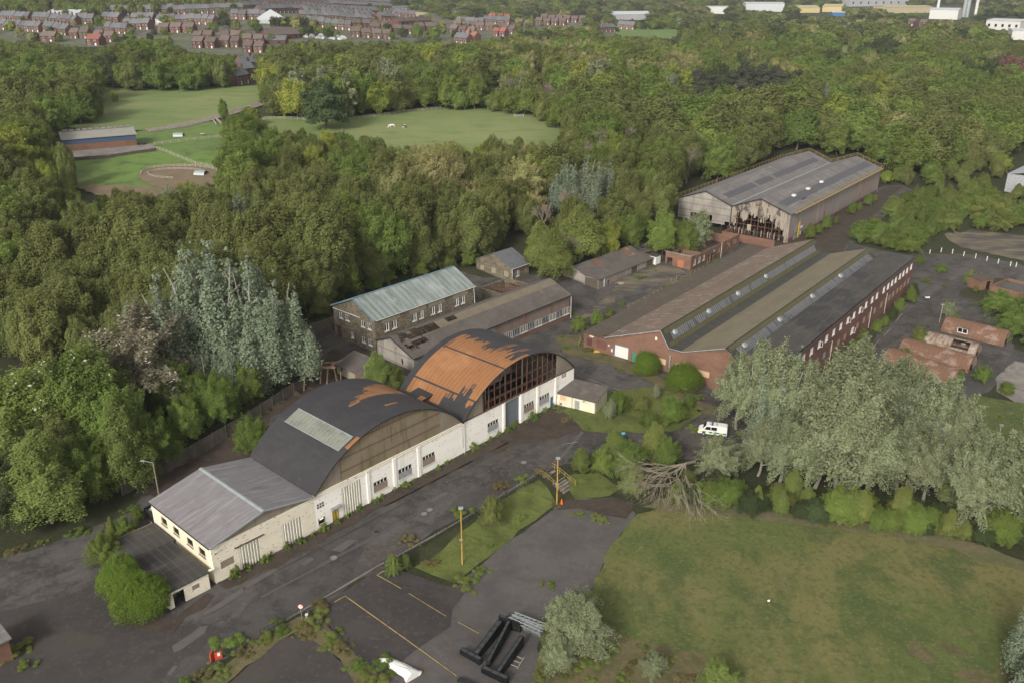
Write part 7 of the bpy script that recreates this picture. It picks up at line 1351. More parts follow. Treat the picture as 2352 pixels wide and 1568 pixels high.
# silver poplars in front of the brick works
def sp(x, y, h, wd, lb_, kind='grey_poplar', lod=0): return HT(kind, x, y, h, lb_, wd, lod)
for x, y, h, wd, kd, lb_ in ((1690, 985, 14, 0.72, 'grey_poplar', 'slim grey green poplar just right of the police van'), (1725, 1010, 17.5, 0.72, 'grey_poplar', 'grey poplar with a forked trunk before the brick gable'), (1765, 1030, 18.5, 0.75, 'grey_poplar', 'tall grey poplar before the boarded window of the gable'), (1805, 1045, 19.5, 0.8, 'silver_poplar', 'silver poplar rising before the second sawtooth roof'), (1838, 1062, 17, 0.7, 'grey_poplar', 'grey poplar left of the gap in the front row'), (1885, 1080, 17, 0.75, 'grey_poplar', 'grey poplar right of the gap in the front row'), (1925, 1130, 23.5, 0.88, 'grey_poplar', 'biggest front poplar with a thick pale trunk'), (1955, 1060, 19.5, 0.72, 'grey_poplar', 'tall poplar beside the thick trunked one'), (1992, 1050, 19, 0.8, 'silver_poplar', 'silver poplar beside the far road'), (2030, 1070, 18, 0.75, 'grey_poplar', 'grey poplar left of the nearest hut'), (2070, 1060, 17, 0.7, 'grey_poplar', 'grey poplar over the left end of the nearest hut'), (2105, 1085, 17.5, 0.8, 'silver_poplar', 'silver poplar in front of the nearest hut'), (2145, 1095, 16.5, 0.75, 'grey_poplar', 'grey poplar over the right end of the nearest hut'), (2172, 1120, 14.5, 0.75, 'grey_poplar', 'rightmost poplar of the front row'), (1870, 1120, 15, 0.9, 'grey_poplar', 'lower poplar under the gap'), (1790, 1110, 12, 0.9, 'grey_poplar', 'low poplar left of the gap'), (1740, 1092, 9.5, 1.0, 'grey_poplar', 'low grey tree below the parked vans'), (2060, 1132, 13, 0.9, 'grey_poplar', 'low poplar below the silver one'), (1985, 1142, 14, 0.9, 'grey_poplar', 'lower poplar right of the thick trunk'), (2120, 1152, 12, 0.9, 'grey_poplar', 'low poplar before the dry grass plot'), (2218, 1215, 15, 0.8, 'grey_poplar', 'poplar with a pale trunk at the lawn corner'), (2248, 1180, 13, 0.7, 'silver_poplar', 'small silver poplar at the lawn corner'), (2290, 1215, 15, 0.85, 'grey_poplar', 'poplar right of the lawn corner'), (2330, 1185, 14, 0.8, 'grey_poplar', 'poplar near the right edge over the lawn'), (2370, 1240, 19, 0.9, 'grey_poplar', 'poplar cut by the right edge'), (2410, 1160, 16, 0.9, 'grey_poplar', 'poplar just past the right edge'), (2190, 1180, 12, 0.8, 'birch_tree', 'slim birch between the lawn poplars'), (1640, 1100, 7.5, 1.3, 'grey_poplar', 'low spreading poplar above the fallen tree'), (2390, 1590, 12, 1.0, 'silver_poplar', 'silvery tree at the bottom right edge')):
    sp(x, y, h, wd * 1.18, lb_, kd)
hr = random.Random(12); HW = []
for i in range(64): x = 1555 + i * 13.6 + hr.uniform(-9, 9); HW.append((x, 1152 + (x - 1560) * .132 - hr.uniform(0, 52) * (i % 3) / 2 - hr.uniform(0, 6)))
for i, (x, y) in enumerate(HW):
    k = hr.choice(['bush', 'green_tree', 'dark_bush', 'bush', 'birch_tree', 'olive_bush', 'dark_bush', 'dark_bush']); h = hr.uniform(3.0, 5.8) if 'tree' in k else hr.uniform(2., 3.8)
    tree(k, at(x, y), h, {'bush': 'green shrub', 'green_tree': 'small leafy tree', 'bright_bush': 'light green shrub', 'birch_tree': 'thin birch sapling', 'olive_bush': 'olive shrub', 'dark_bush': 'dark shrub'}[k] + ' in the lawn top hedge, %s from its %s end' % (nth(i if i < 32 else 63 - i), 'left' if i < 32 else 'right'), 'shrubs along the top of the lawn', 0, 1.35)
for k, x, y, h, wd, lb_ in (('birch_tree', 1335, 1083, 4.4, 1.3, 'little conical sapling by the black railing'), ('bush', 1385, 1088, 8, .85, 'tall green bush right of the steps'), ('green_tree', 1440, 1095, 6.5, 1.1, 'rounded green tree between the steps and the fallen tree'), ('bright_bush', 1450, 1132, 8, .65, 'bright green bush at the head of the fallen branches'), ('birch_tree', 1500, 1060, 7, 1.4, 'feathery birch behind the fallen tree'), ('bush', 1530, 1075, 9, .7, 'green bush behind the fallen tree'),  ('birch_tree', 1410, 1050, 5, 1.5, 'small birch cluster beside the road'),
    ('laurel_bush', 1483, 856, 8.2, .95, 'round glossy laurel left of the other against the brick gable'), ('laurel_bush', 1568, 890, 8.8, 1.0, 'round glossy laurel right of the other against the brick gable'), ('bush', 1420, 945, 6.5, .95, 'dark shrub at the left end of the island'), ('olive_bush', 1470, 940, 5.5, .9, 'olive shrub in the middle of the island'), ('bush', 1540, 968, 8, .95, 'broad round shrub at the right end of the island'), ('grey_bush', 1400, 960, 6, .5, 'pale yellow green shrub by the outhouse'), ('grey_bush', 1506, 915, 5, .45, 'pale spiky shrub on the island'), ('bush', 1490, 980, 5, .8, 'low shrub along the front of the island'), ('bush', 1580, 940, 5, .6, 'small shrub at the far tip of the island'),
    ('laurel_bush', 335, 1405, 9., 1.05, 'big round laurel nearest the camera by the annex'), ('laurel_bush', 290, 1355, 9., .95, 'round laurel behind the biggest one'), ('bush', 248, 1290, 7, 1.0, 'sprawling green bush left of the laurels'), ('bush', 290, 1235, 5.5, .8, 'green bramble behind the second annex'), ('birch_tree', 262, 1242, 4., .8, 'thin sapling in the brambles'), ('bush', 318, 1195, 3.5, .8, 'low bramble by the board fence'),
    ('grey_bush', 1320, 1480, 12, .92, 'big grey willow bush beside the steel stacks'), ('grey_bush', 1285, 1530, 7.5, .8, 'smaller grey willow bush in front of the big one'), ('grey_bush', 1375, 1500, 6.5, .7, 'grey willow bush at the lawn side'), ('bright_bush', 1655, 1590, 6.5, .95, 'bright green bush at the bottom edge'), ('grey_bush', 1500, 1545, 4.5, .9, 'low grey shrub in the rough grass'),
    ('olive_bush', 1128, 1208, 8, .66, 'rounded olive bush on the grass bank'), ('bright_bush', 905, 1318, 5, .6, 'bramble at the end of the railing'), ('bright_bush', 930, 1305, 3.6, .6, 'bramble climbing the railing end'), ('green_tree', 585, 1052, 8, .8, 'leafy tree against the first hangar roof'), ('birch_tree', 868, 905, 8, 1.5, 'bright birch between the hangar and the long shed'), ('birch_tree', 905, 905, 6, 1.6, 'small birch by the long shed corner'), ('bush', 940, 900, 5, .8, 'bush in the gap between the hangars'), ('bush', 1008, 925, 3., .5, 'small green weed bush in the roof valley'),
    ('bright_bush', 722, 1200, 5.5, .35, 'creeper growing up the white wall joint'), ('bush', 1330, 760, 5.5, .9, 'shrub at the left end of the brown roof edge'), ('bush', 1370, 745, 5.5, .8, 'shrub beside the brown roof edge'), ('bright_bush', 1400, 730, 4., .8, 'bright shrub beside the brown roof edge'), ('bush', 1535, 678, 4.5, .8, 'shrub at the bend of the yellow handrail'), ('bush', 1590, 660, 4, .9, 'low shrub in the gap by the ruined office'), ('bush', 1640, 630, 6, 1., 'bush before the ruined office wall'), ('bush', 1680, 615, 5, .9, 'bush by the yard wall'), ('bush', 1610, 650, 4, .8, 'small bush by the office porch'),
    ('green_tree', 1520, 588, 13, .9, 'large green tree inside the ruined office'), ('bush', 1570, 580, 15, .75, 'tall bushy willow inside the ruined office'), ('grey_poplar', 1600, 572, 11, 1.1, 'grey green tree in the ruined office, right side'), ('birch_tree', 1270, 640, 13, 1.5, 'drooping birch left of the grey shed'), ('birch_tree', 1240, 630, 14, 1.4, 'taller drooping birch beside the stone house'), ('birch_tree', 1330, 600, 15, 1.6, 'big weeping birch behind the grey shed'), ('bright_tree', 1400, 590, 10, .9, 'light green tree over the grey shed roof'), ('green_tree', 1450, 568, 11, 1., 'green tree behind the grey shed'),
    ('bright_bush', 2225, 655, 6.5, .7, 'bright green bush by the far car park'), ('bush', 2330, 770, 14, .9, 'large green tree mass right of the barrel huts'), ('bush', 2290, 720, 10, .9, 'bush between the tank and the right edge'), ('bush', 2390, 800, 12, .9, 'green mass past the right edge'), ('olive_bush', 2110, 790, 6.5, .8, 'olive bush at the left end of the huts'), ('olive_bush', 2075, 830, 5, .8, 'low olive scrub beside the road'), ('grey_bush', 2175, 725, 5.5, .9, 'pale scrub behind the huts'), ('bush', 2190, 750, 4.5, .9, 'green scrub behind the mottled hut'), ('bush', 2255, 875, 5.5, .9, 'green bush beside the concrete slab'), ('bush', 2310, 905, 4.5, .8, 'green bush under the concrete slab'), ('bush', 2240, 672, 3, .7, 'ivy by the small brick hut'),
    ('bush', 2110, 605, 4, 1., 'weeds at the end of the brick works'), ('bush', 2160, 625, 3.5, 1.2, 'weeds along the far car park edge'), ('bush', 2190, 1000, 3.5, .7, 'scrub at the side road corner'), ('bush', 2200, 880, 4.5, .7, 'scrub beside the nearest hut')):
    HT(k, x, y, h, lb_, wd)
for i, (u, v) in enumerate([(164, 36.5), (160, 37), (152, 36.8), (146, 37), (141, 37), (136, 36.8), (131, 37.2), (126, 37), (121, 36.8), (117, 37.2), (112, 37), (107, 37)]):
    tree('bush' if i % 3 else 'dark_bush', Bg(u, -v), trng.uniform(2.6, 4.4), 'scrubby bush along the long brick wall, %s from the far end' % nth(i), 'bushes at the foot of the long brick wall', 1, .8)
for i, (u, v) in enumerate([(200, -.6), (206, -.6), (214, -.4), (228, -.4), (235, -.4), (243, -.2), (250, -.2), (193, -.6)]):
    tree('bush', Bg(u, -v - 2.2 + 1), trng.uniform(2.5, 5.), 'dark scrub along the burnt shed side, number %s' % nth(i), 'scrub along the burnt shed', 1, .8)
for i in range(34):
    u = 2 + i * 2.0 + trng.uniform(-.6, .6); tree('weed', Ag(u, -trng.uniform(.3, .7)), trng.uniform(.8, 1.8) * (1.6 if i % 7 == 0 else 1), 'little weed at the foot of the white wall, ' + nth(i) + ' from the near end', 'weeds along the white wall', 2, .8, cat='weed')
for i, (x, y) in enumerate([(640, 1450), (610, 1465), (560, 1500), (530, 1478), (500, 1540), (470, 1555), (420, 1580), (730, 1420), (735, 1400), (700, 1440), (760, 1470), (790, 1490), (820, 1530), (860, 1565), (700, 1455), (870, 1530), (1070, 1345), (940, 1242), (60, 1530), (30, 1500), (1240, 1085), (1200, 1105)]):
    tree(('weed', 'bright_weed', 'dry_weed')[i % 3], at(x, y), trng.uniform(.8, 1.5), 'weed clump beside the railing ' + ('left of the speed sign, ' if x < 690 else 'right of the speed sign, ') + nth(i % 20) + ' clump', 'weed clumps beside the railings', 1, 2.6, cat='weed')
YB = [(1965, 556), (2012, 505), (2085, 446), (2360, 455), (2400, 520), (2240, 522), (2175, 527), (2108, 562), (2078, 586), (2000, 562)]; yr = random.Random(77); ny_ = 0
while ny_ < 85:
    x, y = yr.uniform(1960, 2400), yr.uniform(446, 586)
    if not inpoly(x, y, YB): continue
    ny_ += 1; k = yr.choice(['bush', 'bright_bush', 'birch_tree', 'birch_tree', 'green_tree']); tree(k, at(x, y), yr.uniform(3.2, 6.5), '%s %s young scrub by the burnt shed, %s' % ({'bush': 'green bush in the', 'bright_bush': 'light bush in the', 'birch_tree': 'birch sapling in the', 'green_tree': 'small green tree in the'}[k], ('left' if x < 2080 else 'middle' if x < 2220 else 'right'), ('back' if y < 480 else 'middle' if y < 520 else 'front')), 'young scrub by the burnt shed', 1, 1.3)
VW = [(1280, 1500), (1340, 1530), (1400, 1500), (1450, 1530), (1480, 1490), (1540, 1520), (1590, 1560), (1430, 1560), (1360, 1565), (1555, 1560), (1300, 1560), (1240, 1560), (1260, 1440), (1262, 1345), (1100, 1322), (980, 1295), (1130, 1255), (1200, 1190), (1275, 1160), (1330, 1180), (1380, 1195), (1150, 1120), (1060, 1180), (1330, 790), (1350, 805), (1390, 815), (1430, 850), (1500, 880), (1540, 892), (1600, 915), (1640, 935), (1300, 800), (1290, 775), (1340, 890), (1360, 905), (1280, 940), (1300, 965), (1350, 985), (1590, 985), (2105, 640), (2130, 650), (2170, 690), (2170, 660), (2250, 700), (2060, 850), (2040, 870), (2230, 940), (2300, 960), (2250, 990), (1470, 640), (1500, 620), (1560, 640), (1430, 700), (1310, 720), (250, 1215), (180, 1225), (100, 1245), (30, 1270), (300, 1170), (1700, 1000), (1480, 1010)]
for i, (x, y) in enumerate(VW): tree(('dry_weed', 'weed', 'bright_weed')[i % 3], at(x, y), trng.uniform(.5, 1.2), '%s weed patch %s' % (('dry tan', 'green', 'light green')[i % 3], 'in the rough grass by the lawn' if x > 1220 and y > 1330 else 'on the car park edge' if y > 1150 else 'by the brick gable road' if y > 760 and x < 1700 else 'beside the right hand road' if x > 1700 else 'in the yard or left verge'), 'scattered weed patches', 1, 2.6, cat='weed')
# fallen tree
rng = np.random.default_rng(5); b = MB()
def fall(p, d, L, r, lev):
    q = p + d * L; q.z = max(q.z, .25); b.tube(p, q, r, r * .6, 5 if lev < 3 else 3, cap=False)
    if lev >= 6: return
    for k in range(3 if lev < 2 else 2):
        ax_ = Vector(rng.normal(size=3).tolist()).normalized(); nd = (d + ax_ * .42 + Vector((0, 0, -.12 if p.z > 1.8 else .05))).normalized(); fall(p.lerp(q, rng.uniform(.6, 1)), nd, L * rng.uniform(.68, .86), r * .6, lev + 1)
f0 = Vector(at(1572, 1085)); f1 = Vector(at(1450, 1178)); dd = (f1 - f0); dd.z = 0; dd.normalize()
for an_, dz_ in ((0, .04), (.3, .02), (-.4, .1), (-.15, .16), (.55, .0), (.15, .1)): c_, s_ = math.cos(an_), math.sin(an_); fall(Vector((0, 0, 1.6)), Vector((dd.x * c_ - dd.y * s_, dd.x * s_ + dd.y * c_, dz_)).normalized(), 4.6, .14, 0)
b.tube(Vector((0, 0, 1.6)), Vector((0, 0, 1.6)) - dd * 3 + Vector((0, 0, -1)), .2, .28, 7)
tag(b.build('fallen_tree', 'twig_pale', None, tuple(f0)), 'fallen bare tree with branches spread toward the lawn', 'tree')
# ------------------------------------------------------------------ woods
CLEAR = [[(-200, 1290), (60, 1262), (190, 1212), (318, 1128), (345, 1085), (430, 1030), (560, 955), (640, 905), (700, 860), (702, 745), (765, 700), (814, 684), (1035, 612), (1065, 632), (1096, 588), (1170, 566), (1216, 600), (1216, 640), (1300, 645), (1303, 622), (1385, 592), (1480, 552), (1530, 556), (1640, 560), (1700, 560), (1690, 540), (1556, 500), (1556, 452), (1857, 343), (1905, 368), (1965, 350), (2024, 382), (2022, 440), (2060, 430), (2085, 436), (2010, 500), (1945, 560), (2000, 565), (2100, 590), (2110, 566), (2180, 530), (2240, 528), (2480, 550), (2480, 1800), (-200, 1800)],
         [(235, 210), (420, 212), (598, 204), (603, 232), (500, 266), (432, 288), (330, 296), (280, 278), (268, 262), (242, 238)], [(124, 298), (282, 278), (330, 298), (500, 284), (528, 312), (498, 345), (504, 400), (500, 404), (420, 402), (330, 432), (170, 425), (160, 372), (150, 350)],
         [(606, 274), (770, 279), (1010, 251), (1062, 256), (1180, 268), (1282, 292), (1276, 318), (1235, 322), (1160, 305), (1060, 318), (960, 326), (900, 324), (850, 304), (700, 292), (625, 294)], [(1126, 166), (1148, 166), (1144, 192), (1126, 190)], [(1230, 170), (1258, 172), (1240, 210), (1230, 208)], [(1428, 74), (1540, 68), (1578, 76), (1555, 84), (1432, 80)], [(1926, 106), (1950, 106), (1958, 120), (1930, 118)],
         [(-200, 40), (170, 44), (420, 34), (640, 12), (780, 4), (900, -4), (910, 20), (985, 30), (1040, 52), (1180, 44), (1180, 60), (1230, 48), (1345, 48), (1345, 58), (1230, 60), (1180, 80), (1090, 90), (1060, 98), (1000, 86), (940, 90), (905, 92), (800, 92), (700, 88), (620, 100), (607, 120), (560, 125), (430, 114), (400, 86), (300, 84), (262, 100), (190, 106), (120, 94), (-200, 78)],
         [(1372, 62), (1456, 60), (1456, 74), (1372, 78)], [(1406, 28), (1496, 30), (1496, 42), (1406, 44)], [(1625, 16), (1672, 18), (1672, 32), (1625, 30)], [(1710, 6), (1802, 8), (1802, 24), (1710, 22)], [(1830, 18), (1945, 18), (1945, 34), (1830, 30)], [(1950, 0), (2090, 0), (2090, 14), (1950, 16)], [(2030, 18), (2140, 18), (2136, 28), (2040, 28)], [(2130, 12), (2245, 12), (2245, 40), (2200, 44), (2132, 44)], [(2078, 46), (2132, 46), (2132, 62), (2078, 60)], [(2258, 40), (2352, 44), (2352, 66), (2330, 68), (2262, 64)], [(2318, 70), (2480, 72), (2480, 90), (2320, 90)], [(540, 155), (592, 155), (592, 196), (544, 196)], [(2308, 340), (2480, 340), (2480, 452), (2310, 452)]]
BB = [(min(p[0] for p in P), max(p[0] for p in P), min(p[1] for p in P), max(p[1] for p in P)) for P in CLEAR]
def blocked(x, y):
    for P, (a, b_, c, d) in zip(CLEAR, BB):
        if a <= x <= b_ and c <= y <= d and inpoly(x, y, P): return True
    return False
def mix(xd, yd, x, y):
    n1 = mnoise.noise(Vector((x * .018, y * .018, 1))); n2 = mnoise.noise(Vector((x * .035, y * .035, 9)))
    if xd > 1590 and xd < 1830 and 215 < yd < 290: return [('pine_tree', 5), ('dark_tree', 1)]
    if 1990 < xd < 2070 and 135 < yd < 170: return [('dark_tree', 1)]
    if xd > 2240 and 180 < yd < 225: return [('dark_tree', 1)] if xd < 2285 else [('brown_tree', 1)]
    if yd > 430 and xd > 1940: return [('birch_tree', 5), ('green_tree', 2), ('bright_bush', 2)]
    if xd < 760 and yd > 480: return [('olive_poplar', 8), ('green_tree', 1.2), ('birch_tree', 1 + 2 * (yd > 800))]
    if 880 < xd < 1300 and 330 < yd < 520: return [('willow_tree', 3 + 4 * n1), ('olive_poplar', 3), ('bright_tree', 1.2), ('bare_tree', 2.0), ('green_tree', 1)]
    if 560 < xd < 1150 and 130 < yd < 290: return [('green_tree', 3), ('olive_poplar', 3), ('bright_tree', .9 + 2 * max(n1, 0)), ('grey_poplar', .6), ('bare_tree', .8)]
    if xd < 560 and yd < 300: return [('green_tree', 3), ('olive_poplar', 2.5), ('dark_tree', 1.2)]
    if xd < 300 and 300 < yd < 480: return [('green_tree', 3), ('bright_tree', 1), ('olive_poplar', 2)]
    if yd < 130: return [('green_tree', 2.5), ('olive_poplar', 2.5), ('dark_tree', 1.8), ('willow_tree', .8), ('bright_tree', .3), ('grey_poplar', .4)]
    if 1150 < xd < 1620 and yd > 230: return [('olive_poplar', 5), ('green_tree', 2), ('bare_tree', 1.9), ('bright_tree', .5), ('grey_poplar', .5)]
    if 1150 < xd < 1620: return [('olive_poplar', 2.5), ('green_tree', 2), ('willow_tree', 1.5 + 2 * max(n1, 0)), ('bright_tree', 1), ('bare_tree', .6)]
    if xd >= 1620: return [('olive_poplar', 4 + 6 * max(n1, 0)), ('green_tree', 3), ('bright_tree', .8 + 3 * max(n2, 0)), ('willow_tree', .7), ('bare_tree', .3), ('dark_tree', .5)]
    return [('olive_poplar', 4), ('green_tree', 2.5), ('bright_tree', .6), ('willow_tree', .5), ('dark_tree', .4), ('bare_tree', .3)]
def zone(x, y):
    if y > 800: return 'in the wood behind the left retaining wall'
    if x < 320 and y > 430: return 'in the wood at the left edge'
    if x < 760 and y > 430: return 'in the wood left of the stone building'
    if y > 430 and x < 1100: return 'in the wood behind the blue grey roof'
    if y > 430 and x < 1500: return 'in the wood behind the grey shed'
    if y > 430 and x < 1900: return 'in the wood left of the burnt shed'
    if y > 430: return 'in the young wood by the burnt shed'
    if x < 330 and y > 270: return 'around the brick barn'
    if x < 620 and y > 240: return 'below the farm paddock'
    if x < 1300 and y > 300: return 'in the wood below the horse paddock'
    if x < 620: return 'between the meadow and the houses'
    if x < 1150 and y > 120: return 'in the wood above the horse paddock'
    if x < 1600 and y > 250: return 'in the middle wood right of the paddock'
    if x < 1600: return 'in the wood below the far field'
    if y > 250 and x < 2050: return 'in the wood behind the burnt shed'
    if y > 250: return 'in the wood at the right edge'
    return 'in the wide woods at upper right'
cand = []; sr_ = random.Random(42)
def spacing(d): return 7.4 if d < 260 else (8.4 if d < 420 else (10. if d < 650 else (12.5 if d < 1000 else 20.)))
y = 92.
while y < 2600:
    sp_ = spacing(y); x = -y * .74 - 14
    while x < y * .74 + 14:
        px_, py_ = x + sr_.uniform(-.42, .42) * sp_, y + sr_.uniform(-.42, .42) * sp_; x += sp_
        z = T(px_, py_); bx, by = todp(px_, py_, z)
        if bx < -280 or bx > 2620 or by > 1300: continue
        if by > 690 and bx > 760: continue
        if by > 560 and bx > 1320 and not (bx > 1940 and by < 590): continue
        if by > 860: continue
        if any(abs(bx - rx) < 34 and -12 < by - ry < 62 for rx, ry in ((848, 460), (1290, 484), (1345, 488), (1395, 484), (1795, 335), (1895, 240), (560, 560), (600, 590), (1225, 590), (1180, 570), (1255, 610))): continue
        h = sr_.choice([sr_.uniform(10, 14), sr_.uniform(13, 18), sr_.uniform(15, 21)]) * (.85 + .3 * mnoise.noise(Vector((px_ * .02, py_ * .02, 5))) + .15)
        young = by > 400 and bx > 1900
        if young: h = sr_.uniform(4.5, 8.)
        if by < 100: h = sr_.uniform(8, 13)
        if bx > 1500 and by > 300 and by < 420 and bx < 2300: h *= 1.1
        ks = mix(bx, by, px_, py_); tot = sum(max(w_, 0) for _, w_ in ks); q = ((mnoise.noise(Vector((px_ * .022, py_ * .016, 3))) * .75 + .5 + sr_.uniform(-.28, .28)) % 1.) * tot; kd = ks[-1][0]
        for k_, w_ in ks:
            q -= max(w_, 0)
            if q <= 0: kd = k_; break
        ok = False
        for att in range(3):
            bad = blocked(bx, by)
            for t in (.2, .32, .44, .56, .68, .8, .9, .99):
                tx, ty = todp(px_, py_, z + h * t)
                if blocked(tx, ty): bad = True; break
            if not bad and by > 130:
                rpx = FD * h * .30 / math.hypot(py_, 60)
                for t in (.3, .45, .6, .75, .88):
                    ty = todp(px_, py_, z + h * t)[1]
                    if blocked(bx - rpx, ty) or blocked(bx + rpx, ty): bad = True; break
            if not bad: ok = True; break
            if blocked(bx, by): break
            h *= .62
            if h < 4: break
        if ok: cand.append((math.hypot(px_, py_), kd, px_, py_, z, h, bx, by))
    y += sp_ * .9
cand.sort(key=lambda c: c[0])
ADJ = {'olive_poplar': 'dull olive poplar', 'green_tree': 'rounded green tree', 'bright_tree': 'bright lime tree', 'dark_tree': 'dark green tree', 'willow_tree': 'pale yellowish willow', 'grey_poplar': 'grey green poplar', 'pine_tree': 'dark bluish pine', 'birch_tree': 'feathery green birch', 'brown_tree': 'reddish brown tree', 'bare_tree': 'bare grey tree', 'bright_bush': 'light green bush'}
CAP = {'olive_poplar': 280, 'green_tree': 240, 'bright_tree': 110, 'willow_tree': 110, 'birch_tree': 160, 'dark_tree': 90, 'grey_poplar': 60, 'pine_tree': 60, 'bare_tree': 120, 'brown_tree': 20, 'bright_bush': 60}
cnt = {}; rest = []
near = []; tmpc = {}
for c in cand:
    if tmpc.get(c[1], 0) < CAP[c[1]] and c[0] < 700: tmpc[c[1]] = tmpc.get(c[1], 0) + 1; near.append(c)
zs = {}
for c in near: zs.setdefault(zone(c[6], c[7]), []).append(c)
def qs(v, n): v = sorted(v); return [v[int(len(v) * k / n)] for k in range(1, n)]
ZQ = {z: (qs([c[6] for c in L], 5), qs([c[7] for c in L], 5), qs([c[5] for c in L], 3)) for z, L in zs.items()}
def finelabel(kd, bx, by, h):
    z = zone(bx, by); qx, qy, qh = ZQ[z]; i = sum(bx > q for q in qx); j = sum(by > q for q in qy); k = sum(h > q for q in qh)
    return ('low ', '', 'tall ')[k] + ADJ[kd] + ' ' + ('far left', 'left', 'middle', 'right', 'far right')[i] + ', ' + ('back edge', 'back', 'middle row', 'front', 'front edge')[j] + ', ' + z
for d, kd, x, y, z, h, bx, by in cand:
    if cnt.get(kd, 0) < CAP[kd] and d < 700:
        cnt[kd] = cnt.get(kd, 0) + 1; lb_ = finelabel(kd, bx, by, h); gp_ = ADJ[kd] + ' ' + zone(bx, by)
        if kd == 'bare_tree': baretree((x, y, z), h * .95, lb_, gp_, seed=cnt[kd])
        else: tree(kd, (x, y, z), h, lb_, gp_, wd=trng.uniform(.9, 1.2) * (1 if h > 8 else 1.25))
    else: rest.append((kd if kd != 'bare_tree' else 'olive_poplar', x, y, z, h, d))
nu = 0
for d, kd, x, y, z, h, bx, by in cand:
    if d > 300 or h < 7 or not (blocked(bx, by + 26) or blocked(bx, by + 12)) : continue
    nu += 1; f = (d - 3.) / d; q = (x * f, y * f); 
    tree(trng.choice(['bush', 'dark_bush', 'olive_bush', 'bush']), (q[0], q[1], T(*q)), trng.uniform(3., 5.), 'understory bush, %s, %s' % (nth(nu % 39), zone(bx, by)), 'understory bushes at the wood edges', 1, 1.2)
print('understory', nu)
# silver trees seen in the middle distance
for x, y, h, lb_ in ((848, 460, 13, 'silver leaved tree below the paddock'), (1290, 486, 17, 'silver poplar mass, left part, in the middle wood'), (1345, 490, 18.5, 'silver poplar mass, tallest part, in the middle wood'), (1395, 486, 16, 'silver poplar mass, right part, in the middle wood'), (1795, 335, 13, 'silver tree beyond the burnt shed ridge'), (1895, 240, 13, 'silver tree in the upper right woods'), (1870, 232, 10, 'small silver tree in the upper right woods'), (560, 560, 15, 'silver spire in the left wood'), (600, 590, 15, 'silver spire right of another in the left wood'), (400, 520, 13, 'silver top below the sand ring'), (1960, 170, 8, 'tiny silver tree far right')):
    HT('silver_poplar', x, y, h, lb_, 1.15)
for x, y, h, k, lb_, wd in ((160, 440, 15, 'olive_poplar', 'narrow olive poplar in front of the barn', .6), (515, 277, 9, 'green_tree', 'round hawthorn at the corner of the farm track', .6), (265, 236, 6, 'bright_tree', 'small light tree alone in the meadow', .8), (548, 305, 6, 'bright_bush', 'bush beside the farm track fence', 1.), (130, 420, 11, 'bright_tree', 'light green tree left of the barn', 1.), (60, 440, 12, 'green_tree', 'green tree at the left edge below the barn', 1.2), (625, 225, 17, 'bright_tree', 'big bright green tree at the corner of the upper wood', 1.), (515, 66, 14, 'dark_tree', 'big dark conifer among the terraces', .9), (545, 76, 11, 'willow_tree', 'pale green tree right of the conifer', 1.), (585, 70, 11, 'green_tree', 'weeping tree beside the dark hedge', 1.1), (1222, 66, 16, 'olive_poplar', 'dark narrow poplar beside the grey roofed row', .55), (1262, 92, 12, 'willow_tree', 'pale willow left of the far field', 1.1), (1300, 90, 12, 'willow_tree', 'second pale willow left of the far field', 1.1), (230, 62, 10, 'green_tree', 'green tree in front of the terraces at left', 1.), (200, 78, 8, 'willow_tree', 'pale tree among the left houses', 1.), (300, 84, 8, 'willow_tree', 'pale blossom tree among the left houses', 1.2), (480, 84, 7, 'dark_tree', 'small dark tree by the brown roofs', 1.), (680, 66, 11, 'willow_tree', 'pale tree left of the stepped terrace', 1.1), (690, 84, 8, 'olive_poplar', 'olive tree above the crowded yard', 1.2), (960, 92, 15, 'green_tree', 'tall green tree before the middle estate, left', .9), (1000, 94, 15, 'green_tree', 'tall green tree before the middle estate, right', 1.), (900, 92, 8, 'green_tree', 'small green tree below the row of four', 1.), (875, 28, 10, 'green_tree', 'tree on the hill by the white house', 1.2), (850, 24, 9, 'dark_tree', 'dark tree on the hill', 1.)):
    HT(k, x, y, h, lb_, wd)
for i in range(9):
    x = 628 + i * 11; tree('dark_tree', at(x, 62), 9, 'section of the dark clipped hedge by the marquee', 'dark hedge by the marquee', 2, 1.) if x < 720 else None
# everything too far and too many to count: one object that instances low detail trees
kinds = sorted({r[0] for r in rest}); lib = bpy.data.collections.new('woodland_sources'); names = []
for kd in kinds:
    for i, (cm, tm) in enumerate(variants(kd, 3)): names.append((kd, i, cm))
    for i, (cm, tm) in enumerate(variants(kd, 2)): names.append((kd + '_near', i, cm))
names = [(kd, i, cm, '%03d_%s' % (n, kd)) for n, (kd, i, cm) in enumerate(names)]
for kd, i, cm, nm in names: o = bpy.data.objects.new(nm, cm); lib.objects.link(o)
kidx = {}
for n, (kd, i, cm, nm) in enumerate(names): kidx.setdefault(kd, []).append(n)
wm = bpy.data.meshes.new('woodland'); wm.from_pydata([(x, y, z) for kd, x, y, z, h, d in rest], [], [])
ai = wm.attributes.new('pick', 'INT', 'POINT'); sc_ = wm.attributes.new('scl', 'FLOAT_VECTOR', 'POINT'); ro_ = wm.attributes.new('rotz', 'FLOAT_VECTOR', 'POINT')
for i, (kd, x, y, z, h, d) in enumerate(rest):
    ai.data[i].value = trng.choice(kidx[kd if d > 750 else kd + '_near']); g = h / 12.5; k = g * trng.uniform(1.0, 1.3) * (1 if d < 1000 else 1.7); sc_.data[i].vector = (k, k, g); ro_.data[i].vector = (0, 0, trng.uniform(0, 6.28))
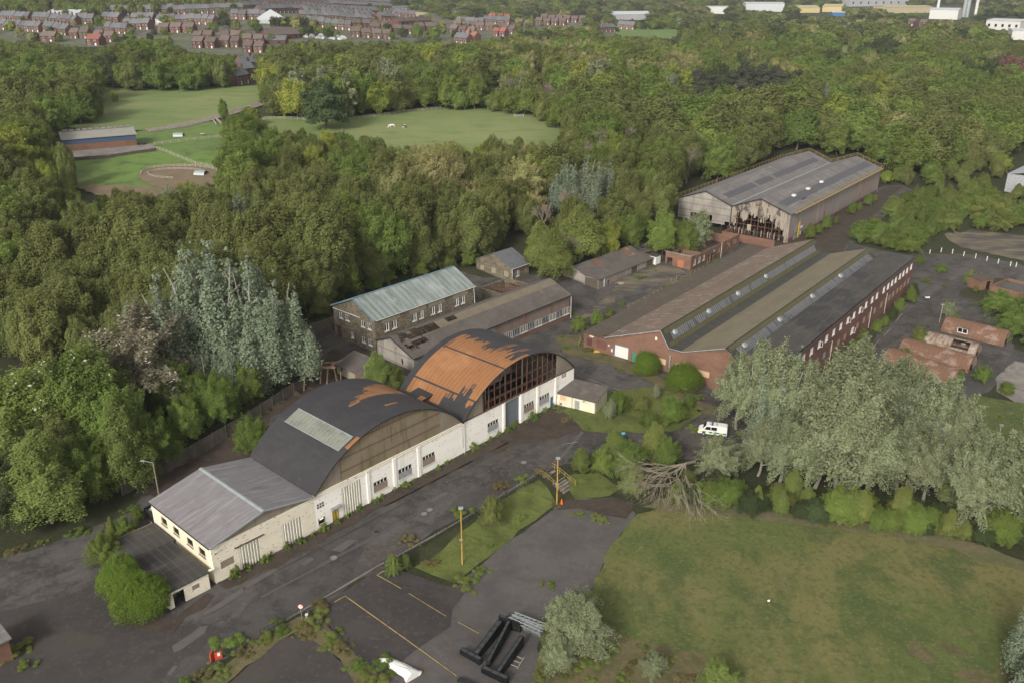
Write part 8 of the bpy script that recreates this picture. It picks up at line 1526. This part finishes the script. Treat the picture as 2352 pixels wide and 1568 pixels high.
wo = link('woodland', wm); tag(wo, 'far woods of countless trees reaching the skyline', kind='stuff')
ng = bpy.data.node_groups.new('woodland', 'GeometryNodeTree'); ng.interface.new_socket('Geometry', in_out='INPUT', socket_type='NodeSocketGeometry'); ng.interface.new_socket('Geometry', in_out='OUTPUT', socket_type='NodeSocketGeometry')
N = ng.nodes; gi, go = N.new('NodeGroupInput'), N.new('NodeGroupOutput'); ci = N.new('GeometryNodeCollectionInfo'); ci.inputs[0].default_value = lib; ci.inputs[1].default_value = True; ci.inputs[2].default_value = True
ip = N.new('GeometryNodeInstanceOnPoints'); ip.inputs['Pick Instance'].default_value = True
def na(nm, ty):
    n = N.new('GeometryNodeInputNamedAttribute'); n.data_type = ty; n.inputs[0].default_value = nm; return n.outputs[0]
ng.links.new(gi.outputs[0], ip.inputs['Points']); ng.links.new(ci.outputs[0], ip.inputs['Instance']); ng.links.new(na('pick', 'INT'), ip.inputs['Instance Index']); ng.links.new(na('scl', 'FLOAT_VECTOR'), ip.inputs['Scale'])
ng.links.new(na('rotz', 'FLOAT_VECTOR'), ip.inputs['Rotation']); ng.links.new(ip.outputs[0], go.inputs[0])
md = wo.modifiers.new('instances', 'NODES'); md.node_group = ng
print('individual trees', cnt, 'far', len(rest), 'houses', nh, 'objects', len(S.objects))
# ------------------------------------------------------------------ haze
hz = MB().box(float(GX[0]) - 60, float(GX[-1]) + 60, float(GY[0]) - 60, float(GY[-1]) + 60, -4, 125).v
hm = bpy.data.materials.new('haze'); hm.use_nodes = True; n_ = hm.node_tree.nodes; n_.clear(); vo = n_.new('ShaderNodeVolumePrincipled'); ou = n_.new('ShaderNodeOutputMaterial')
vo.inputs['Color'].default_value = (.80, .85, .92, 1); vo.inputs['Density'].default_value = .00008; hm.node_tree.links.new(vo.outputs[0], ou.inputs['Volume'])
ho = MB().box(float(GX[0]) - 60, float(GX[-1]) + 60, float(GY[0]) - 60, float(GY[-1]) + 60, -4, 125).mesh('haze', 'void'); ho.materials[0] = hm; tag(link('haze', ho), 'thin pale air haze', kind='stuff')
